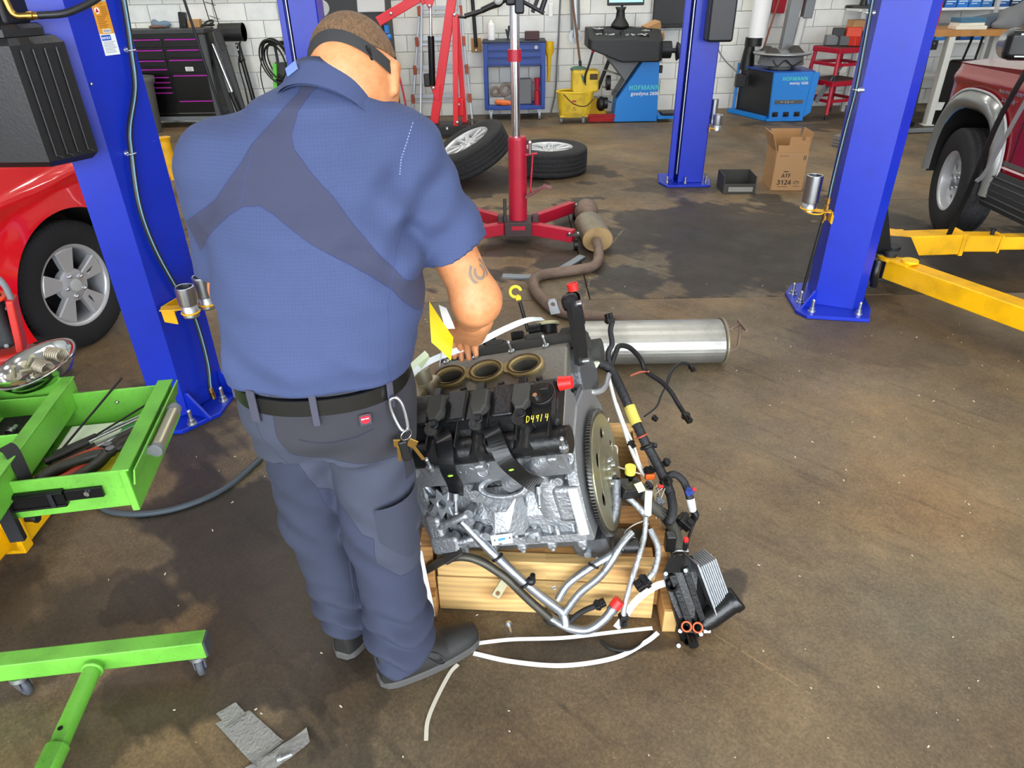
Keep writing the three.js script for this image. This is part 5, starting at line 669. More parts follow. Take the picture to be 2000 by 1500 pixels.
const pan = mesh(eng, 'oil_pan', [secX([[-0.19, -0.085], [0.19, -0.085], [0.16, -0.14], [-0.16, -0.14]], -0.43, -0.02, 0.008), secX([[-0.12, -0.13], [0.15, -0.13], [0.12, -0.22], [-0.10, -0.22]], -0.10, 0.01, 0.012), secX([[-0.13, -0.13], [0.14, -0.13], [0.12, -0.17], [-0.12, -0.17]], -0.42, -0.25, 0.012)], castDull); mesh(pan, 'drain_bolt', [C(0.012, 0.012, 0.02, -0.05, -0.18, 0.145, 'z', 6)], M.zinc);
for (let i = 0; i < 5; i++) mesh(pan, 'pan_lug', [B(0.03, 0.03, 0.03, -0.40 + i * 0.09, -0.10, 0.195, 0.01), C(0.008, 0.008, 0.04, -0.40 + i * 0.09, -0.10, 0.20, 'y', 12)], castM);
const fc = mesh(eng, 'front_cover', [secX([[-0.16, -0.1], [0.2, -0.1], [0.22, 0.02], [0.19, 0.14], [0.26, 0.24], [0.16, 0.33], [0.03, 0.29], [-0.16, 0.33], [-0.26, 0.24], [-0.19, 0.1]], -0.50, -0.46, 0.006), B(0.05, 0.11, 0.05, -0.45, -0.01, 0.22, 0.015), B(0.09, 0.06, 0.04, -0.43, -0.05, 0.235, 0.012)], castM);
mesh(fc, 'cover_star', [put(ext(Array.from({ length: 14 }, (_, i) => polar(i % 2 ? 0.026 : 0.045, i / 14 * 2 * PI)), 0.012, 0.003, [circ(0, 0, 0.012, 14)]), new THREE.Matrix4().makeRotationX(-0.3).setPosition(-0.40, 0.085, 0.235))], M.alu);
for (const [x, y] of [[-0.33, 0.045], [-0.335, 0.02], [-0.33, -0.02], [-0.385, -0.06], [-0.30, -0.035], [-0.44, 0.06]]) mesh(fc, 'bolt_boss', [C(0.014, 0.015, 0.03, x, y, 0.222, 'z', 16), C(0.008, 0.008, 0.034, x, y, 0.2225, 'z', 6)], M.alu);
mesh(fc, 'oil_passage', [tube([[-0.46, 0.0, 0.23], [-0.40, 0.02, 0.235], [-0.35, 0.035, 0.23], [-0.32, 0.04, 0.215]], 0.012), tube([[-0.44, -0.05, 0.235], [-0.38, -0.045, 0.24], [-0.31, -0.035, 0.225]], 0.011)], castM);
mesh(eng, 'front_pulley', [lathe([[0.02, 0.03], [0.06, 0.03], [0.085, 0.02], [0.085, 0.008], [0.078, 0.004], [0.085, 0], [0.085, -0.02], [0.03, -0.03]], 36).rotateZ(PI / 2).translate(-0.54, 0, 0)], M.iron);
mesh(eng, 'thermostat_housing', [B(0.06, 0.07, 0.08, -0.455, 0.335, -0.02, 0.02), C(0.025, 0.025, 0.06, -0.46, 0.375, -0.01, 'y', 18), C(0.02, 0.02, 0.05, -0.47, 0.34, 0.045, 'z', 16)], worn(0xa59f88, 0.5, 0.6, 0.25));

// ---------- wiring, pipes and loose parts around the engine ----------
const wrapM = bumpy(0x232427, 0.6, 0, 0.002), loomM = mat(0x15161a, 0.5), foilM = bumpy(0xb6b9bb, 0.35, 0.6, 0.003), pipeM = bumpy(0xa9aeb4, 0.36, 0.9, 0.0006), tapeW = mat(0xdcdcd6, 0.6);
const ribbed = (pts, r, n, amp = 0.12, per = 3) => { const c = curve(pts), N = n * per, g = new THREE.TubeGeometry(c, N, r, 10), p = g.attributes.position; for (let i = 0; i <= N; i++) { const q = c.getPointAt(i / N), k = 1 + amp * ((i % per) === 0 ? 1 : -0.4); for (let j = 0; j <= 10; j++) { const a = i * 11 + j; p.setXYZ(a, q.x + (p.getX(a) - q.x) * k, q.y + (p.getY(a) - q.y) * k, q.z + (p.getZ(a) - q.z) * k); } } g.computeVertexNormals(); return g; };
const plug = (t, p, d, w = 0.02, L = 0.034, m = M.black, name = 'connector') => { const q = V(...p), e = q.clone().addScaledVector(V(...d).normalize(), L); const o = W(t, name, [bar(p, e.toArray(), w, w * 0.8, [0.1, 1, 0.2], 0.002), bar(q.clone().lerp(e, 0.15).toArray(), q.clone().lerp(e, 0.45).toArray(), w * 1.25, w * 1.05, [0.1, 1, 0.2], 0.002), bar(q.clone().lerp(e, 0.5).toArray(), q.clone().lerp(e, 0.9).toArray(), w * 0.4, w * 1.3, [0.1, 1, 0.2], 0.001)], m); return o; };
{
  const t = thing('wiring_harness', 'black taped wiring harness draped from the engine down to the floor', 'harness', [0.34, 0, -1.95]);
  const main = [[0.195, 0.66, -2.079], [0.237, 0.64, -2.005], [0.279, 0.6, -1.989], [0.328, 0.56, -2.0], [0.359, 0.52, -1.924], [0.386, 0.47, -1.862], [0.416, 0.42, -1.789], [0.442, 0.38, -1.761], [0.468, 0.34, -1.708], [0.484, 0.31, -1.657]];
  W(t, 'main_trunk', [ribbed(main, 0.0155, 130, 0.07)], wrapM);
  W(t, 'trunk_label', [tube([[0.379, 0.487, -1.885], [0.389, 0.465, -1.857], [0.398, 0.45, -1.833]], 0.0185, 12, 14)], mat(0xd8c45a, 0.6)); W(t, 'trunk_clip', [TO(0.019, 0.006, 0.425, 0.405, -1.778, [1.0, 0.4, 0]), B(0.05, 0.014, 0.014, 0.43, 0.41, -1.775, 0.003)], M.black);
  W(t, 'red_tie', [TO(0.0175, 0.003, 0.41, 0.43, -1.80, [1.0, 0.4, 0])], mat(0xb24a3a, 0.5));
  W(t, 'branch', [ribbed([[0.328, 0.56, -2.0], [0.324, 0.6, -2.041], [0.338, 0.625, -2.06], [0.336, 0.655, -2.10], [0.345, 0.675, -2.128]], 0.009, 40, 0.06)], wrapM); plug(t, [0.338, 0.672, -2.12], [-0.2, 0.8, -0.5], 0.024, 0.035, M.black);
  W(t, 'branch', [ribbed([[0.330, 0.565, -2.01], [0.35, 0.595, -2.05], [0.368, 0.605, -2.083], [0.411, 0.575, -2.124], [0.455, 0.52, -2.147], [0.48, 0.47, -2.142], [0.547, 0.4, -2.187], [0.595, 0.34, -2.211], [0.623, 0.3, -2.184], [0.641, 0.28, -2.144]], 0.0085, 110, 0.08)], loomM); plug(t, [0.638, 0.283, -2.15], [0.35, -0.3, 0.8], 0.022, 0.045);
  W(t, 'branch', [tube([[0.575, 0.37, -2.205], [0.603, 0.4, -2.261], [0.651, 0.4, -2.319], [0.695, 0.382, -2.343]], 0.006)], loomM); const wp = plug(t, [0.695, 0.382, -2.34], [0.3, -0.5, 0.6], 0.018, 0.03);
  W(t, 'branch', [tube([[0.572, 0.372, -2.20], [0.545, 0.36, -2.15], [0.52, 0.345, -2.10], [0.47, 0.33, -2.06]], 0.0035)], loomM); plug(t, [0.50, 0.33, -2.06], [0.6, -0.4, 0.2], 0.016, 0.022);
  W(t, 'red_tie', [tube([[0.49, 0.47, -2.14], [0.46, 0.475, -2.13], [0.43, 0.47, -2.12], [0.42, 0.465, -2.118]], 0.0035)], mat(0xa9503c, 0.5));
  W(t, 'white_sleeve', [tube([[0.318, 0.555, -1.985], [0.333, 0.5, -1.909], [0.352, 0.45, -1.863], [0.372, 0.4, -1.791], [0.399, 0.35, -1.735], [0.436, 0.3, -1.72]], 0.0065, 60, 8)], tapeW); W(t, 'white_sleeve', [tube([[0.34, 0.49, -1.90], [0.362, 0.44, -1.85], [0.385, 0.40, -1.79], [0.40, 0.36, -1.75], [0.42, 0.33, -1.73]], 0.004, 50, 8)], tapeW);
  plug(t, [0.372, 0.41, -1.80], [0.3, -0.4, 0.4], 0.018, 0.026);
  W(t, 'branch', [ribbed([[0.189, 0.62, -1.825], [0.234, 0.60, -1.796], [0.284, 0.58, -1.843], [0.316, 0.565, -1.956]], 0.009, 40, 0.05)], foilM); plug(t, [0.20, 0.625, -1.83], [-0.5, -0.3, 0.5], 0.024, 0.045, M.grey); plug(t, [0.235, 0.66, -1.93], [-0.6, 0.3, -0.2], 0.022, 0.04);
  plug(t, [0.275, 0.615, -1.95], [-0.5, 0.2, 0.3], 0.026, 0.04, mat(0xcfd0b8, 0.6));
  // tangle of plugs at the lower end
  const knot = [0.484, 0.31, -1.657];
  W(t, 'branch', [ribbed([[0.484, 0.31, -1.657], [0.48, 0.30, -1.60], [0.468, 0.28, -1.57], [0.462, 0.26, -1.60]], 0.014, 40, 0.06)], wrapM); W(t, 'branch', [ribbed([[0.47, 0.33, -1.70], [0.50, 0.345, -1.71], [0.53, 0.33, -1.69], [0.55, 0.28, -1.66], [0.556, 0.25, -1.655]], 0.012, 50, 0.06)], wrapM);
  W(t, 'branch', [ribbed([[0.556, 0.25, -1.655], [0.573, 0.215, -1.662], [0.566, 0.16, -1.694], [0.532, 0.145, -1.686], [0.49, 0.15, -1.66]], 0.011, 60, 0.1)], loomM); W(t, 'branch', [ribbed([[0.572, 0.22, -1.66], [0.580, 0.20, -1.674], [0.575, 0.15, -1.680], [0.555, 0.12, -1.642], [0.545, 0.06, -1.60]], 0.005, 50, 0.15)], loomM);
  W(t, 'white_label', [tube([[0.548, 0.288, -1.663], [0.554, 0.262, -1.656], [0.558, 0.246, -1.656]], 0.0135, 10, 14)], tapeW);
  for (const [p, d, w, L, m] of [[[0.44, 0.345, -1.73], [-0.6, 0.3, 0.3], 0.02, 0.034], [[0.46, 0.33, -1.69], [0.5, 0.4, 0.4], 0.022, 0.036], [[0.43, 0.32, -1.69], [-0.7, -0.1, 0.4], 0.022, 0.034], [[0.455, 0.30, -1.64], [-0.7, 0.2, 0.5], 0.024, 0.036, M.grey], [[0.50, 0.27, -1.60], [0.6, -0.4, 0.4], 0.034, 0.05], [[0.53, 0.32, -1.655], [0.6, 0.3, 0.3], 0.02, 0.024, mat(0x2c3f8a, 0.5)], [[0.475, 0.36, -1.74], [0.2, 0.7, 0.4], 0.02, 0.03]]) plug(t, p, d, w, L, m);
  W(t, 'red_lock', [B(0.016, 0.008, 0.01, 0.452, 0.338, -1.66, 0.002)], M.redCap); W(t, 'red_lock', [B(0.012, 0.008, 0.01, 0.552, 0.335, -1.648, 0.002)], M.redCap); W(t, 'orange_lock', [B(0.03, 0.02, 0.016, 0.428, 0.335, -1.715, 0.003)], M.orange);
  const cols = [0xb8b8b0, 0x34435f, 0x9c8d5a, 0xd0d0c8, 0x40556f]; for (let i = 0; i < 9; i++) W(t, 'wire', [tube([[0.455 + rr(-0.02, 0.02), 0.33, -1.68], [0.44 + rr(-0.03, 0.03), 0.30 + rr(-0.02, 0.04), -1.64 + rr(-0.03, 0.03)], [0.46 + rr(-0.03, 0.03), 0.27, -1.60 + rr(-0.02, 0.02)]], 0.0016, 20, 5)], mat(cols[i % 5], 0.5));
  for (const q of [[[0.30, 0.5, -1.80], [0.27, 0.42, -1.72], [0.32, 0.36, -1.74], [0.40, 0.34, -1.72]], [[0.27, 0.46, -1.70], [0.33, 0.40, -1.78], [0.31, 0.33, -1.72]], [[0.24, 0.36, -1.62], [0.30, 0.33, -1.64], [0.40, 0.31, -1.68], [0.43, 0.31, -1.69]]]) W(t, 'wire', [tube(q, 0.0028, 40, 6)], mat(0xd8c9bb, 0.5));
  // foil-wrapped sensor leads hanging in front of the cradle
  W(t, 'foil_lead', [ribbed([[0.384, 0.331, -1.53], [0.375, 0.289, -1.49], [0.349, 0.258, -1.43], [0.331, 0.177, -1.415], [0.318, 0.109, -1.402], [0.317, 0.072, -1.4]], 0.0075, 80, 0.16)], foilM); plug(t, [0.318, 0.072, -1.405], [0, -1, 0.2], 0.022, 0.045); W(t, 'foil_lead', [ribbed([[0.396, 0.3, -1.51], [0.411, 0.277, -1.46], [0.399, 0.237, -1.42], [0.38, 0.202, -1.412]], 0.0085, 60, 0.16)], foilM); plug(t, [0.382, 0.205, -1.412], [-0.7, -0.5, 0.2], 0.03, 0.045);
  W(t, 'foil_lead', [ribbed([[0.392, 0.32, -1.542], [0.36, 0.34, -1.58], [0.33, 0.36, -1.60], [0.315, 0.385, -1.62]], 0.010, 40, 0.12)], foilM); W(t, 'lead_sleeve', [tube([[0.392, 0.325, -1.545], [0.394, 0.36, -1.565], [0.396, 0.39, -1.58]], 0.011, 12, 10)], tapeW);
  W(t, 'sensor_module', [B(0.07, 0.035, 0.045, 0.345, 0.375, -1.60, 0.006, [0, 0.4, -0.2]), C(0.018, 0.018, 0.05, 0.315, 0.385, -1.615, 'x', 14)], plasticM); W(t, 'white_label', [B(0.026, 0.003, 0.03, 0.372, 0.392, -1.592, 0.001, [0.5, 0.4, -0.2])], mat(0xd9dcb0, 0.6));
  for (const q of [[[0.394, 0.31, -1.545], [0.35, 0.29, -1.54], [0.33, 0.25, -1.55], [0.36, 0.25, -1.53]], [[0.39, 0.30, -1.54], [0.37, 0.24, -1.51], [0.39, 0.20, -1.50], [0.42, 0.20, -1.50]], [[0.395, 0.30, -1.54], [0.37, 0.20, -1.49], [0.40, 0.14, -1.47]]]) W(t, 'wire', [tube(q, 0.0018, 30, 5)], tapeW);
}
{
  const t = thing('coolant_hose', 'worn grey rubber hose with a yellow capped fitting above the black cooler', 'hose', [0.44, 0, -1.59]);
  W(t, 'hose', [tube([[0.362, 0.365, -1.655], [0.385, 0.35, -1.63], [0.41, 0.32, -1.599], [0.461, 0.27, -1.597], [0.484, 0.24, -1.562], [0.488, 0.2, -1.506]], 0.018, 60, 14)], worn(0x47463c, 0.65, 0, 0.3)); W(t, 'hose_clamp', [TO(0.020, 0.004, 0.488, 0.205, -1.512, [0.5, 0, 0]), B(0.02, 0.012, 0.014, 0.508, 0.21, -1.512, 0.002)], M.zinc); W(t, 'fitting', [C(0.012, 0.012, 0.06, 0.352, 0.37, -1.655, 'y', 14)], plasticM); W(t, 'yellow_cap', [C(0.0165, 0.0165, 0.024, 0.352, 0.408, -1.655, 'y', 20)], mat(0xe9df52, 0.5));
  W(t, 'worn_patch', [tube([[0.44, 0.306, -1.588], [0.455, 0.292, -1.583], [0.466, 0.28, -1.578]], 0.0042, 10, 8)], M.black);
}
{
  const t = thing('coolant_pipe', 'bent silver coolant pipe with a red end cap lying in front of the cradle', 'pipe', [0.05, 0, -1.43]);
  W(t, 'long_pipe', [poly([[-0.262, 0.428, -1.58], [-0.236, 0.40, -1.567], [-0.153, 0.36, -1.5], [-0.067, 0.28, -1.452], [0.013, 0.2, -1.425], [0.08, 0.13, -1.415], [0.146, 0.068, -1.408], [0.146, 0.04, -1.39]], 0.0135, 0.03, 8, 12)], pipeM);
  W(t, 'lower_pipe', [poly([[0.10, 0.045, -1.42], [0.15, 0.034, -1.386], [0.213, 0.034, -1.373], [0.262, 0.072, -1.384], [0.292, 0.115, -1.398]], 0.0135, 0.03, 8, 12)], pipeM); W(t, 'red_cap', [rod([0.287, 0.108, -1.396], [0.302, 0.128, -1.404], 0.0175)], M.redCap); W(t, 'pipe_collar', [rod([0.279, 0.097, -1.392], [0.286, 0.107, -1.395], 0.0165)], pipeM);
  W(t, 'rail_pipe', [poly([[-0.30, 0.14, -1.505], [-0.27, 0.165, -1.495], [-0.206, 0.236, -1.47], [-0.15, 0.262, -1.457], [-0.10, 0.25, -1.45], [-0.026, 0.19, -1.44], [0.034, 0.118, -1.425], [0.10, 0.05, -1.41]], 0.0125, 0.03, 8, 12)], worn(0x56544c, 0.5, 0.7, 0.3));
  W(t, 'pipe_bracket', [xf(ext([[-0.014, -0.04], [0.014, -0.04], [0.014, 0.03], [-0.014, 0.03]], 0.005, 0.001, [circ(0, -0.026, 0.006, 12)]), [-0.038, 0.158, -1.44], [-0.5, 0.2, -0.6])], worn(0x8a8468, 0.5, 0.6, 0.2)); W(t, 'pipe_bracket', [B(0.06, 0.012, 0.05, -0.18, 0.262, -1.47, 0.003, [0.2, 0.3, 0.5])], M.iron);
  for (const [p, q] of [[[-0.152, 0.36, -1.50], 0.7], [[-0.05, 0.264, -1.446], 0.7], [[0.03, 0.183, -1.42], 0.7]]) W(t, 'pipe_clip', [TO(0.0155, 0.004, ...p, [1.1, 0.6, 0])], M.black);
  W(t, 'sensor_boss', [S(0.014, 0.045, 0.195, -1.42), C(0.008, 0.008, 0.03, 0.05, 0.205, -1.42, 'y', 8)], M.black); W(t, 'rubber_elbow', [tube([[0.152, 0.036, -1.395], [0.175, 0.06, -1.405], [0.203, 0.08, -1.41], [0.238, 0.098, -1.412]], 0.0085, 24, 10)], M.rubber);
  plug(t, [0.232, 0.096, -1.41], [0.8, 0.3, -0.2], 0.022, 0.034); W(t, 'rubber_foot', [tube([[0.085, 0.03, -1.46], [0.10, 0.012, -1.43], [0.13, 0.012, -1.42]], 0.010, 20, 10)], M.rubber);
  W(t, 'flex_pipe', [ribbed([[0.125, 0.113, -1.425], [0.154, 0.171, -1.43], [0.212, 0.226, -1.435], [0.27, 0.262, -1.445], [0.308, 0.277, -1.46]], 0.011, 70, 0.1)], pipeM); W(t, 'pipe_clip', [TO(0.013, 0.004, 0.225, 0.235, -1.437, [1.0, -0.5, 0])], M.black); W(t, 'pipe_clip', [TO(0.013, 0.004, 0.30, 0.275, -1.457, [1.0, -0.5, 0]), C(0.022, 0.022, 0.05, 0.33, 0.272, -1.475, 'x', 16)], M.black);
  W(t, 'riser_pipe', [poly([[0.140, 0.07, -1.405], [0.187, 0.145, -1.42], [0.244, 0.20, -1.425], [0.272, 0.248, -1.43], [0.302, 0.295, -1.46], [0.338, 0.31, -1.49]], 0.0115, 0.03, 8, 12)], pipeM); W(t, 'clip_loop', [TO(0.008, 0.0018, 0.114, 0.155, -1.43, [0.2, 0.3, 0])], M.zinc);
  W(t, 'rear_pipe', [poly([[0.235, 0.17, -1.50], [0.26, 0.26, -1.51], [0.30, 0.33, -1.56], [0.30, 0.42, -1.60]], 0.015, 0.03, 8, 12)], castDull); W(t, 'pipe_flange', [xf(ext([[-0.02, -0.03], [0.02, -0.03], [0.03, 0], [0.02, 0.03], [-0.02, 0.03], [-0.03, 0]], 0.012, 0.002, [circ(0, 0, 0.012, 14)]), [0.262, 0.205, -1.49], [-0.5, 0.3, 0])], castM);
}
{
  const t = thing('oil_cooler', 'black plastic oil filter housing with a ribbed aluminium cooler standing on the floor', 'oil cooler', [0.53, 0, -1.42]);
  const hm = bumpy(0x0e0f10, 0.3, 0, 0.0006), P0 = V(0.455, 0.205, -1.455), P1 = V(0.525, 0.02, -1.365), mid = P0.clone().lerp(P1, 0.5);
  W(t, 'housing', [toCreasedNormals(new ConvexGeometry([[0.425, 0.205, -1.43], [0.455, 0.235, -1.475], [0.52, 0.225, -1.48], [0.53, 0.20, -1.44], [0.455, 0.12, -1.39], [0.56, 0.10, -1.43], [0.485, 0.0, -1.36], [0.515, 0.0, -1.345], [0.575, 0.03, -1.40], [0.56, 0.06, -1.43], [0.50, 0.0, -1.42]].map((q) => V(...q))), 0.4), bar([0.45, 0.21, -1.42], [0.52, 0.02, -1.35], 0.012, 0.02, [1, 0.3, 0]), bar([0.49, 0.22, -1.44], [0.55, 0.05, -1.38], 0.012, 0.02, [1, 0.3, 0])], hm);
  for (const [p, r] of [[[0.452, 0.175, -1.412], 0.018], [[0.492, 0.06, -1.362], 0.016], [[0.525, 0.055, -1.362], 0.016], [[0.50, 0.02, -1.345], 0.014]]) W(t, 'port', [xf(lathe([[r * 0.6, -0.02], [r * 0.6, 0.012], [r, 0.012], [r, -0.02]], 20), p, [0.75, 0, 0.25])], hm);
  for (const p of [[0.492, 0.071, -1.353], [0.525, 0.066, -1.353]]) W(t, 'seal_ring', [TO(0.0135, 0.0028, ...p, [PI / 2 + 0.75, 0.0, 0])], mat(0xc7592f, 0.5));
  for (const p of [[0.432, 0.212, -1.422], [0.475, 0.0, -1.345], [0.54, 0.03, -1.36], [0.49, 0.215, -1.43], [0.478, 0.045, -1.36]]) W(t, 'screw', [xf(C(0.006, 0.006, 0.016, 0, 0.008, 0, 'y', 10), p, [0.75, 0, 0.2])], M.zinc);
  const cz = new THREE.Group(); const plates = []; for (let i = 0; i < 9; i++) plates.push(B(0.006, 0.175, 0.075, 0.535 + i * 0.0065, 0.155 + 0.0 * i, -1.445, 0.002, [0, 0, 0])); const cg2 = MG(plates); cg2.translate(-0.56, -0.155, 1.445); cg2.rotateX(-0.35); cg2.rotateZ(0.28); cg2.rotateY(0.35); cg2.translate(0.575, 0.145, -1.45); W(t, 'cooler_core', cg2, M.alu);
  const tk = new THREE.BoxGeometry(0.004, 0.18, 0.08); tk.rotateX(-0.35); tk.rotateZ(0.28); tk.rotateY(0.35); tk.translate(0.542, 0.155, -1.435); W(t, 'cooler_plate', [tk], M.steel);
  W(t, 'filter_cap', [xf(lathe([[0, 0.10], [0.034, 0.10], [0.038, 0.094], [0.038, 0.075], [0.034, 0.07], [0.034, 0], [0.03, -0.03]], 28), [0.575, 0.055, -1.40], [-0.35, 0, -0.9])], hm); W(t, 'outlet_neck', [C(0.015, 0.015, 0.05, 0.51, 0.03, -1.345, 'z', 16)], hm);
  W(t, 'connector_plug', [B(0.03, 0.06, 0.03, 0.455, 0.262, -1.50, 0.005), B(0.012, 0.03, 0.014, 0.498, 0.255, -1.49, 0.002)], hm); W(t, 'red_lock', [B(0.012, 0.014, 0.012, 0.498, 0.278, -1.49, 0.002)], M.redCap); W(t, 'locating_peg', [C(0.006, 0.006, 0.02, 0.56, 0.03, -1.37, 'x', 10)], M.white);
}
// plastic strapping
const strapM = mat(0xe6e8ea, 0.4), up4 = (n) => Array.from({ length: n }, () => [0, 1, 0.1]);
one('strap', 'loose white packing strap curving across the floor under the red capped pipe', 'strap', ribbon([[-0.118, 0.006, -1.359], [-0.013, 0.012, -1.366], [0.138, 0.018, -1.364], [0.291, 0.02, -1.380], [0.405, 0.02, -1.392]], up4(5), 0.012, 0.001), strapM);
one('strap', 'wide white packing strap bowing out on the floor before the cradle', 'strap', ribbon([[-0.125, 0.003, -1.327], [-0.013, 0.004, -1.296], [0.132, 0.004, -1.28], [0.281, 0.006, -1.301], [0.377, 0.01, -1.349], [0.42, 0.016, -1.378]], up4(6), 0.014, 0.001), strapM);
one('strap', 'short grey strap end poking out from under the shoe', 'strap', ribbon([[-0.168, 0.004, -1.29], [-0.19, 0.003, -1.26], [-0.223, 0.003, -1.175], [-0.238, 0.003, -1.116], [-0.237, 0.003, -1.063]], up4(5), 0.011, 0.001), mat(0xcfc9b8, 0.5));
one('strap', 'clear white strap rising from the floor over the cradle rail', 'strap', ribbon([[0.298, 0.02, -1.395], [0.316, 0.05, -1.40], [0.352, 0.108, -1.415], [0.40, 0.16, -1.42], [0.45, 0.172, -1.43]], [[0, 1, 1], [0, 1, 1], [0, 1, 1], [0, 1, 0.8], [0, 1, 0.6]], 0.02, 0.001), strapM);
one('strap', 'long white strap pulled tight across the top of the engine', 'strap', ribbon([[-0.315, 0.705, -1.70], [-0.239, 0.715, -1.80], [-0.110, 0.745, -1.845], [-0.02, 0.775, -1.88], [0.05, 0.79, -1.91], [0.10, 0.77, -1.96]], [[0, 0.6, 1], [0, 0.5, 1], [0, 0.5, 1], [0, 0.6, 1], [0, 1, 0.7], [0, 1, 0.3]], 0.018, 0.001), mat(0xdfe9ee, 0.4));
one('strap', 'pale green strap end beside the yellow tag', 'strap', ribbon([[-0.325, 0.70, -1.70], [-0.295, 0.722, -1.74], [-0.244, 0.76, -1.765]], [[0, 0.6, 1], [0, 0.6, 1], [0, 0.6, 1]], 0.018, 0.001), mat(0xd7e3c0, 0.45)); one('strap', 'folded pale strap end under the yellow tag', 'strap', ribbon([[-0.31, 0.685, -1.72], [-0.281, 0.70, -1.765], [-0.243, 0.745, -1.775]], [[0, 0.6, 1], [0, 0.6, 1], [0, 0.6, 1]], 0.016, 0.001), mat(0xc9d6ae, 0.45));
one('strap', 'thin white strap hanging down beside the trouser leg', 'strap', ribbon([[-0.285, 0.26, -1.52], [-0.265, 0.18, -1.46], [-0.255, 0.10, -1.445], [-0.25, 0.03, -1.44]], [[0.6, 0, 1], [0.6, 0, 1], [0.6, 0, 1], [0.6, 0, 1]], 0.013, 0.001), strapM);
one('rubber_tube', 'thin black rubber tube curled on the floor by the cradle rail', 'tube', capped([[0.251, 0.006, -1.36], [0.277, 0.006, -1.333], [0.329, 0.006, -1.327], [0.388, 0.006, -1.367], [0.405, 0.006, -1.388]], 0.005, 40, 8), M.rubber);
{
  const t = thing('parts_tag', 'bright yellow folded parts tag tied on the engine beside the hand', 'tag', [-0.2, 0.70, -1.72]);
  const quad = (c, wob) => grid(8, 10, (u, v) => { const a = V(...c[0]).lerp(V(...c[1]), u), b = V(...c[3]).lerp(V(...c[2]), u), q = a.lerp(b, v); return [q.x, q.y, q.z + wob * Math.sin(v * 4 + u * 2)]; });
  W(t, 'yellow_cover', [quad([[-0.219, 0.944, -1.715], [-0.155, 0.861, -1.665], [-0.164, 0.80, -1.640], [-0.216, 0.845, -1.660]], 0.006)], mat(0xf3d90a, 0.55)); W(t, 'printed_sheet', [quad([[-0.195, 0.93, -1.722], [-0.174, 0.924, -1.716], [-0.152, 0.872, -1.69], [-0.178, 0.87, -1.69]], 0.003)], mat(0xeef0ee, 0.6)); W(t, 'tie_string', [tube([[-0.19, 0.82, -1.655], [-0.20, 0.77, -1.70], [-0.21, 0.72, -1.76]], 0.002, 12, 5)], M.white);
}
// exhaust system on the floor
{
  const t = thing('exhaust_system', 'rusty exhaust pipe with silver muffler and resonator lying on the floor', 'exhaust', [0.6, 0, -3.8]);
  const rust = worn(0x7d6a5d, 0.65, 0.35, 0.35), tan = worn(0x8d8572, 0.5, 0.6, 0.2), shiny = worn(0xb0b0aa, 0.42, 0.8, 0.25);
  W(t, 'pipe', [poly([[0.605, 0.09, -4.62], [0.602, 0.075, -4.45], [0.57, 0.04, -4.29], [0.45, 0.036, -4.24], [0.18, 0.036, -4.16], [0.14, 0.036, -4.06], [0.15, 0.036, -3.9], [0.24, 0.036, -3.63], [0.40, 0.04, -3.53], [0.58, 0.05, -3.46], [0.72, 0.09, -3.17]], 0.033, 0.07, 6, 16)], rust);
  W(t, 'muffler_body', [xf(ext(circ(0, 0, 0.125, 36, 0.105), 0.70, 0.012).rotateY(PI / 2), [0.70, 0.106, -3.07], [0, 0, 0])], shiny); for (const x of [0.35, 1.05]) W(t, 'muffler_end', [xf(ext(circ(0, 0, 0.13, 36, 0.11), 0.015, 0.004).rotateY(PI / 2), [x, 0.11, -3.07])], tan);
  for (let i = 0; i < 3; i++) W(t, 'stiffening_bead', [B(0.2, 0.006, 0.012, 0.52 + 0.0 * i, 0.205 - i * 0.006 + 0.002, -3.09 + i * 0.025, 0.003), B(0.2, 0.006, 0.012, 0.86, 0.205 - i * 0.006 + 0.002, -3.09 + i * 0.025, 0.003)].slice(0, 1), shiny);
  W(t, 'seam', [B(0.69, 0.004, 0.006, 0.70, 0.118, -2.945, 0.001)], shiny); W(t, 'hanger', [poly([[1.05, 0.13, -3.1], [1.13, 0.15, -3.14], [1.155, 0.17, -3.12]], 0.008, 0.02), poly([[1.05, 0.07, -3.0], [1.12, 0.09, -3.02], [1.155, 0.17, -3.12]], 0.008, 0.02), rod([1.15, 0.175, -3.15], [1.165, 0.165, -3.06], 0.010)], rust);
  W(t, 'resonator', [xf(ext(circ(0, 0, 0.105, 30, 0.085), 0.40, 0.012), [0.605, 0.09, -4.86], [0, 0.08, 0])], tan); W(t, 'resonator_end', [xf(ext(circ(0, 0, 0.108, 30, 0.088), 0.012, 0.003), [0.615, 0.09, -4.66], [0, 0.08, 0])], worn(0xa68a5f, 0.5, 0.5, 0.2));
  W(t, 'catalyst', [xf(lathe([[0.03, -0.12], [0.035, -0.10], [0.085, -0.05], [0.09, 0], [0.09, 0.06], [0.07, 0.10], [0.03, 0.12]], 24), [0.60, 0.10, -5.30], [PI / 2, 0, 0.1]), rod([0.60, 0.10, -5.2], [0.605, 0.095, -5.05], 0.036)], rust);
}
one('floor_hose', 'flat grey hose lying on the floor behind the exhaust pipe', 'hose', ribbon([[-0.05, 0.008, -4.22], [0.1, 0.008, -4.2], [0.25, 0.008, -4.22], [0.40, 0.012, -4.40], [0.50, 0.012, -4.55]], up4(5), 0.05, 0.012), mat(0x7d868c, 0.6));
one('air_hose', 'dark grey rubber hose curving across the floor by the blue post', 'hose', capped([[-1.70, 0.012, -2.05], [-1.572, 0.012, -2.011], [-1.492, 0.012, -1.966], [-1.381, 0.012, -1.949], [-1.259, 0.012, -1.974], [-1.152, 0.012, -2.044], [-1.086, 0.012, -2.134], [-1.03, 0.012, -2.28]], 0.0115, 70, 10), mat(0x3a444c, 0.55));
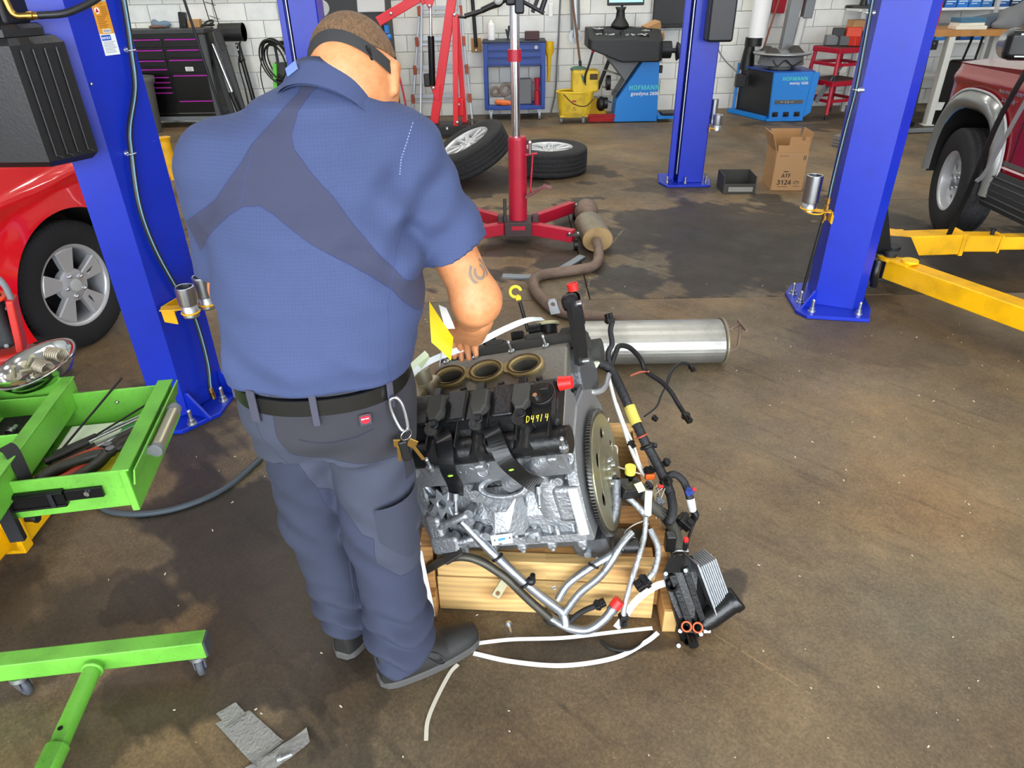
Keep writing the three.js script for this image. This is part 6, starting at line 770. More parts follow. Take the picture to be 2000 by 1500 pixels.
// duct tape scraps and bolts on the floor
const tapeGeo = (pts) => { const g = grid(18, 8, (u, v) => { const a = V(pts[0][0], 0, pts[0][1]).lerp(V(pts[1][0], 0, pts[1][1]), u), b = V(pts[3][0], 0, pts[3][1]).lerp(V(pts[2][0], 0, pts[2][1]), u), p = a.lerp(b, v); return [p.x, 0.003 + 0.003 * vnoise(u * 14, v * 6, 3) + 0.006 * (u > 0.92 ? (u - 0.92) * 10 : 0), p.z]; }); return g; };
const ductM = bumpy(0x9b9a96, 0.38, 0.35, 0.003);
one('duct_tape', 'crumpled strip of grey duct tape stuck to the floor', 'tape', tapeGeo([[-0.722, -1.157], [-0.602, -1.065], [-0.662, -1.005], [-0.80, -1.12]]), ductM); one('duct_tape', 'torn stub of grey duct tape under the longer strip', 'tape', tapeGeo([[-0.768, -1.182], [-0.725, -1.145], [-0.762, -1.108], [-0.808, -1.148]]), ductM); one('duct_tape', 'curled piece of grey duct tape lying across a strip', 'tape', tapeGeo([[-0.70, -0.985], [-0.553, -1.101], [-0.535, -1.062], [-0.66, -0.945]]), ductM);
function bolt(label, p, dir, L = 0.03, r = 0.005) { const t = thing('bolt', label, 'bolt', [p[0], 0, p[1]]); const d = V(dir[0], 0, dir[1]).normalize(), e = [d.x * L, r, d.z * L]; mesh(t, 'shank', [rod([0, r, 0], e, r)], M.zinc); mesh(t, 'head', [rod([-d.x * 0.008, r * 1.6, -d.z * 0.008], [0, r * 1.6, 0], r * 1.7, r * 1.7, 6), rod([0, r * 1.6, 0], [d.x * 0.002, r * 1.6, d.z * 0.002], r * 2.3)], M.zinc); }
bolt('small blue-grey flange bolt on the floor in front of the cradle', [-0.022, -1.425], [0.2, 0.95]); bolt('small bright bolt lying on the duct tape', [-0.60, -1.02], [0.8, -0.4], 0.028);

// ---------- green tool cart ----------
const greenD = M.green, slideM = mat(0x0d0e11, 0.3, 0.4);
const cart = thing('tool_cart', 'bright green rolling tool cart with an open drawer full of hand tools', 'tool cart', [-1.2, 0, -1.3]);
const cL = (a, b, h) => [-0.90 + 0.986 * a + 0.165 * b, h, -1.54 - 0.165 * a + 0.986 * b];   // a: out of the drawer, b: along its front towards the street side
{
  const wall = (n, p, q, w, h, m = greenD) => W(cart, n, [bar(p, q, w, h, [0, 1, 0], 0.002)], m);
  const dr = new THREE.Group(); dr.name = 'drawer'; cart.add(dr); const D = (n, g, m) => { const q = MG(g); q.translate(1.2, 0, 1.3); return mesh(dr, n, q, m); };
  D('drawer_bottom', [bar(cL(-0.46, 0.18, 0.705), cL(0, 0.18, 0.705), 0.36, 0.004, [0, 1, 0], 0)], greenD); D('drawer_side', [bar(cL(-0.46, 0.0, 0.752), cL(0.0, 0.0, 0.752), 0.006, 0.096, [0, 1, 0], 0.002)], greenD); D('drawer_side', [bar(cL(-0.46, 0.362, 0.752), cL(0.0, 0.362, 0.752), 0.006, 0.096, [0, 1, 0], 0.002)], greenD);
  D('drawer_front', [bar(cL(0.008, -0.012, 0.75), cL(0.008, 0.375, 0.75), 0.016, 0.11, [0, 1, 0], 0.003), bar(cL(0.004, -0.012, 0.805), cL(0.004, 0.375, 0.805), 0.036, 0.005, [0, 1, 0], 0.001), bar(cL(0.028, -0.012, 0.785), cL(0.028, 0.375, 0.785), 0.004, 0.04, [0.25, 1, 0], 0.001)], greenD);
  D('handle', [bar(cL(0.048, 0.11, 0.785), cL(0.048, 0.27, 0.785), 0.024, 0.026, [0, 1, 0], 0.008)], worn(0xb9b59a, 0.35, 0.6, 0.15)); for (const b of [0.106, 0.276]) D('handle_end', [xf(C(0.016, 0.016, 0.012, 0, 0, 0, 'z', 16), cL(0.048, b, 0.785)), bar(cL(0.02, b, 0.785), cL(0.05, b, 0.785), 0.012, 0.02)], M.grey);
  const sl = D('drawer_slide', [bar(cL(-0.30, 0.372, 0.752), cL(-0.12, 0.372, 0.752), 0.012, 0.042, [0, 1, 0], 0.002), bar(cL(-0.12, 0.370, 0.755), cL(-0.045, 0.370, 0.755), 0.008, 0.026, [0, 1, 0], 0.001), bar(cL(-0.30, 0.379, 0.735), cL(-0.12, 0.379, 0.735), 0.004, 0.006), bar(cL(-0.30, 0.379, 0.768), cL(-0.12, 0.379, 0.768), 0.004, 0.006)], slideM); D('slide_screw', [xf(C(0.006, 0.006, 0.004, 0, 0, 0, 'z', 12), cL(-0.075, 0.376, 0.757))], M.chrome); D('slide_latch', [bar(cL(-0.15, 0.381, 0.752), cL(-0.14, 0.381, 0.752), 0.003, 0.034)], M.darkMetal);
  for (const a of [-0.12, -0.03]) D('rivet', [S(0.005, ...cL(a, 0.006, 0.765))], M.zinc);
  // body: front plate, upper tray with dividers, column, base
  wall('front_plate', cL(-0.22, -0.03, 0.795), cL(-0.22, 0.52, 0.795), 0.006, 0.07); W(cart, 'front_rim', [bar(cL(-0.228, -0.03, 0.832), cL(-0.228, 0.52, 0.832), 0.03, 0.004)], greenD); wall('frame_bracket', cL(-0.24, 0.375, 0.72), cL(-0.24, 0.39, 0.72), 0.03, 0.12, M.darkMetal);
  W(cart, 'tray_bottom', [bar(cL(-0.75, 0.24, 0.748), cL(-0.23, 0.24, 0.748), 0.54, 0.004, [0, 1, 0], 0)], greenD); wall('tray_wall', cL(-0.75, -0.03, 0.79), cL(-0.23, -0.03, 0.79), 0.006, 0.085); wall('tray_wall', cL(-0.75, 0.20, 0.785), cL(-0.23, 0.20, 0.785), 0.005, 0.065); wall('tray_wall', cL(-0.75, 0.52, 0.79), cL(-0.23, 0.52, 0.79), 0.006, 0.085); wall('tray_divider', cL(-0.40, -0.03, 0.785), cL(-0.40, 0.2, 0.785), 0.005, 0.06);
  W(cart, 'tray_mat', [bar(cL(-0.74, 0.36, 0.752), cL(-0.24, 0.36, 0.752), 0.30, 0.004, [0, 1, 0], 0)], bumpy(0x1a1b18, 0.85, 0, 0.004)); W(cart, 'tray_mat', [bar(cL(-0.39, 0.1, 0.752), cL(-0.24, 0.1, 0.752), 0.18, 0.004, [0, 1, 0], 0)], bumpy(0x1a1b18, 0.85, 0, 0.004));
  W(cart, 'column', [B(0.06, 0.66, 0.06, -1.56, 0.44, -1.25, 0.006)], greenD); W(cart, 'base_beam', [bar([-0.862, 0.108, -1.292], [-1.62, 0.108, -1.20], 0.05, 0.062, [0, 1, 0], 0.004)], greenD); W(cart, 'end_plug', [bar([-0.857, 0.108, -1.2926], [-0.866, 0.108, -1.2915], 0.046, 0.058)], mat(0x3a3d3f, 0.8));
  W(cart, 'cross_tube', [rod([-1.145, 0.104, -1.24], [-1.115, 0.10, -0.98], 0.023, 0.023, 20)], greenD); W(cart, 'tube_sleeve', [rod([-1.118, 0.10, -1.0], [-1.075, 0.10, -0.55], 0.028, 0.028, 20)], greenD); W(cart, 'tube_hole', [C(0.006, 0.006, 0.004, -1.122, 0.1235, -1.035, 'y', 12)], M.black); W(cart, 'weld_ring', [TO(0.024, 0.005, -1.142, 0.104, -1.215, [0, 0.1, 0])], greenD);
  for (const [x, z, a] of [[-0.895, -1.285, 0.4], [-1.36, -1.225, 1.1]]) { W(cart, 'caster_fork', [C(0.022, 0.024, 0.012, x, 0.070, z), xf(B(0.004, 0.04, 0.035, 0.014, 0, 0, 0.001), [x, 0.05, z], [0, a, 0]), xf(B(0.004, 0.04, 0.035, -0.014, 0, 0, 0.001), [x, 0.05, z], [0, a, 0])], M.zinc); W(cart, 'caster_wheel', [xf(lathe([[0.008, -0.010], [0.026, -0.010], [0.032, -0.007], [0.033, 0], [0.032, 0.007], [0.026, 0.010], [0.008, 0.010]], 24).rotateZ(PI / 2), [x, 0.033, z], [0, a, 0])], mat(0x43474e, 0.6)); W(cart, 'caster_hub', [xf(C(0.016, 0.016, 0.024, 0, 0, 0, 'x', 16), [x, 0.033, z], [0, a, 0])], mat(0x5b6aa8, 0.5)); }
}
// things in the drawer and on the tray
one('paper_manual', 'pale green and white booklet lying in the green drawer', 'booklet', [bar(cL(-0.23, 0.10, 0.722), cL(-0.075, 0.10, 0.722), 0.125, 0.006, [0, 1, 0], 0.001)], mat(0xe3e8d6, 0.7, 0, { }), undefined); { const q = scene.children[scene.children.length - 1]; const s = mesh(q, 'printed_band', [bar(cL(-0.10, 0.08, 0.7258), cL(-0.075, 0.08, 0.7258), 0.085, 0.001, [0, 1, 0], 0)], mat(0x2f8a4a, 0.6)); }
one('yellow_folder', 'bright yellow paper folder at the bottom of the drawer', 'folder', [bar(cL(-0.17, 0.17, 0.714), cL(-0.02, 0.15, 0.714), 0.22, 0.006, [0, 1, 0], 0.001)], mat(0xe9df2c, 0.65));
function pliers(label, p, q, col, r = 0.011, open = 0.02) {
  const t = thing('pliers', label, 'pliers', [p[0], p[1] - r, p[2]]), A = V(...p), Bv = V(...q), d = Bv.clone().sub(A), side = V(0, 1, 0).cross(d).normalize(), at = (u, s, h = 0) => A.clone().addScaledVector(d, u).addScaledVector(side, s).add(V(0, h, 0)).toArray();
  for (const s of [-1, 1]) W(t, 'grip', [tube([at(0, s * open), at(0.2, s * (open + 0.006)), at(0.42, s * open * 0.8), at(0.55, s * 0.006)], r, 24, 10), S(r, ...at(0, s * open))], mat(col, 0.5));
  for (const s of [-1, 1]) W(t, 'jaw', [tube([at(0.5, s * 0.012), at(0.62, s * 0.006), at(0.72, -s * 0.008), at(0.85, -s * 0.009), at(1, -s * 0.003)], 0.0085, 24, 8)], M.iron); W(t, 'pivot', [C(0.010, 0.010, 0.02, ...at(0.62, 0), 'y', 12)], M.steel);
}
pliers('long pliers with orange-red grips in the green drawer', cL(-0.20, 0.31, 0.745), cL(-0.03, 0.10, 0.742), 0xb23a1c, 0.012); pliers('large pliers with dark olive grips lying across the drawer', cL(-0.17, 0.33, 0.762), cL(-0.01, 0.16, 0.758), 0x2b2c24, 0.013, 0.028); pliers('worn black pliers near the drawer front', cL(-0.08, 0.34, 0.73), cL(-0.012, 0.27, 0.732), 0x20211d, 0.009, 0.014);
for (let i = 0; i < 5; i++) { const b0 = 0.26 - i * 0.022, h = 0.728 + (i % 3) * 0.012; const t = thing('screwdriver', ['dark steel screwdriver at the back of the tool pile in the drawer', 'thin steel pick lying across the booklet', 'slim black screwdriver on the yellow folder', 'long steel rod tool beside the orange pliers', 'greasy steel screwdriver in the middle of the tool pile'][i], 'screwdriver', cL(-0.2, b0, h)); W(t, 'shaft', [rod(cL(-0.20, b0, h), cL(-0.05, b0 - 0.13, h + 0.004), 0.0032)], M.steel); W(t, 'handle', [rod(cL(-0.215, b0 + 0.012, h), cL(-0.14, b0 - 0.05, h + 0.002), 0.008, 0.0075)], i % 2 ? M.iron : mat(0x1a1a18, 0.5)); }
one('cable_tie', 'long black cable tie sticking up out of the drawer', 'cable tie', [rod(cL(-0.22, 0.21, 0.73), cL(-0.105, -0.03, 0.815), 0.0028)], M.black); one('cable_tie', 'thin black cable tie lying on the booklet', 'cable tie', [rod(cL(-0.2, 0.2, 0.74), cL(-0.03, 0.03, 0.77), 0.0025)], M.black); one('rubber_strip', 'curled black rubber strip hooked over the green front plate', 'strip', [ribbon([cL(-0.235, 0.30, 0.85), cL(-0.22, 0.31, 0.842), cL(-0.205, 0.33, 0.80), cL(-0.20, 0.34, 0.75)], [[0.5, 0.8, 0.2], [0.6, 0.8, 0.2], [1, 0.2, 0.2], [1, 0, 0.2]], 0.03, 0.003)], M.rubber);
for (const [a, b, L, lab] of [[-0.31, 0.15, 0.035, 'grey flange bolt on the black mat beside the front plate'], [-0.335, 0.10, 0.03, 'dull hex bolt on the black mat of the tray'], [-0.30, 0.28, 0.06, 'long shiny bolt lying in the lower tray compartment']]) { const p = cL(a, b, 0), t = thing('bolt', lab, 'bolt', [p[0], 0.756, p[2]], rnd() * 3); mesh(t, 'shank', [rod([0, 0.006, 0], [L, 0.006, 0], 0.0055)], M.zinc); mesh(t, 'head', [C(0.010, 0.010, 0.009, -0.004, 0.009, 0, 'x', 6), C(0.012, 0.012, 0.002, 0.001, 0.009, 0, 'x', 16)], M.steel); }
{ // steel pan with suspension springs and bolts
  const c = [-1.225, 0.842, -1.565], t = thing('steel_bowl', 'polished steel bowl of springs and bolts resting on the green cart', 'bowl', c); t.rotation.set(0.08, 0.3, 0.20);
  mesh(t, 'bowl', [lathe([[0, -0.035], [0.05, -0.034], [0.08, -0.022], [0.095, 0.0], [0.098, 0.012], [0.106, 0.013], [0.107, 0.016], [0.096, 0.016], [0.092, 0.002], [0.077, -0.019], [0.05, -0.030], [0, -0.031]], 48)], mat(0xcdd0d3, 0.14, 1)); t.updateMatrixWorld();
  const inB = (x, y, z) => V(x, y, z).applyMatrix4(t.matrixWorld).toArray();
  const spring = (lab, p, turn) => { const pts = []; for (let i = 0; i <= 160; i++) { const a = i / 160 * 7 * 2 * PI; pts.push(V(0.0165 * Math.cos(a), -0.034 + 0.068 * i / 160, 0.0165 * Math.sin(a))); } const g = new THREE.TubeGeometry(new THREE.CatmullRomCurve3(pts), 360, 0.0027, 7); g.rotateZ(PI / 2); const o = one('coil_spring', lab, 'spring', g, worn(0xa39a86, 0.45, 0.6, 0.2)); o.position.set(...inB(...p)); o.rotation.set(0.1, turn, 0.2); };
  spring('grey coil spring in the middle of the steel bowl', [0.02, 0.0, 0.012], 0.5 - 1.15); spring('grey coil spring at the rim of the steel bowl', [0.045, 0.004, -0.03], 0.5 - 1.0);
  const bd = [[[-0.03, 0.0, -0.03], 0.9, 0.0], [[-0.055, 0.0, 0.01], 1.2, 0.3], [[-0.01, -0.005, -0.005], 0.3, 2.0], [[-0.045, -0.01, 0.045], 0.2, 1.0], [[-0.015, -0.008, 0.05], 0.15, 2.6], [[0.015, -0.005, 0.055], 0.2, 0.4], [[-0.005, -0.008, 0.03], 0.1, -0.5]], lb3 = ['tall bolt standing on its washer in the steel bowl', 'short bolt with a wide washer in the steel bowl', 'slim bolt lying against a spring in the bowl', 'rusty bush at the near edge of the bowl', 'stubby threaded bolt in the bowl', 'round-headed bolt beside the spring in the bowl', 'long brassy bolt lying across the bowl'];
  bd.forEach(([p, el, az], i) => { const q = inB(...p), b = thing('bolt', lb3[i], 'bolt', q), d = V(Math.cos(el) * Math.cos(az), Math.sin(el), Math.cos(el) * Math.sin(az)), L = i === 3 ? 0.014 : 0.036; mesh(b, 'shank', [rod([0, 0, 0], d.clone().multiplyScalar(L).toArray(), i === 3 ? 0.011 : 0.0058)], i === 3 || i === 4 ? worn(0x9a7a55, 0.5, 0.6, 0.3) : worn(0xa9a58c, 0.4, 0.7, 0.2)); mesh(b, 'head', [rod(d.clone().multiplyScalar(-0.006).toArray(), [0, 0, 0], 0.0105, 0.0105, 6), rod([0, 0, 0], d.clone().multiplyScalar(0.002).toArray(), i < 2 ? 0.017 : 0.0125)], worn(0xb1ae98, 0.4, 0.7, 0.15)); });
}
{ // cordless tool at the far end of the cart
  const t = thing('cordless_tool', 'black and red cordless power tool standing on the green cart', 'power tool', [-1.40, 0.752, -1.70], 0.4), rd = mat(0xb3261f, 0.45);
  mesh(t, 'body', [B(0.085, 0.15, 0.075, 0, 0.16, 0, 0.02), B(0.06, 0.08, 0.055, 0, 0.27, 0, 0.015)], bumpy(0x1d1d20, 0.6, 0, 0.0006)); mesh(t, 'base', [B(0.11, 0.07, 0.09, 0, 0.037, 0, 0.014)], rd); mesh(t, 'red_band', [TO(0.05, 0.006, 0, 0.225, 0, [PI / 2, 0, 0])], mat(0xe24a22, 0.45)); mesh(t, 'side_panel', [B(0.02, 0.16, 0.06, 0.052, 0.14, 0, 0.006, [0, 0, -0.15])], rd); mesh(t, 'hose_loop', [tube([[0.03, 0.30, 0], [0.06, 0.27, 0.01], [0.065, 0.22, 0.01], [0.05, 0.19, 0.01]], 0.008)], M.grey); mesh(t, 'vent_dots', [S(0.006, 0.02, 0.10, 0.038, [1, 1, 0.4]), S(0.006, 0.0, 0.10, 0.038, [1, 1, 0.4])].slice(0, 1), M.grey);
}
one('battery_charger', 'black plastic charger at the edge of the green cart', 'charger', [B(0.10, 0.09, 0.09, -1.255, 0.797, -1.30, 0.012, [0, 0.3, 0]), B(0.07, 0.03, 0.06, -1.25, 0.85, -1.30, 0.008, [0, 0.3, 0])], bumpy(0x161618, 0.55, 0, 0.0006));

// ---------- along the back wall ----------
const redM = worn(0xab1630, 0.38, 0, 0.12), redBright = mat(0xe01022, 0.35), skyBlue = mat(0x0f7fd6, 0.42), cartBlue = worn(0x16439a, 0.4, 0, 0.1), blackP = bumpy(0x1a1b1d, 0.5, 0, 0.0006), galv = worn(0xa9adaf, 0.4, 0.8, 0.12);
const bolts = (t, list, r = 0.018) => { for (const p of list) W(t, 'bolt_head', [S(r, ...p, [1, 1, 0.6])], M.zinc); };
{ // transmission jack
  const t = thing('transmission_jack', 'red hydraulic transmission jack with chrome ram and spread legs', 'jack', [0.065, 0, -4.95]);
  W(t, 'cylinder', [C(0.064, 0.066, 0.60, 0.065, 0.42, -4.95, 'y', 28), C(0.058, 0.062, 0.015, 0.065, 0.727, -4.95, 'y', 28)], redM); W(t, 'ram', [C(0.031, 0.031, 0.86, 0.055, 1.15, -4.95, 'y', 24)], M.chrome); W(t, 'collar', [C(0.045, 0.045, 0.07, 0.052, 1.24, -4.95, 'y', 24)], redM); W(t, 'upper_ram', [C(0.024, 0.024, 0.32, 0.05, 1.43, -4.95, 'y', 20)], M.chrome);
  W(t, 'hub', [B(0.2, 0.11, 0.2, 0.065, 0.105, -4.95, 0.008), B(0.05, 0.09, 0.06, 0.19, 0.15, -4.93, 0.01), B(0.05, 0.09, 0.06, -0.06, 0.15, -4.93, 0.01)], mat(0x3a2a2a, 0.6)); W(t, 'hub_plate', [B(0.1, 0.03, 0.004, 0.065, 0.12, -4.846, 0.001)], redM);
  for (const [x, z] of [[0.45, -4.72], [0.50, -5.42], [-0.33, -4.78], [-0.38, -5.4]]) { W(t, 'leg', [bar([0.065 + (x - 0.065) * 0.2, 0.105, -4.95 + (z + 4.95) * 0.2], [x, 0.10, z], 0.06, 0.085, [0, 1, 0], 0.004)], redM); W(t, 'caster_plate', [B(0.09, 0.012, 0.08, x, 0.115, z, 0.002)], M.iron); W(t, 'caster', [C(0.035, 0.035, 0.028, x + 0.02, 0.036, z, 'x', 16)], M.darkMetal); for (const q of [-0.03, 0.03]) W(t, 'bolt_head', [S(0.009, x + q, 0.125, z + 0.02)], M.zinc); }
  W(t, 'pedal', [bar([0.12, 0.33, -4.90], [0.26, 0.42, -4.86], 0.05, 0.02), bar([0.24, 0.42, -4.86], [0.30, 0.40, -4.85], 0.06, 0.015)], worn(0x7a4a4a, 0.5, 0.3, 0.3)); W(t, 'release_rod', [rod([0.15, 0.34, -4.89], [0.17, 0.62, -4.90], 0.007), rod([0.12, 0.62, -4.9], [0.2, 0.63, -4.9], 0.008)], redM); W(t, 'valve', [C(0.012, 0.012, 0.07, 0.15, 0.66, -4.9), S(0.014, 0.15, 0.70, -4.9)], M.chrome); W(t, 'side_lever', [rod([-0.03, 0.16, -4.88], [-0.03, 0.32, -4.9], 0.012)], M.iron);
  W(t, 'saddle', [B(0.10, 0.09, 0.10, 0.05, 1.57, -4.95, 0.015), B(0.06, 0.14, 0.05, 0.085, 1.55, -4.88, 0.012), B(0.22, 0.03, 0.05, 0.0, 1.60, -4.95, 0.006)], M.darkMetal); W(t, 'saddle_knob', [S(0.03, -0.045, 1.56, -4.9)], M.lightGrey); W(t, 'saddle_arm', [rod([0.10, 1.55, -4.9], [0.24, 1.48, -4.9], 0.012), rod([0.22, 1.49, -4.9], [0.27, 1.62, -4.92], 0.016)], M.darkMetal); W(t, 'saddle_arm', [rod([0.0, 1.56, -4.93], [-0.15, 1.50, -4.95], 0.018), rod([-0.14, 1.5, -4.95], [-0.26, 1.47, -4.95], 0.014)], M.black);
}
{ // folding engine hoist
  const t = thing('engine_hoist', 'bright red folding engine hoist with black hydraulic ram', 'hoist', [-0.75, 0, -8.8]), z = -8.8;
  W(t, 'mast', [bar([-0.885, 0.16, z], [-0.56, 1.62, z], 0.09, 0.10, [1, 0.2, 0], 0.006)], redBright); W(t, 'boom', [bar([-1.44, 1.25, z], [-0.80, 1.56, z], 0.08, 0.10, [0, 1, 0], 0.006), bar([-0.95, 1.46, z], [-0.40, 1.70, z], 0.10, 0.12, [0, 1, 0], 0.006)], redBright);
  W(t, 'strut', [bar([-0.565, 1.3, z + 0.08], [-0.62, 0.14, z + 0.1], 0.05, 0.06, [1, 0, 0], 0.004)], redBright); W(t, 'strut', [bar([-0.56, 1.3, z - 0.1], [-0.525, 0.14, z - 0.1], 0.05, 0.06, [1, 0, 0], 0.004)], redBright); W(t, 'strut_foot', [B(0.12, 0.2, 0.06, -0.58, 0.33, z - 0.02, 0.01)], redBright);
  W(t, 'ram_body', [rod([-0.872, 0.58, z + 0.06], [-0.850, 1.10, z + 0.06], 0.037, 0.037, 20)], mat(0x0c0c0d, 0.2, 0.3)); W(t, 'ram_piston', [rod([-0.85, 1.1, z + 0.06], [-0.835, 1.40, z + 0.06], 0.016)], M.chrome); W(t, 'ram_pump', [B(0.07, 0.14, 0.06, -0.93, 0.64, z + 0.06, 0.012)], M.black); W(t, 'ram_lug', [ext([[-0.06, 0.08], [0.07, 0.06], [0.05, -0.12], [0.0, -0.1]], 0.05, 0.004).translate(-0.85, 0.53, z + 0.04)], redBright); W(t, 'boom_lug', [ext([[-0.09, 0.08], [0.10, 0.12], [0.0, -0.07]], 0.05, 0.004).translate(-0.84, 1.42, z + 0.05)], redBright); W(t, 'locking_pin', [rod([-0.53, 1.29, z + 0.08], [-0.44, 1.28, z + 0.08], 0.014)], M.black);
  W(t, 'base', [bar([-1.25, 0.09, z + 0.15], [-0.35, 0.10, z + 0.15], 0.06, 0.09), bar([-0.95, 0.11, z - 0.05], [-0.45, 0.11, z - 0.05], 0.3, 0.07), bar([-0.40, 0.10, z - 0.3], [-0.30, 0.10, z + 0.3], 0.06, 0.06)], M.black); W(t, 'base_foot', [C(0.045, 0.045, 0.06, -1.18, 0.045, z + 0.15), C(0.045, 0.045, 0.06, -0.38, 0.045, z + 0.15)].slice(0, 1), M.black); W(t, 'base_foot', [C(0.04, 0.04, 0.06, -0.38, 0.042, z + 0.15)], M.black);
  bolts(t, [[-0.84, 1.40, z + 0.10], [-0.86, 0.56, z + 0.10], [-0.57, 1.31, z + 0.12], [-0.60, 0.18, z + 0.14], [-0.86, 0.12, z + 0.19], [-0.72, 0.12, z + 0.19], [-0.58, 0.36, z + 0.02], [-1.28, 1.33, z + 0.05]]);
}
{ // aluminium ladder
  const t = thing('ladder', 'aluminium folding ladder with orange joints leaning on the white wall', 'ladder', [-0.85, 0, -10.0]), orangeJ = mat(0xa8513a, 0.6);
  for (const [a, b] of [[[-1.30, 0, -9.92], [-1.06, 1.6, -10.12]], [[-1.17, 0, -9.80], [-1.05, 1.6, -10.08]], [[-0.48, 0, -9.92], [-0.60, 1.6, -10.12]], [[-0.55, 0, -9.80], [-0.61, 1.6, -10.08]]]) W(t, 'rail', [bar(a, b, 0.03, 0.05, [0, 0, 1], 0.005)], M.alu);
  for (const h of [0.27, 0.62, 0.95, 1.3]) { const k = h / 1.6, xa = -1.30 + 0.24 * k, xb = -0.48 - 0.12 * k, z = -9.90 - 0.2 * k; W(t, 'rung', [bar([xa, h + 0.03, z + 0.02], [xb, h + 0.03, z + 0.02], 0.03, 0.05, [0, 1, 0], 0.005)], M.alu); W(t, 'rung', [bar([xa + 0.05, h - 0.03, z + 0.06], [xb - 0.03, h - 0.03, z + 0.06], 0.03, 0.03, [0, 1, 0], 0.005)], M.alu); for (const x of [xa, xb]) W(t, 'joint', [B(0.045, 0.11, 0.05, x, h, z + 0.03, 0.006)], orangeJ); }
}
{ // blue service cart
  const t = thing('service_cart', 'blue steel service cart with three drawers and an open shelf', 'cart', [0.10, 0, -9.85]), z0 = -9.85;
  W(t, 'drawer_case', [B(0.80, 0.27, 0.42, 0.10, 0.80, -10.0, 0.006)], cartBlue); W(t, 'top_tray', [B(0.82, 0.02, 0.44, 0.10, 0.945, -10.0, 0.004)], mat(0x2d3440, 0.6));
  for (let i = 0; i < 3; i++) { const d = W(t, 'drawer', [B(0.68, 0.068, 0.02, 0.10, 0.885 - i * 0.083, -9.785, 0.004)], cartBlue); const g = B(0.68, 0.014, 0.03, 0.10, 0.922 - i * 0.083, -9.775, 0.004); g.translate(-0.10, 0, 9.85); mesh(d, 'drawer_pull', g, mat(0x0e2f6e, 0.4)); }
  for (const x of [-0.275, 0.475]) for (const z of [-9.81, -10.18]) W(t, 'leg', [B(0.05, 0.55, 0.05, x, 0.42, z, 0.006)], cartBlue); W(t, 'shelf', [B(0.80, 0.05, 0.42, 0.10, 0.155, -10.0, 0.006)], cartBlue); W(t, 'name_badge', [C(0.022, 0.022, 0.006, 0.38, 0.88, -9.77, 'z', 20)], M.lightGrey);
  for (const x of [-0.22, 0.43]) { W(t, 'caster_fork', [B(0.06, 0.06, 0.05, x, 0.11, -9.84, 0.006)], M.zinc); W(t, 'caster_wheel', [C(0.062, 0.062, 0.03, x, 0.062, -9.84, 'x', 24)], mat(0x9aa6b2, 0.4)); }
}
one('spray_bottle', 'white round bottle on the blue service cart', 'bottle', lathe([[0, 0], [0.045, 0], [0.048, 0.01], [0.048, 0.17], [0.03, 0.2], [0.015, 0.205], [0.015, 0.23], [0, 0.23]], 24), M.white, undefined, [-0.19, 0.956, -9.95]);
one('battery_pack', 'black and red tool case on the blue service cart', 'case', [B(0.18, 0.10, 0.12, 0.33, 1.006, -9.92, 0.01), B(0.03, 0.10, 0.122, 0.41, 1.006, -9.92, 0.006)], mat(0x3a1416, 0.5)); one('hand_tool', 'dark angled pliers standing on the blue service cart', 'tool', [rod([0.02, 0.956, -9.92], [0.04, 1.12, -9.94], 0.014), rod([0.02, 1.0, -9.92], [0.0, 1.08, -9.93], 0.012)], M.black); one('gloves', 'orange and white work gloves on the cart shelf', 'gloves', [S(0.06, -0.04, 0.215, -9.83, [1.3, 0.6, 0.8]), S(0.04, 0.03, 0.21, -9.82, [1, 0.7, 1]), S(0.05, -0.12, 0.22, -9.86, [1, 0.7, 0.8])], mat(0xd9703a, 0.8)); one('oil_jug', 'flat grey fuel container on the cart shelf', 'container', [B(0.24, 0.32, 0.12, 0.21, 0.34, -9.93, 0.02)], M.grey); one('spray_can', 'white can with red top on the cart shelf', 'can', [C(0.04, 0.04, 0.18, 0.40, 0.27, -9.85, 'y', 20), C(0.04, 0.03, 0.14, 0.40, 0.44, -9.85, 'y', 20)], redM); one('hose_coil', 'dusty coil of hose on the cart shelf', 'hose', [TO(0.07, 0.022, -0.02, 0.36, -9.95, [0.2, 0.5, 0]), TO(0.05, 0.02, -0.16, 0.34, -9.95, [0.3, 0.2, 0])], mat(0x8d7f76, 0.7)); one('parts_box', 'white and black parts box on the cart shelf', 'box', [B(0.2, 0.09, 0.12, -0.14, 0.30 - 0.075, -9.96, 0.006)], M.lightGrey);
one('funnel', 'yellow plastic funnel hanging at the side of the blue cart', 'funnel', lathe([[0.06, 0.48], [0.062, 0.36], [0.03, 0.30], [0.018, 0.0], [0.012, 0.0], [0.025, 0.30], [0.055, 0.36], [0.055, 0.48]], 24), mat(0xe0b414, 0.45), undefined, [0.555, 0.45, -9.93]);
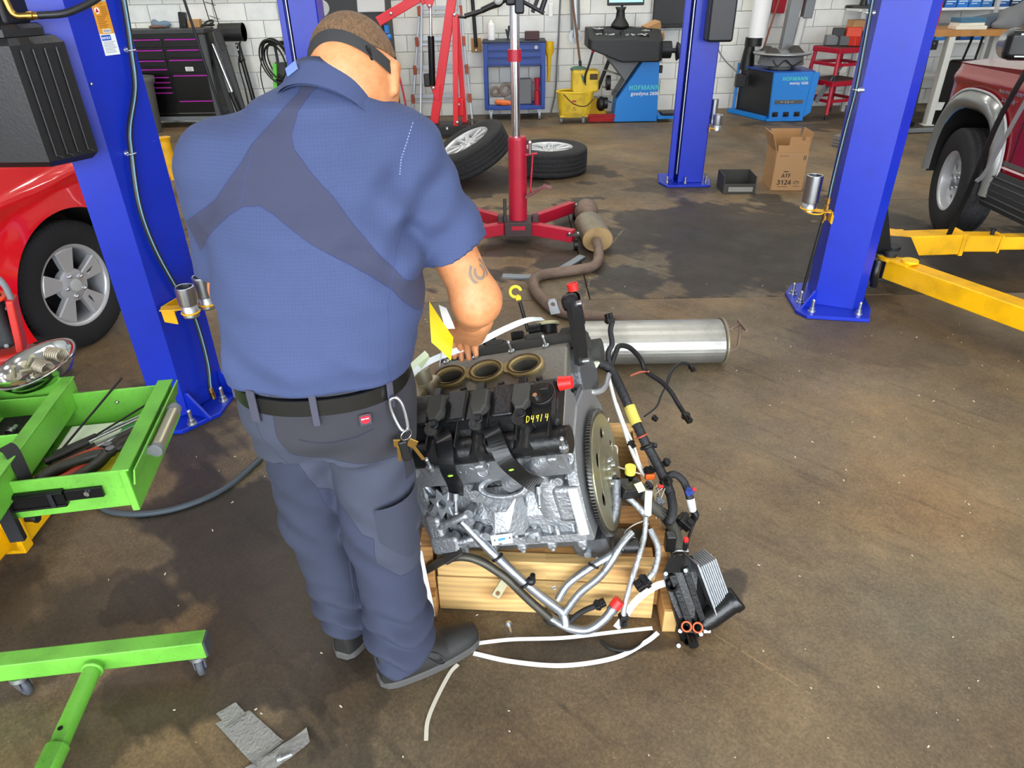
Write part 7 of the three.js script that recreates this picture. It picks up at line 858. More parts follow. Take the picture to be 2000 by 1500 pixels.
{ // mop bucket
  const t = thing('mop_bucket', 'dirty yellow mop bucket with side wringer on casters', 'mop bucket', [0.88, 0, -9.6]), ym = worn(0xe2c02c, 0.55, 0, 0.3);
  const bk = grid(40, 8, (u, v) => { const a = u * 2 * PI, k = 0.84 + 0.16 * v, c = Math.cos(a), s = Math.sin(a), q = 4, r = 1 / Math.pow(Math.abs(c) ** q + Math.abs(s) ** q, 1 / q); return [0.88 + 0.235 * k * c * r, 0.075 + 0.30 * v, -9.6 + 0.16 * k * s * r]; });
  W(t, 'bucket', [bk, B(0.40, 0.02, 0.26, 0.88, 0.085, -9.6, 0.006)], ym); W(t, 'rim', [xf(TO(0.16, 0.012, 0, 0, 0, [PI / 2, 0, 0], 8, 40), [0.88, 0.375, -9.6], [0, 0, 0], [1.48, 1, 1.02])], ym); W(t, 'wringer', [B(0.34, 0.26, 0.24, 1.0, 0.50, -9.62, 0.03), B(0.26, 0.12, 0.20, 0.97, 0.36, -9.6, 0.02)], ym); W(t, 'wringer_slot', [B(0.10, 0.07, 0.02, 1.10, 0.555, -9.50, 0.012)], mat(0x4a3c28, 0.8)); W(t, 'lever', [tube([[0.99, 0.50, -9.48], [0.99, 0.58, -9.47], [1.03, 0.70, -9.46], [1.075, 0.86, -9.46]], 0.014), S(0.014, 0.99, 0.5, -9.48)], M.black); W(t, 'lever_grip', [rod([1.07, 0.84, -9.46], [1.11, 0.94, -9.46], 0.02)], redBright); W(t, 'bail', [tube([[0.72, 0.36, -9.44], [0.85, 0.25, -9.41], [1.0, 0.22, -9.42], [1.11, 0.30, -9.46]], 0.006)], M.iron);
  for (const [x, z] of [[0.70, -9.5], [0.98, -9.45], [1.10, -9.55], [0.72, -9.72]]) W(t, 'caster', [C(0.036, 0.036, 0.03, x, 0.036, z, 'x', 16), B(0.04, 0.04, 0.04, x, 0.07, z, 0.006)], M.grey);
  const wt = sign(128, 192, (c) => { c.fillStyle = '#d9b82c'; c.fillRect(0, 0, 128, 192); c.fillStyle = '#b23a22'; c.fillRect(24, 16, 70, 26); c.fillStyle = '#a8562a'; c.fillRect(34, 62, 56, 12); c.strokeStyle = '#3a3524'; c.lineWidth = 5; c.beginPath(); c.moveTo(64, 108); c.lineTo(96, 164); c.lineTo(32, 164); c.closePath(); c.stroke(); c.fillStyle = '#3a3524'; c.fillRect(60, 124, 8, 24); }); const lb = new THREE.BoxGeometry(0.10, 0.16, 0.004); lb.translate(0.86 - 0.88, 0.22, -9.444 + 9.6); mesh(t, 'warning_print', lb, mat(0xffffff, 0.6, 0, { map: wt }));
}
{ const t = thing('mop', 'string mop with long brown handle standing in the yellow bucket', 'mop', [0.93, 0.4, -9.7]); W(t, 'handle', [rod([0.955, 0.62, -9.72], [0.78, 1.75, -9.9], 0.014)], mat(0x6d4a33, 0.6)); W(t, 'mop_head', [netMesh(blend(0.03, ell([0.92, 0.63, -9.66], [0.11, 0.035, 0.09]), cap([0.98, 0.62, -9.52], [1.0, 0.46, -9.48], 0.012, 0.01), cap([0.93, 0.62, -9.52], [0.97, 0.50, -9.485], 0.012, 0.01)), [0.78, 0.40, -9.80], [1.06, 0.70, -9.44], 0.012)], mat(0x4c6a5c, 0.9)); W(t, 'clamp', [rod([0.952, 0.62, -9.72], [0.94, 0.72, -9.735], 0.02)], M.black); }
one('dust_pan', 'yellow dustpan on the floor beside the mop bucket', 'dustpan', [toCreasedNormals(new ConvexGeometry([[1.10, 0.03, -9.75], [1.32, 0.03, -9.75], [1.30, 0.2, -9.85], [1.17, 0.27, -9.88], [1.12, 0.2, -9.85], [1.12, 0.03, -9.85], [1.32, 0.03, -9.85]].map((p) => V(...p))), 0.5)], mat(0xe8b417, 0.5)); one('push_brush', 'red bristled brush lying on the floor by the wheel balancer', 'brush', [B(0.34, 0.07, 0.08, 1.22, 0.045, -9.5, 0.02), B(0.36, 0.03, 0.07, 1.22, 0.09, -9.5, 0.01)], bumpy(0xa8262a, 0.9, 0, 0.01)); one('lint_tool', 'black and white scraper tool leaning behind the mop bucket', 'tool', [bar([1.20, 0.36, -9.86], [1.36, 0.72, -10.0], 0.05, 0.02)], M.blackSheen);
{ // wheel balancer
  const t = thing('wheel_balancer', 'blue wheel balancer with black weight tray and monitor', 'wheel balancer', [1.6, 0, -9.6]);
  W(t, 'blue_cabinet', [ext([[1.375, 0.01], [1.945, 0.01], [1.915, 0.72], [1.70, 0.72], [1.62, 0.60], [1.40, 0.27]], 0.30, 0.006).translate(0, 0, -9.63)], skyBlue); W(t, 'grey_cabinet', [ext([[1.38, 0.3], [1.60, 0.62], [1.70, 0.76], [1.30, 0.86], [1.22, 0.82], [1.5, 0.5]], 0.34, 0.006).translate(0, 0, -9.70)], M.grey); W(t, 'foot_plate', [B(0.2, 0.04, 0.3, 2.05, 0.06, -9.6, 0.006)], skyBlue); W(t, 'pedal', [B(0.16, 0.03, 0.2, 2.08, 0.10, -9.55, 0.006)], M.black);
  W(t, 'weight_tray', [netMesh((x, y, z) => { const l = [1.46, 0.99, -9.62]; const a = Math.max(Math.abs(x - l[0]) - 0.40, 0), b = Math.max(Math.abs(z - l[2]) - 0.22, 0), top = 1.10 - 0.10 * Math.max(0, (z + 9.62)) / 0.25 - 0.07 * Math.max(0, x - 1.5), bot = 0.73 + 0.42 * Math.max(0, 1.42 - x) * 0.9; const side = Math.hypot(a, b) - 0.06; let d = Math.max(side, y - top, bot - y); const pockets = [[1.25, -9.5, 0.16, 0.05], [1.60, -9.49, 0.15, 0.06], [1.40, -9.70, 0.18, 0.08], [1.74, -9.62, 0.06, 0.05], [1.14, -9.62, 0.06, 0.08]]; for (const [px, pz, pa, pb] of pockets) d = Math.max(d, -Math.max(Math.abs(x - px) - pa, Math.abs(z - pz) - pb, top - 0.04 - y)); return d; }, [0.95, 0.70, -9.95], [1.97, 1.14, -9.30], 0.014)], blackP);
  W(t, 'wheel_weights', Array.from({ length: 40 }, () => { const q = [[1.25, -9.5, 0.14, 0.04, 1.03], [1.60, -9.49, 0.13, 0.05, 1.02], [1.74, -9.62, 0.05, 0.04, 1.055], [1.14, -9.62, 0.05, 0.07, 1.085]][Math.floor(rnd() * 4)]; return B(0.035, 0.008, 0.016, q[0] + rr(-q[2], q[2]), q[4] + rr(0, 0.012), q[1] + rr(-q[3], q[3]), 0.001, [0.2 * rnd(), rr(0, 3), 0]); }), M.lightGrey).userData.kind = 'stuff';
  W(t, 'gauge_cone', [lathe([[0.02, 0], [0.12, 0], [0.11, 0.05], [0.06, 0.12], [0.05, 0.2], [0.07, 0.24], [0.02, 0.24]], 24).translate(1.42, 1.08, -9.68)], M.black); W(t, 'monitor_post', [C(0.015, 0.015, 0.3, 1.46, 1.25, -9.85)], M.black); const mo = W(t, 'monitor', [B(0.46, 0.30, 0.05, 1.50, 1.48, -9.85, 0.01)], M.black); const st = sign(256, 160, (c) => { c.fillStyle = '#8fc9c4'; c.fillRect(0, 0, 256, 160); c.fillStyle = '#c8e6e0'; c.fillRect(10, 90, 236, 50); c.fillStyle = '#2c4a52'; c.fillRect(40, 108, 80, 8); c.fillRect(140, 108, 60, 8); c.fillStyle = '#1d2c33'; c.fillRect(100, 10, 40, 50); }); const sg = new THREE.BoxGeometry(0.42, 0.25, 0.004); sg.translate(1.50 - 1.6, 1.49, -9.823 + 9.6); mesh(mo, 'screen', sg, mat(0xffffff, 0.3, 0, { map: st, emissive: 0xffffff, emissiveMap: st, emissiveIntensity: 0.5 }));
  W(t, 'spindle', [C(0.10, 0.10, 0.14, 2.0, 0.84, -9.62, 'x', 24), C(0.03, 0.03, 0.16, 2.1, 0.83, -9.62, 'x', 16), lathe([[0.02, 0], [0.11, 0.02], [0.06, 0.09], [0.02, 0.1]], 24).rotateZ(-PI / 2).translate(2.13, 0.82, -9.62)], M.darkMetal); W(t, 'socket_box', [B(0.04, 0.09, 0.06, 1.96, 0.62, -9.6, 0.006)], M.black);
  for (const [x, y] of [[1.25, 0.60], [1.24, 0.40], [1.14, 0.28]]) W(t, 'storage_pin', [rod([x + 0.22, y - 0.05, -9.62], [x - 0.02, y + 0.03, -9.55], 0.010)], M.chrome); W(t, 'clamp_disc', [C(0.09, 0.09, 0.05, 1.30, 0.47, -9.6, 'x', 24)], M.black); W(t, 'clamp_disc', [S(0.09, 1.22, 0.22, -9.58, [0.7, 1, 1]), C(0.07, 0.07, 0.10, 1.25, 0.23, -9.58, 'x', 20)], M.black);
  W(t, 'brand_lettering', [text('HOFMANN', 0.055, 0.002).translate(1.55, 0.395, -9.477)], mat(0x59d3d0, 0.4)); W(t, 'model_lettering', [text('geodyna 2600', 0.04, 0.002).translate(1.58, 0.33, -9.477)], M.white);
}
one('cardboard_scraps', 'torn cardboard box and blue wrapper piled behind the weight tray', 'cardboard', [B(0.2, 0.08, 0.14, 1.84, 1.09, -9.82, 0.004, [0.1, 0.4, 0.3]), B(0.12, 0.06, 0.1, 1.92, 1.02, -9.74, 0.004, [0.3, 0.2, -0.5]), B(0.1, 0.1, 0.02, 1.95, 0.98, -9.72, 0.003, [0.2, 0.5, 0.3])], M.card); one('wall_board', 'large black board hanging on the white wall beside the wheel balancer', 'board', [B(0.62, 0.75, 0.05, 2.24, 1.42, -10.26, 0.015), B(0.56, 0.02, 0.06, 2.24, 1.10, -10.25, 0.005)], blackP);
{ // tyre changer
  const t = thing('tyre_changer', 'blue tyre changer with grey tower and chrome turntable', 'tyre changer', [3.6, 0, -9.7]);
  W(t, 'cabinet', [ext([[3.375, 0.02], [3.81, 0.02], [3.835, 0.58], [3.345, 0.58]], 0.04, 0.006).translate(0, 0, -9.41), ext([[3.81, 0.04], [3.90, 0.10], [3.93, 0.57], [3.835, 0.58]], 0.04, 0.006).translate(0, 0, -9.42)], skyBlue); W(t, 'side_panel', [prismY([[3.36, -9.43], [3.83, -9.43], [3.85, -10.1], [3.15, -10.1]], 0.03, 0.575, 0.006)], mat(0x1c1d1f, 0.45)); W(t, 'cabinet_top', [prismY([[3.34, -9.40], [3.86, -9.40], [3.88, -10.1], [3.12, -10.1]], 0.575, 0.595, 0.004)], cartBlue); W(t, 'base_frame', [bar([3.34, 0.03, -9.42], [3.06, 0.03, -10.12], 0.06, 0.05), bar([3.34, 0.02, -9.39], [3.80, 0.02, -9.39], 0.06, 0.03), bar([3.12, 0.02, -10.12], [3.12, 0.62, -10.14], 0.03, 0.05, [0, 0, 1])], skyBlue);
  W(t, 'label_strip', [B(0.36, 0.045, 0.006, 3.59, 0.235, -9.387, 0.001)], mat(0x55504e, 0.5)); W(t, 'strip_lettering', [text('<>  C A  ><', 0.026, 0.001).translate(3.48, 0.222, -9.384)], M.lightGrey); W(t, 'brand_lettering', [text('HOFMANN', 0.045, 0.002).translate(3.46, 0.485, -9.388)], mat(0x59d3d0, 0.4)); W(t, 'model_lettering', [text('monty 1620', 0.03, 0.002).translate(3.56, 0.44, -9.388)], M.white);
  for (const x of [3.44, 3.58, 3.72]) { W(t, 'pedal_slot', [B(0.075, 0.06, 0.008, x, 0.085, -9.388, 0.004)], M.black); W(t, 'pedal', [B(0.03, 0.02, 0.10, x, 0.085, -9.36, 0.006)], M.black); }
  W(t, 'turntable', [lathe([[0, 0.0], [0.34, 0.0], [0.355, 0.01], [0.355, 0.022], [0.33, 0.03], [0, 0.03]], 40).translate(3.5, 0.765, -9.66)], galv); W(t, 'turntable_drum', [C(0.26, 0.28, 0.10, 3.5, 0.70, -9.66, 'y', 30), C(0.12, 0.14, 0.1, 3.5, 0.62, -9.66, 'y', 24)], M.grey); for (const [x, z] of [[3.32, -9.5], [3.62, -9.5], [3.70, -9.78], [3.35, -9.8]]) W(t, 'jaw', [toCreasedNormals(new ConvexGeometry([[x - 0.09, 0.795, z - 0.04], [x + 0.09, 0.795, z - 0.04], [x - 0.09, 0.795, z + 0.04], [x + 0.09, 0.795, z + 0.04], [x - 0.03, 0.855, z], [x + 0.04, 0.85, z]].map((p) => V(...p))), 0.4)], M.iron); W(t, 'air_line', [tube([[3.3, 0.72, -9.38], [3.36, 0.66, -9.36], [3.45, 0.72, -9.36], [3.55, 0.66, -9.36], [3.66, 0.71, -9.38]], 0.008)], M.black);
  W(t, 'tower', [B(0.14, 0.9, 0.12, 3.66, 1.12, -9.98, 0.008, [0, 0, -0.05])], mat(0x77797c, 0.4, 0.4)); W(t, 'tower_rear', [B(0.12, 0.3, 0.12, 3.84, 1.30, -9.95, 0.008, [0, 0, -0.05])], mat(0x6d7073, 0.4, 0.4)); W(t, 'tower_ram', [rod([3.74, 0.6, -9.92], [3.80, 1.16, -9.95], 0.05, 0.05, 20)], M.lightGrey); W(t, 'tower_head', [B(0.34, 0.07, 0.12, 3.80, 1.46, -9.95, 0.012)], M.black);
  W(t, 'air_tank', [C(0.105, 0.105, 0.7, 3.27, 1.28, -10.05, 'y', 28)], M.white); W(t, 'tank_band', [C(0.108, 0.108, 0.10, 3.24, 0.88, -10.05, 'y', 28), C(0.06, 0.10, 0.3, 3.20, 0.70, -10.05, 'y', 20)], M.black); W(t, 'control_box', [B(0.13, 0.16, 0.10, 3.10, 0.43, -9.92, 0.012)], M.black); W(t, 'bead_breaker', [ext([[0, 0], [0.10, 0.18], [0.16, 0.22], [0.2, 0.16], [0.06, -0.02]], 0.02, 0.004).rotateY(0.4).translate(3.96, 0.22, -9.5), rod([4.12, 0.42, -9.55], [4.30, 0.66, -9.6], 0.014)], M.grey); W(t, 'breaker_pad', [B(0.03, 0.30, 0.14, 3.885, 0.42, -9.52, 0.008, [0, 0, -0.22])], M.darkMetal);
}
one('red_fire_box', 'red metal box hanging on the white wall above the tyre changer', 'box', [B(0.16, 0.26, 0.08, 3.62, 1.32, -10.40, 0.006, [0, 0, -0.06]), C(0.008, 0.008, 0.3, 3.65, 1.6, -10.4)], redM);
{ const stand = (label, x, y, z, w, d, h) => { const t = thing('steel_stand', label, 'stand', [x, y, z], 0.35); mesh(t, 'top_plate', [B(w, 0.06, d, 0, h - 0.03, 0, 0.006)], redM); mesh(t, 'top_mat', [B(w - 0.02, 0.006, d - 0.02, 0, h + 0.002, 0, 0.002)], mat(0x4a2a2a, 0.7)); for (const [a, b] of [[-1, -1], [1, -1], [-1, 1], [1, 1]]) { mesh(t, 'leg', [rod([a * (w / 2 - 0.03), h - 0.05, b * (d / 2 - 0.03)], [a * (w / 2 - 0.01), 0.06, b * (d / 2 - 0.01)], 0.025)], redM); mesh(t, 'foot', [rod([a * (w / 2 - 0.01), 0.07, b * (d / 2 - 0.01)], [a * (w / 2 - 0.01), 0.0, b * (d / 2 - 0.01)], 0.014, 0.02)], M.darkMetal); } for (const s of [-1, 1]) { mesh(t, 'stretcher', [B(w - 0.05, 0.035, 0.03, 0, h * 0.48, s * (d / 2 - 0.02), 0.004)], redM); mesh(t, 'stretcher', [B(0.03, 0.035, d - 0.05, s * (w / 2 - 0.02), h * 0.48, 0, 0.004)], redM); } return t; };
  stand('dark red steel stand on the floor, carrying a second stand', 4.28, 0, -9.75, 0.52, 0.50, 0.455); stand('dark red steel stand stacked on the lower one, holding parts', 4.30, 0.462, -9.78, 0.50, 0.48, 0.37);
}
const boxesOnStand = [[4.16, 0.14, 0.12, 0.1, 0x6e7173, 'grey metal part'], [4.30, 0.12, 0.11, 0.1, 0x55585b, 'dark grey caliper part'], [4.42, 0.13, 0.10, 0.12, 0xc8301f, 'red parts carton'], [4.24, 0.14, 0.10, 0.12, 0x2c2d2f, 'black brake part', 0.1], [4.40, 0.18, 0.11, 0.14, 0xd0452a, 'orange red carton', 0.1], [4.50, 0.10, 0.1, 0.1, 0x3a3a3c, 'black hose part'], [4.46, 0.2, 0.13, 0.16, 0xb48a5c, 'open brown carton', 0.16]];
boxesOnStand.forEach(([x, w, h, d, c, n, dy = 0], i) => one('parts_box', n + ' in the pile on the stacked red stand', 'box', [B(w, h, d, x, 0.842 + h / 2 + dy, -9.78 + (i % 3) * 0.07 - 0.06, 0.01, [0, rr(-0.4, 0.4), 0])], mat(c, 0.6)));
one('hanging_disc', 'black round tyre tool hanging above the red stands', 'tool', [C(0.20, 0.21, 0.03, 4.42, 1.28, -9.7, 'y', 28), C(0.03, 0.05, 0.12, 4.42, 1.35, -9.7), rod([3.9, 1.40, -9.9], [4.6, 1.40, -9.7], 0.02)], M.black);
{ // workbench
  const t = thing('workbench', 'workbench with thick wooden top and white steel legs', 'workbench', [5.35, 0, -9.2]), leg = mat(0xc9cac3, 0.6);
  W(t, 'top', [bar([4.72, 1.02, -9.35], [6.3, 1.02, -9.25], 0.75, 0.065, [0, 1, 0], 0.006)], worn(0xb07a3a, 0.55, 0, 0.25)); for (const [x, z] of [[5.20, -8.98], [6.05, -8.95], [5.18, -9.62], [6.1, -9.58]]) { W(t, 'leg', [bar([x, 0.0, z], [x, 0.985, z], 0.10, 0.07, [1, 0, 0], 0.004)], leg); W(t, 'foot_plate', [B(0.13, 0.012, 0.12, x, 0.008, z, 0.002)], leg); } W(t, 'rail', [bar([5.2, 0.22, -8.98], [6.05, 0.22, -8.95], 0.03, 0.09)], leg); W(t, 'lower_shelf', [bar([4.9, 0.30, -9.5], [5.2, 0.30, -9.5], 0.3, 0.03)], M.card);
}
one('fuel_can', 'red plastic fuel can on the wooden bench', 'fuel can', [B(0.26, 0.34, 0.2, 5.02, 1.225, -9.3, 0.04), C(0.03, 0.04, 0.08, 5.08, 1.43, -9.3)], mat(0xc92a22, 0.45)); one('notebook', 'stack of paper on the wooden bench', 'paper', [B(0.34, 0.04, 0.22, 5.42, 1.075, -9.08, 0.004, [0, -0.1, 0]), B(0.30, 0.03, 0.2, 5.42, 1.11, -9.1, 0.004)], mat(0xd9d3c2, 0.7)); one('clipboard', 'blue white pamphlet lying on the bench', 'paper', [B(0.30, 0.05, 0.2, 5.42, 1.15, -9.1, 0.004, [0, 0.05, 0])], mat(0x3e6b86, 0.6)); one('tool_bag', 'grey cloth bag slumped on the wooden bench', 'bag', [netMesh(blend(0.08, ell([5.95, 1.16, -9.15], [0.16, 0.12, 0.14]), ell([6.1, 1.22, -9.15], [0.12, 0.13, 0.12]), cap([5.75, 1.09, -9.1], [5.95, 1.09, -9.05], 0.04, 0.06)), [5.6, 1.04, -9.4], [6.35, 1.42, -8.9], 0.02)], mat(0x6c6e70, 0.85)); one('dark_tray', 'dark angular plastic tray on the bench', 'tray', [B(0.34, 0.13, 0.2, 5.72, 1.12, -9.25, 0.012, [0, 0, 0.15])], mat(0x4a5560, 0.5));
{ const t = thing('battery_charger', 'black wheeled battery charger with vents under the bench', 'charger', [5.62, 0, -9.1]); W(t, 'case', [B(0.36, 0.50, 0.3, 5.62, 0.46, -9.15, 0.03)], blackP); for (let i = 0; i < 5; i++) W(t, 'vent', [B(0.16, 0.012, 0.006, 5.60, 0.60 - i * 0.03, -8.998, 0.002)], M.black); W(t, 'handle', [poly([[5.55, 0.7, -9.2], [5.66, 1.0, -9.3], [5.78, 1.0, -9.3], [5.7, 0.7, -9.2]], 0.014, 0.04)], M.black); W(t, 'wheel', [C(0.09, 0.09, 0.05, 5.82, 0.09, -9.15, 'x', 20), C(0.09, 0.09, 0.05, 5.42, 0.09, -9.15, 'x', 20)].slice(0, 1), M.rubber); W(t, 'wheel', [C(0.09, 0.09, 0.05, 5.42, 0.09, -9.15, 'x', 20)], M.rubber); }
{ const t = thing('shop_press', 'tall black steel jack stand frame beside the wooden bench', 'press', [4.9, 0, -8.75]); W(t, 'upright', [bar([4.62, 0.05, -8.75], [4.72, 0.92, -8.85], 0.07, 0.09, [1, 0, 0])], M.blackSheen); W(t, 'upright', [bar([4.98, 0.05, -9.0], [4.98, 0.92, -9.05], 0.06, 0.08, [1, 0, 0])], M.blackSheen); W(t, 'crossbeam', [bar([4.62, 0.90, -8.85], [5.05, 0.90, -9.0], 0.08, 0.10)], M.blackSheen); W(t, 'screw', [rod([4.92, 0.86, -8.93], [4.95, 1.04, -8.95], 0.03)], M.darkMetal); W(t, 'base', [bar([4.4, 0.03, -8.7], [5.0, 0.03, -8.95], 0.08, 0.05)], M.blackSheen); W(t, 'base', [bar([4.62, 0.03, -8.5], [5.1, 0.03, -8.55], 0.06, 0.04)], M.grey); bolts(t, [[4.70, 0.92, -8.79], [5.0, 0.92, -8.95]]); }
{ // parts shelf with boxes
  const t = thing('parts_shelf', 'white steel shelf packed with blue parts boxes behind the bench', 'shelf', [6.0, 0, -10.2]); for (const h of [0.42, 0.84, 1.22, 1.62]) W(t, 'shelf_board', [B(2.9, 0.03, 0.42, 6.0, h, -10.25, 0.004)], M.white); for (const x of [4.6, 5.4, 6.3, 7.4]) W(t, 'upright', [B(0.05, 1.9, 0.05, x, 0.95, -10.05, 0.004)], M.lightGrey);
  const cols = [0x1c66b8, 0x2a78c8, 0x174f95, 0x2d6fb0, 0x1f2f45], bt = (c, s) => sign(64, 96, (x) => { x.fillStyle = '#' + c.toString(16).padStart(6, '0'); x.fillRect(0, 0, 64, 96); x.fillStyle = s % 2 ? '#e6c84a' : '#d6b27a'; x.fillRect(8, 8, 48, 26); x.fillStyle = '#cfe0f0'; x.fillRect(6, 48, 52, 8); x.fillRect(6, 66, 36, 6); }), bm = cols.map((c, i) => mat(0xffffff, 0.6, 0, { map: bt(c, i) }));
  const lab = ['blue parts box on the shelf above the bench', 'blue parts box on the shelf under the bench top']; [[1.235, 0], [0.855, 1], [1.40, 0]].forEach(([y, l], r) => { for (let i = 0; i < 16; i++) { const h = r === 2 ? 0.13 : 0.155, x = 4.72 + i * 0.155 + (i > 4 ? 0.06 : 0) + (i > 9 ? 0.06 : 0); one('parts_carton', lab[l], 'box', [B(0.14, h, 0.24, x, y + h / 2, -10.18 + rr(-0.02, 0.02), 0.004, [0, rr(-0.06, 0.06), 0])], bm[Math.floor(rnd() * 5)], l ? 'blue boxes on the lower shelf' : 'blue boxes on the upper shelf'); } });
}
// carton and plastic bin on the floor
{
  const t = thing('carton', 'open brown carton printed ATF 3124 standing on the floor', 'box', [2.485, 0, -6.32], -0.09), w = 0.265, d = 0.33, h = 0.325, th = 0.006;
  const ct = sign(512, 640, (c, W2, H2) => { c.fillStyle = '#b28b61'; c.fillRect(0, 0, W2, H2); c.fillStyle = '#26231f'; c.font = 'bold 92px sans-serif'; c.fillText('ATF', 130, 420); c.font = 'bold 112px sans-serif'; c.fillText('3124', 70, 545); c.font = 'bold 24px sans-serif'; c.fillText('PART NUMBER', 90, 590); c.fillText('12 QUARTS', 340, 580); c.beginPath(); c.ellipse(400, 505, 48, 24, 0, 0, 7); c.lineWidth = 7; c.strokeStyle = '#26231f'; c.stroke(); c.beginPath(); c.moveTo(370, 515); c.quadraticCurveTo(400, 480, 432, 500); c.stroke(); c.beginPath(); c.ellipse(200, 318, 50, 9, 0, 0, 7); c.fill(); c.globalAlpha = 0.6; for (let i = 0; i < 2; i++) c.fillRect(40, 40 + i * 14, 160, 5); c.globalAlpha = 1; c.fillRect(452, 40, 12, 80); c.fillRect(478, 40, 12, 80); });
  mesh(t, 'front_panel', [B(w, h, th, 0, h / 2, d / 2, 0.001)], M.card); const pr = new THREE.PlaneGeometry(w - 0.006, h - 0.006); pr.translate(0, h / 2, d / 2 + th / 2 + 0.0006); mesh(t, 'front_print', pr, mat(0xffffff, 0.85, 0, { map: ct }));
  mesh(t, 'back_panel', [B(w, h + 0.14, th, 0, (h + 0.14) / 2, -d / 2, 0.001)], M.card); for (const s of [-1, 1]) mesh(t, 'side_panel', [B(th, h, d, s * w / 2, h / 2, 0, 0.001)], M.card); mesh(t, 'bottom', [B(w, th, d, 0, th / 2, 0, 0)], M.card);
  mesh(t, 'front_flap', [ext([[-0.13, 0], [0.13, 0], [0.13, 0.13], [0.085, 0.13], [0.085, 0.10], [0.055, 0.10], [0.055, 0.13], [-0.04, 0.13], [-0.04, 0.06], [-0.13, 0.06]], th, 0.001).rotateX(-0.05).translate(0, h, d / 2)], M.card); mesh(t, 'side_flap', [B(th, 0.16, d - 0.02, 0, 0.08, 0, 0.001).rotateZ(0.35).translate(-w / 2, h, 0)], M.card); mesh(t, 'side_flap', [B(th, 0.16, d - 0.06, 0, 0.08, 0, 0.001).rotateZ(-0.12).translate(w / 2, h, 0)], M.card);
}
{ const t = thing('parts_bin', 'dusty black plastic bin on the floor beside the carton', 'bin', [2.03, 0, -6.2], -0.06), bm2 = worn(0x3a3a36, 0.7, 0, 0.25); mesh(t, 'front_wall', [B(0.28, 0.085, 0.01, 0, 0.043, 0.13, 0.003)], bm2); mesh(t, 'back_wall', [B(0.28, 0.15, 0.01, 0, 0.075, -0.13, 0.003)], bm2); for (const s of [-1, 1]) mesh(t, 'side_wall', [ext([[-0.13, 0], [0.13, 0], [0.13, 0.15], [0.02, 0.15], [-0.13, 0.15]], 0.01, 0.002).rotateY(PI / 2).translate(s * 0.135, 0, 0)], bm2); mesh(t, 'bottom', [B(0.27, 0.008, 0.26, 0, 0.006, 0, 0.002)], bm2); mesh(t, 'paper_label', [B(0.21, 0.04, 0.002, 0.01, 0.04, 0.1365, 0)], mat(0x8f8e88, 0.8)); }
// left part of the wall
{
  const t = thing('tool_chest', 'wide black tool chest with magenta drawer pulls', 'tool chest', [-4.28, 0, -10.0]); W(t, 'case', [B(1.02, 0.98, 0.34, -4.28, 0.63, -9.975, 0.008)], mat(0x0c0c0e, 0.25)); W(t, 'top', [B(1.06, 0.05, 0.36, -4.28, 1.135, -9.975, 0.008)], mat(0x3b3c3e, 0.55)); W(t, 'base_skirt', [B(1.04, 0.05, 0.35, -4.28, 0.115, -9.975, 0.005)], M.grey); W(t, 'corner_post', [B(0.07, 0.95, 0.05, -3.79, 0.62, -9.81, 0.006)], mat(0x4a4b4d, 0.5)); W(t, 'trim', [B(0.98, 0.008, 0.01, -4.28, 0.18, -9.80, 0.002)], M.chrome);
  const dr = (x, y, w, h) => { const d = W(t, 'drawer', [B(w, h, 0.02, x, y, -9.80, 0.005)], mat(0x0b0b0d, 0.22)); const g = B(w - 0.03, 0.016, 0.02, x, y + h / 2 - 0.012, -9.785, 0.005); g.translate(4.28, 0, 10.0); mesh(d, 'drawer_pull', g, M.magenta); };
  [[1.03, 0.11], [0.90, 0.13], [0.80, 0.09], [0.695, 0.10], [0.625, 0.055], [0.565, 0.055], [0.505, 0.055], [0.40, 0.14]].forEach(([y, h]) => dr(-4.53, y - 0.02, 0.46, h - 0.012)); [[1.03, 0.11], [0.91, 0.11], [0.765, 0.17], [0.52, 0.30], [0.29, 0.15]].forEach(([y, h]) => dr(-4.04, y - 0.02, 0.46, h - 0.012));
  const pt = sign(128, 64, (c) => { c.fillStyle = '#e8e8e6'; c.fillRect(0, 0, 128, 64); c.fillStyle = '#222'; c.font = 'bold 22px sans-serif'; c.fillText('POWER', 24, 28); c.fillText('DRAWER', 16, 54); }); const pg = B(0.10, 0.05, 0.003, -4.03, 0.71, -9.787, 0); pg.translate(4.28, 0, 10.0); mesh(t, 'drawer_plate', pg, mat(0xffffff, 0.5, 0, { map: pt })); for (const x of [-4.7, -3.86]) W(t, 'caster', [C(0.05, 0.05, 0.04, x, 0.05, -9.86, 'x', 16)], M.rubber); t.position.z += 0.16;
}
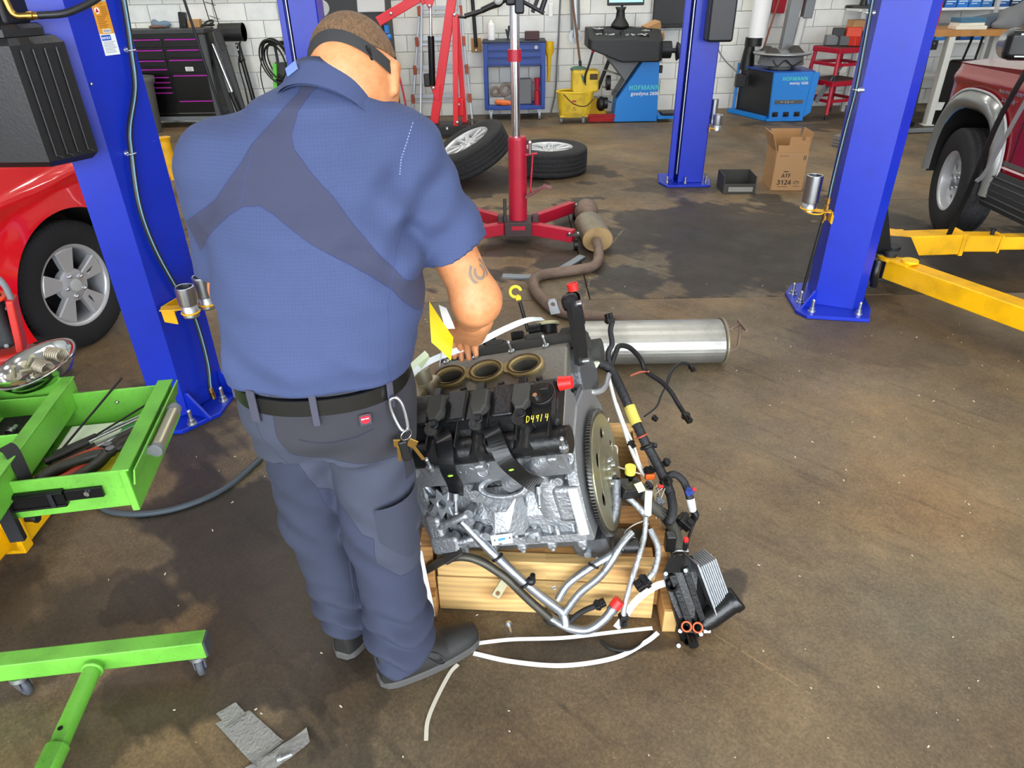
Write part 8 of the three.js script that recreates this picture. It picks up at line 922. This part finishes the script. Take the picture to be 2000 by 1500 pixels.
one('work_light', 'black and orange work light standing on the black tool chest', 'lamp', [B(0.09, 0.17, 0.08, -4.10, 1.25, -9.95, 0.012, [0, 0, -0.1]), B(0.12, 0.02, 0.1, -4.09, 1.172, -9.95, 0.004)], M.blackSheen); one('carton', 'small brown cardboard box on the tool chest', 'box', [B(0.15, 0.09, 0.1, -3.96, 1.207, -9.95, 0.003)], M.card); one('rag', 'blue grey cloth rag heaped on the tool chest', 'rag', [netMesh(blend(0.04, ell([-4.42, 1.195, -9.95], [0.09, 0.035, 0.06]), ell([-4.34, 1.20, -9.97], [0.06, 0.04, 0.05]), ell([-4.48, 1.21, -9.97], [0.04, 0.05, 0.04])), [-4.56, 1.155, -10.05], [-4.24, 1.28, -9.86], 0.012)], mat(0x6f8396, 0.9)); one('cord_bundle', 'tangle of black cord on the tool chest', 'cord', [TO(0.07, 0.012, -3.80, 1.185, -9.95, [PI / 2, 0, 0]), TO(0.06, 0.012, -3.78, 1.21, -9.94, [PI / 2 + 0.4, 0.2, 0])], M.black); one('glove', 'brown leather glove on the tool chest edge', 'glove', [S(0.05, -4.44, 1.18, -9.86, [1.6, 0.4, 0.8]), S(0.03, -4.34, 1.18, -9.85, [1.6, 0.5, 0.8])], mat(0x76584a, 0.85));
{ const t = thing('tower_heater', 'black cylindrical heater on a tall stand beside the tool chest', 'heater', [-3.5, 0, -9.95]); W(t, 'drum', [C(0.105, 0.105, 0.30, -3.50, 1.10, -9.92, 'x', 28), C(0.108, 0.108, 0.02, -3.36, 1.10, -9.92, 'x', 28)], blackP); W(t, 'pole', [rod([-3.46, 0.98, -9.93], [-3.36, 0.03, -9.9], 0.03)], M.blackSheen); W(t, 'joint', [S(0.045, -3.45, 0.78, -9.93)], M.black); W(t, 'foot', [C(0.12, 0.13, 0.03, -3.36, 0.02, -9.9)], M.black); W(t, 'power_cord', [tube([[-3.40, 1.0, -9.86], [-3.44, 0.85, -9.86], [-3.48, 0.7, -9.87], [-3.46, 0.4, -9.88], [-3.45, 0.02, -9.86]], 0.008)], M.black); bolts(t, [[-3.47, 0.95, -9.89], [-3.46, 0.90, -9.89]], 0.014); }
{ const t = thing('floor_jack', 'dark folded floor jack frame with wheels standing by the tool chest', 'jack', [-3.72, 0, -9.72]); W(t, 'frame_rail', [bar([-3.80, 1.15, -9.80], [-3.62, 0.10, -9.70], 0.05, 0.06, [1, 0, 0])], M.blackSheen); W(t, 'frame_rail', [bar([-3.66, 1.15, -9.84], [-3.50, 0.12, -9.74], 0.06, 0.09, [1, 0, 0])], mat(0x3a3b3d, 0.5)); W(t, 'piston', [rod([-3.72, 0.98, -9.76], [-3.56, 0.36, -9.70], 0.022)], M.chrome); W(t, 'piston_body', [rod([-3.59, 0.42, -9.70], [-3.52, 0.14, -9.68], 0.035)], M.black); for (const [x, z] of [[-3.56, -9.66], [-3.78, -9.68]]) W(t, 'wheel', [C(0.07, 0.07, 0.04, x, 0.07, z, 'x', 20)], M.rubber); W(t, 'wire_guard', [tube([[-3.72, 1.7, -9.7], [-3.66, 1.2, -9.68], [-3.58, 0.9, -9.66]], 0.006), tube([[-3.62, 1.7, -9.7], [-3.56, 1.2, -9.68], [-3.50, 0.75, -9.66]], 0.006), ...[1.0, 1.15, 1.3, 1.45, 1.6].map((h) => rod([-3.70 + (1.7 - h) * 0.1, h, -9.69], [-3.58 + (1.7 - h) * 0.1, h - 0.04, -9.69], 0.004))], M.iron); }
one('grey_pole', 'long grey steel pole leaning in front of the tool chest', 'pole', [rod([-3.55, 0.0, -9.2], [-3.80, 1.75, -9.3], 0.016)], M.darkMetal);
one('waste_bin', 'grey plastic waste bin half hidden behind the blue post', 'bin', lathe([[0, 0], [0.16, 0], [0.20, 0.58], [0.225, 0.6], [0.225, 0.66], [0.20, 0.66], [0.19, 0.58], [0.15, 0.03], [0, 0.03]], 28), mat(0x5a5b56, 0.7), undefined, [-4.62, 0, -9.35]);
{ const t = thing('jack_stand', 'yellow ratchet jack stand on the floor behind the blue post', 'jack stand', [-3.05, 0, -6.4]); W(t, 'post', [C(0.045, 0.05, 0.34, -3.05, 0.30, -6.4, 'y', 18), C(0.06, 0.05, 0.03, -3.05, 0.48, -6.4, 'y', 18)], M.yellow); for (let i = 0; i < 4; i++) { const a = i * PI / 2 + 0.5; W(t, 'leg', [bar([-3.05 + 0.03 * Math.cos(a), 0.22, -6.4 + 0.03 * Math.sin(a)], [-3.05 + 0.17 * Math.cos(a), 0.02, -6.4 + 0.17 * Math.sin(a)], 0.05, 0.04)], M.yellow); } W(t, 'ratchet_lever', [rod([-3.0, 0.2, -6.38], [-2.88, 0.22, -6.35], 0.018)], M.yellow); }
{ const t = thing('pressure_washer', 'green and black pressure washer with coiled black hose by the wall', 'washer', [-2.92, 0, -9.85]); W(t, 'body', [toCreasedNormals(new ConvexGeometry([[-3.08, 0.1, -9.75], [-2.72, 0.1, -9.75], [-2.82, 0.75, -9.85], [-3.0, 0.75, -9.85], [-3.08, 0.1, -10.05], [-2.72, 0.1, -10.05]].map((p) => V(...p))), 0.5)], M.black); W(t, 'green_shell', [bar([-3.06, 0.15, -9.74], [-2.99, 0.74, -9.82], 0.06, 0.05, [1, 0, 0]), bar([-2.74, 0.15, -9.74], [-2.83, 0.74, -9.82], 0.06, 0.05, [1, 0, 0]), B(0.2, 0.12, 0.05, -2.9, 0.40, -9.77, 0.02)], mat(0x58c42e, 0.45)); W(t, 'handle', [B(0.2, 0.05, 0.05, -2.9, 0.97, -9.9, 0.01), rod([-2.97, 0.7, -9.88], [-2.98, 0.97, -9.9], 0.018), rod([-2.83, 0.7, -9.88], [-2.82, 0.97, -9.9], 0.018)], M.black); for (let i = 0; i < 5; i++) W(t, 'hose_loop', [xf(new THREE.TorusGeometry(0.17 + i * 0.012, 0.012, 8, 30), [-2.96 + rr(-0.05, 0.05), 0.80 + rr(-0.05, 0.03), -9.80 + i * 0.015], [0, rr(-0.3, 0.3), 0.3], [0.8, 1.2, 1])], M.black); W(t, 'wheel', [C(0.09, 0.09, 0.05, -2.72, 0.09, -9.9, 'x', 20)], M.rubber); W(t, 'trailing_cord', [tube([[-3.12, 0.85, -9.75], [-3.18, 0.6, -9.74], [-3.16, 0.35, -9.74], [-3.08, 0.2, -9.72]], 0.007)], M.black); }
{ const t = thing('service_machine', 'tall black refrigerant service machine behind the mechanic', 'machine', [-1.75, 0, -9.3]); W(t, 'cabinet', [B(0.80, 1.5, 0.55, -1.80, 0.78, -9.4, 0.03)], blackP); W(t, 'top_panel', [B(0.80, 0.5, 0.06, -1.80, 1.42, -9.14, 0.02, [-0.2, 0, 0])], mat(0x17181b, 0.4)); W(t, 'gauge', [lathe([[0, 0.02], [0.06, 0.02], [0.075, 0.03], [0.085, 0.02], [0.085, 0]], 28).rotateX(PI / 2).translate(-2.12, 1.38, -9.10)], M.lightGrey); W(t, 'tray', [B(0.32, 0.22, 0.02, -1.55, 1.44, -9.09, 0.01, [-0.2, 0, 0])], M.lightGrey); W(t, 'hose', [tube([[-1.42, 1.2, -9.08], [-1.34, 0.9, -9.02], [-1.26, 0.5, -9.0], [-1.22, 0.1, -9.0]], 0.012)], mat(0xb5252f, 0.5)); W(t, 'hose', [tube([[-1.44, 1.2, -9.06], [-1.38, 0.8, -9.0], [-1.32, 0.3, -9.0]], 0.012)], M.black); W(t, 'coupler', [S(0.035, -1.37, 1.08, -9.02), C(0.03, 0.03, 0.08, -1.385, 1.16, -9.02)], mat(0x2a7fd0, 0.5)); W(t, 'side_rail', [bar([-1.46, 1.25, -9.08], [-1.34, 0.2, -9.02], 0.03, 0.04, [1, 0, 0])], mat(0x2a2b2d, 0.4)); for (const x of [-2.1, -1.5]) W(t, 'caster', [C(0.05, 0.05, 0.04, x, 0.05, -9.2, 'x', 16)], M.rubber); }
// wall fittings
{ const t = thing('wall_bracket', 'black pipe bracket on a wooden block fixed to the white wall', 'bracket', [-0.40, 0.8, -10.15]); W(t, 'wood_block', [B(0.13, 0.17, 0.03, -0.40, 0.88, -10.215, 0.004)], mat(0xb58a4e, 0.7)); W(t, 'pipe', [rod([-0.40, 0.86, -10.16], [-0.44, 1.75, -10.16], 0.024)], M.darkMetal); W(t, 'arm', [poly([[-0.42, 1.24, -10.14], [-0.20, 1.32, -10.05], [-0.05, 1.36, -9.95], [0.0, 1.48, -9.9]], 0.022, 0.05)], M.darkMetal); bolts(t, [[-0.40, 0.82, -10.13]], 0.02); }
one('wall_monitor', 'black monitor on a wall arm above the blue cart', 'monitor', [B(0.62, 0.34, 0.05, 0.10, 1.66, -9.95, 0.01), B(0.05, 0.3, 0.04, 0.40, 1.40, -10.0, 0.008, [0, 0, -0.4])], M.black); one('switch_pendant', 'white pendant switch hanging by a cord on the wall', 'switch', [B(0.06, 0.16, 0.04, 0.58, 1.28, -10.15, 0.01), C(0.006, 0.006, 0.5, 0.56, 1.6, -10.15)], M.white);
one('exhaust_duct', 'galvanised exhaust duct hanging down the white wall', 'duct', [rod([0.86, 1.8, -10.1], [0.90, 1.06, -10.05], 0.075, 0.062, 24), C(0.085, 0.085, 0.03, 0.895, 0.98, -10.02, 'z', 24), C(0.05, 0.062, 0.12, 0.90, 1.03, -10.05)], galv); one('wall_cable', 'grey cable running down the white wall to the floor', 'cable', tube([[0.72, 1.8, -10.22], [0.70, 1.2, -10.2], [0.68, 0.7, -10.18], [0.66, 0.3, -10.15], [0.60, 0.02, -10.1]], 0.012), M.grey); one('wall_cable', 'black cable looping on the white wall near the tyre changer', 'cable', tube([[2.95, 1.8, -10.34], [2.90, 1.3, -10.33], [2.78, 1.05, -10.32], [2.72, 1.0, -10.32], [2.74, 1.2, -10.33], [2.84, 1.8, -10.34]], 0.011), M.black); one('wall_cable', 'thin grey cable dropping to the tyre changer control box', 'cable', tube([[2.60, 1.8, -10.33], [2.68, 1.2, -10.30], [2.85, 0.75, -10.2], [3.06, 0.52, -9.98]], 0.009), M.grey); one('wall_pipe', 'white pipe running down the wall beside the tyre changer', 'pipe', [C(0.03, 0.03, 1.5, 3.48, 1.05, -10.38, 'y', 16)], M.white); one('copper_rod', 'thin red copper rod leaning behind the tyre changer tower', 'rod', [rod([3.42, 0.7, -10.2], [3.62, 1.6, -10.3], 0.012)], mat(0x8a4a32, 0.5));
one('rubber_block', 'ribbed grey rubber block on the floor behind the blue post', 'block', [B(0.20, 0.12, 0.12, 3.70, 0.06, -7.9, 0.006, [0, 0.5, 0]), ...[0.02, 0.05, 0.08].map((y) => B(0.21, 0.012, 0.125, 3.70, y, -7.895, 0.003, [0, 0.5, 0]))], mat(0x77756f, 0.8));

{ // grit and metal chips strewn over the floor
  const im = new THREE.InstancedMesh(new THREE.BoxGeometry(1, 1, 1), mat(0xd9d2bd, 0.7), 260), m = new THREE.Matrix4(), q = new THREE.Quaternion();
  for (let i = 0; i < 260; i++) { const x = rr(-1.4, 2.6), z = rr(-0.75, -4.2), l = rr(0.002, 0.006); q.setFromEuler(new THREE.Euler(0, rr(0, 6), 0)); im.setMatrixAt(i, m.compose(V(x, 0.0012, z), q, V(l * rr(1, 2.2), 0.0016, l * 0.6))); }
  im.name = 'floor_grit'; im.userData = { label: 'tiny pale chips of grit strewn over the concrete', category: 'grit', kind: 'stuff' }; scene.add(im);
}

scene.traverse((o) => { if (o.isMesh) o.castShadow = o.receiveShadow = true; });
renderer.render(scene, camera);
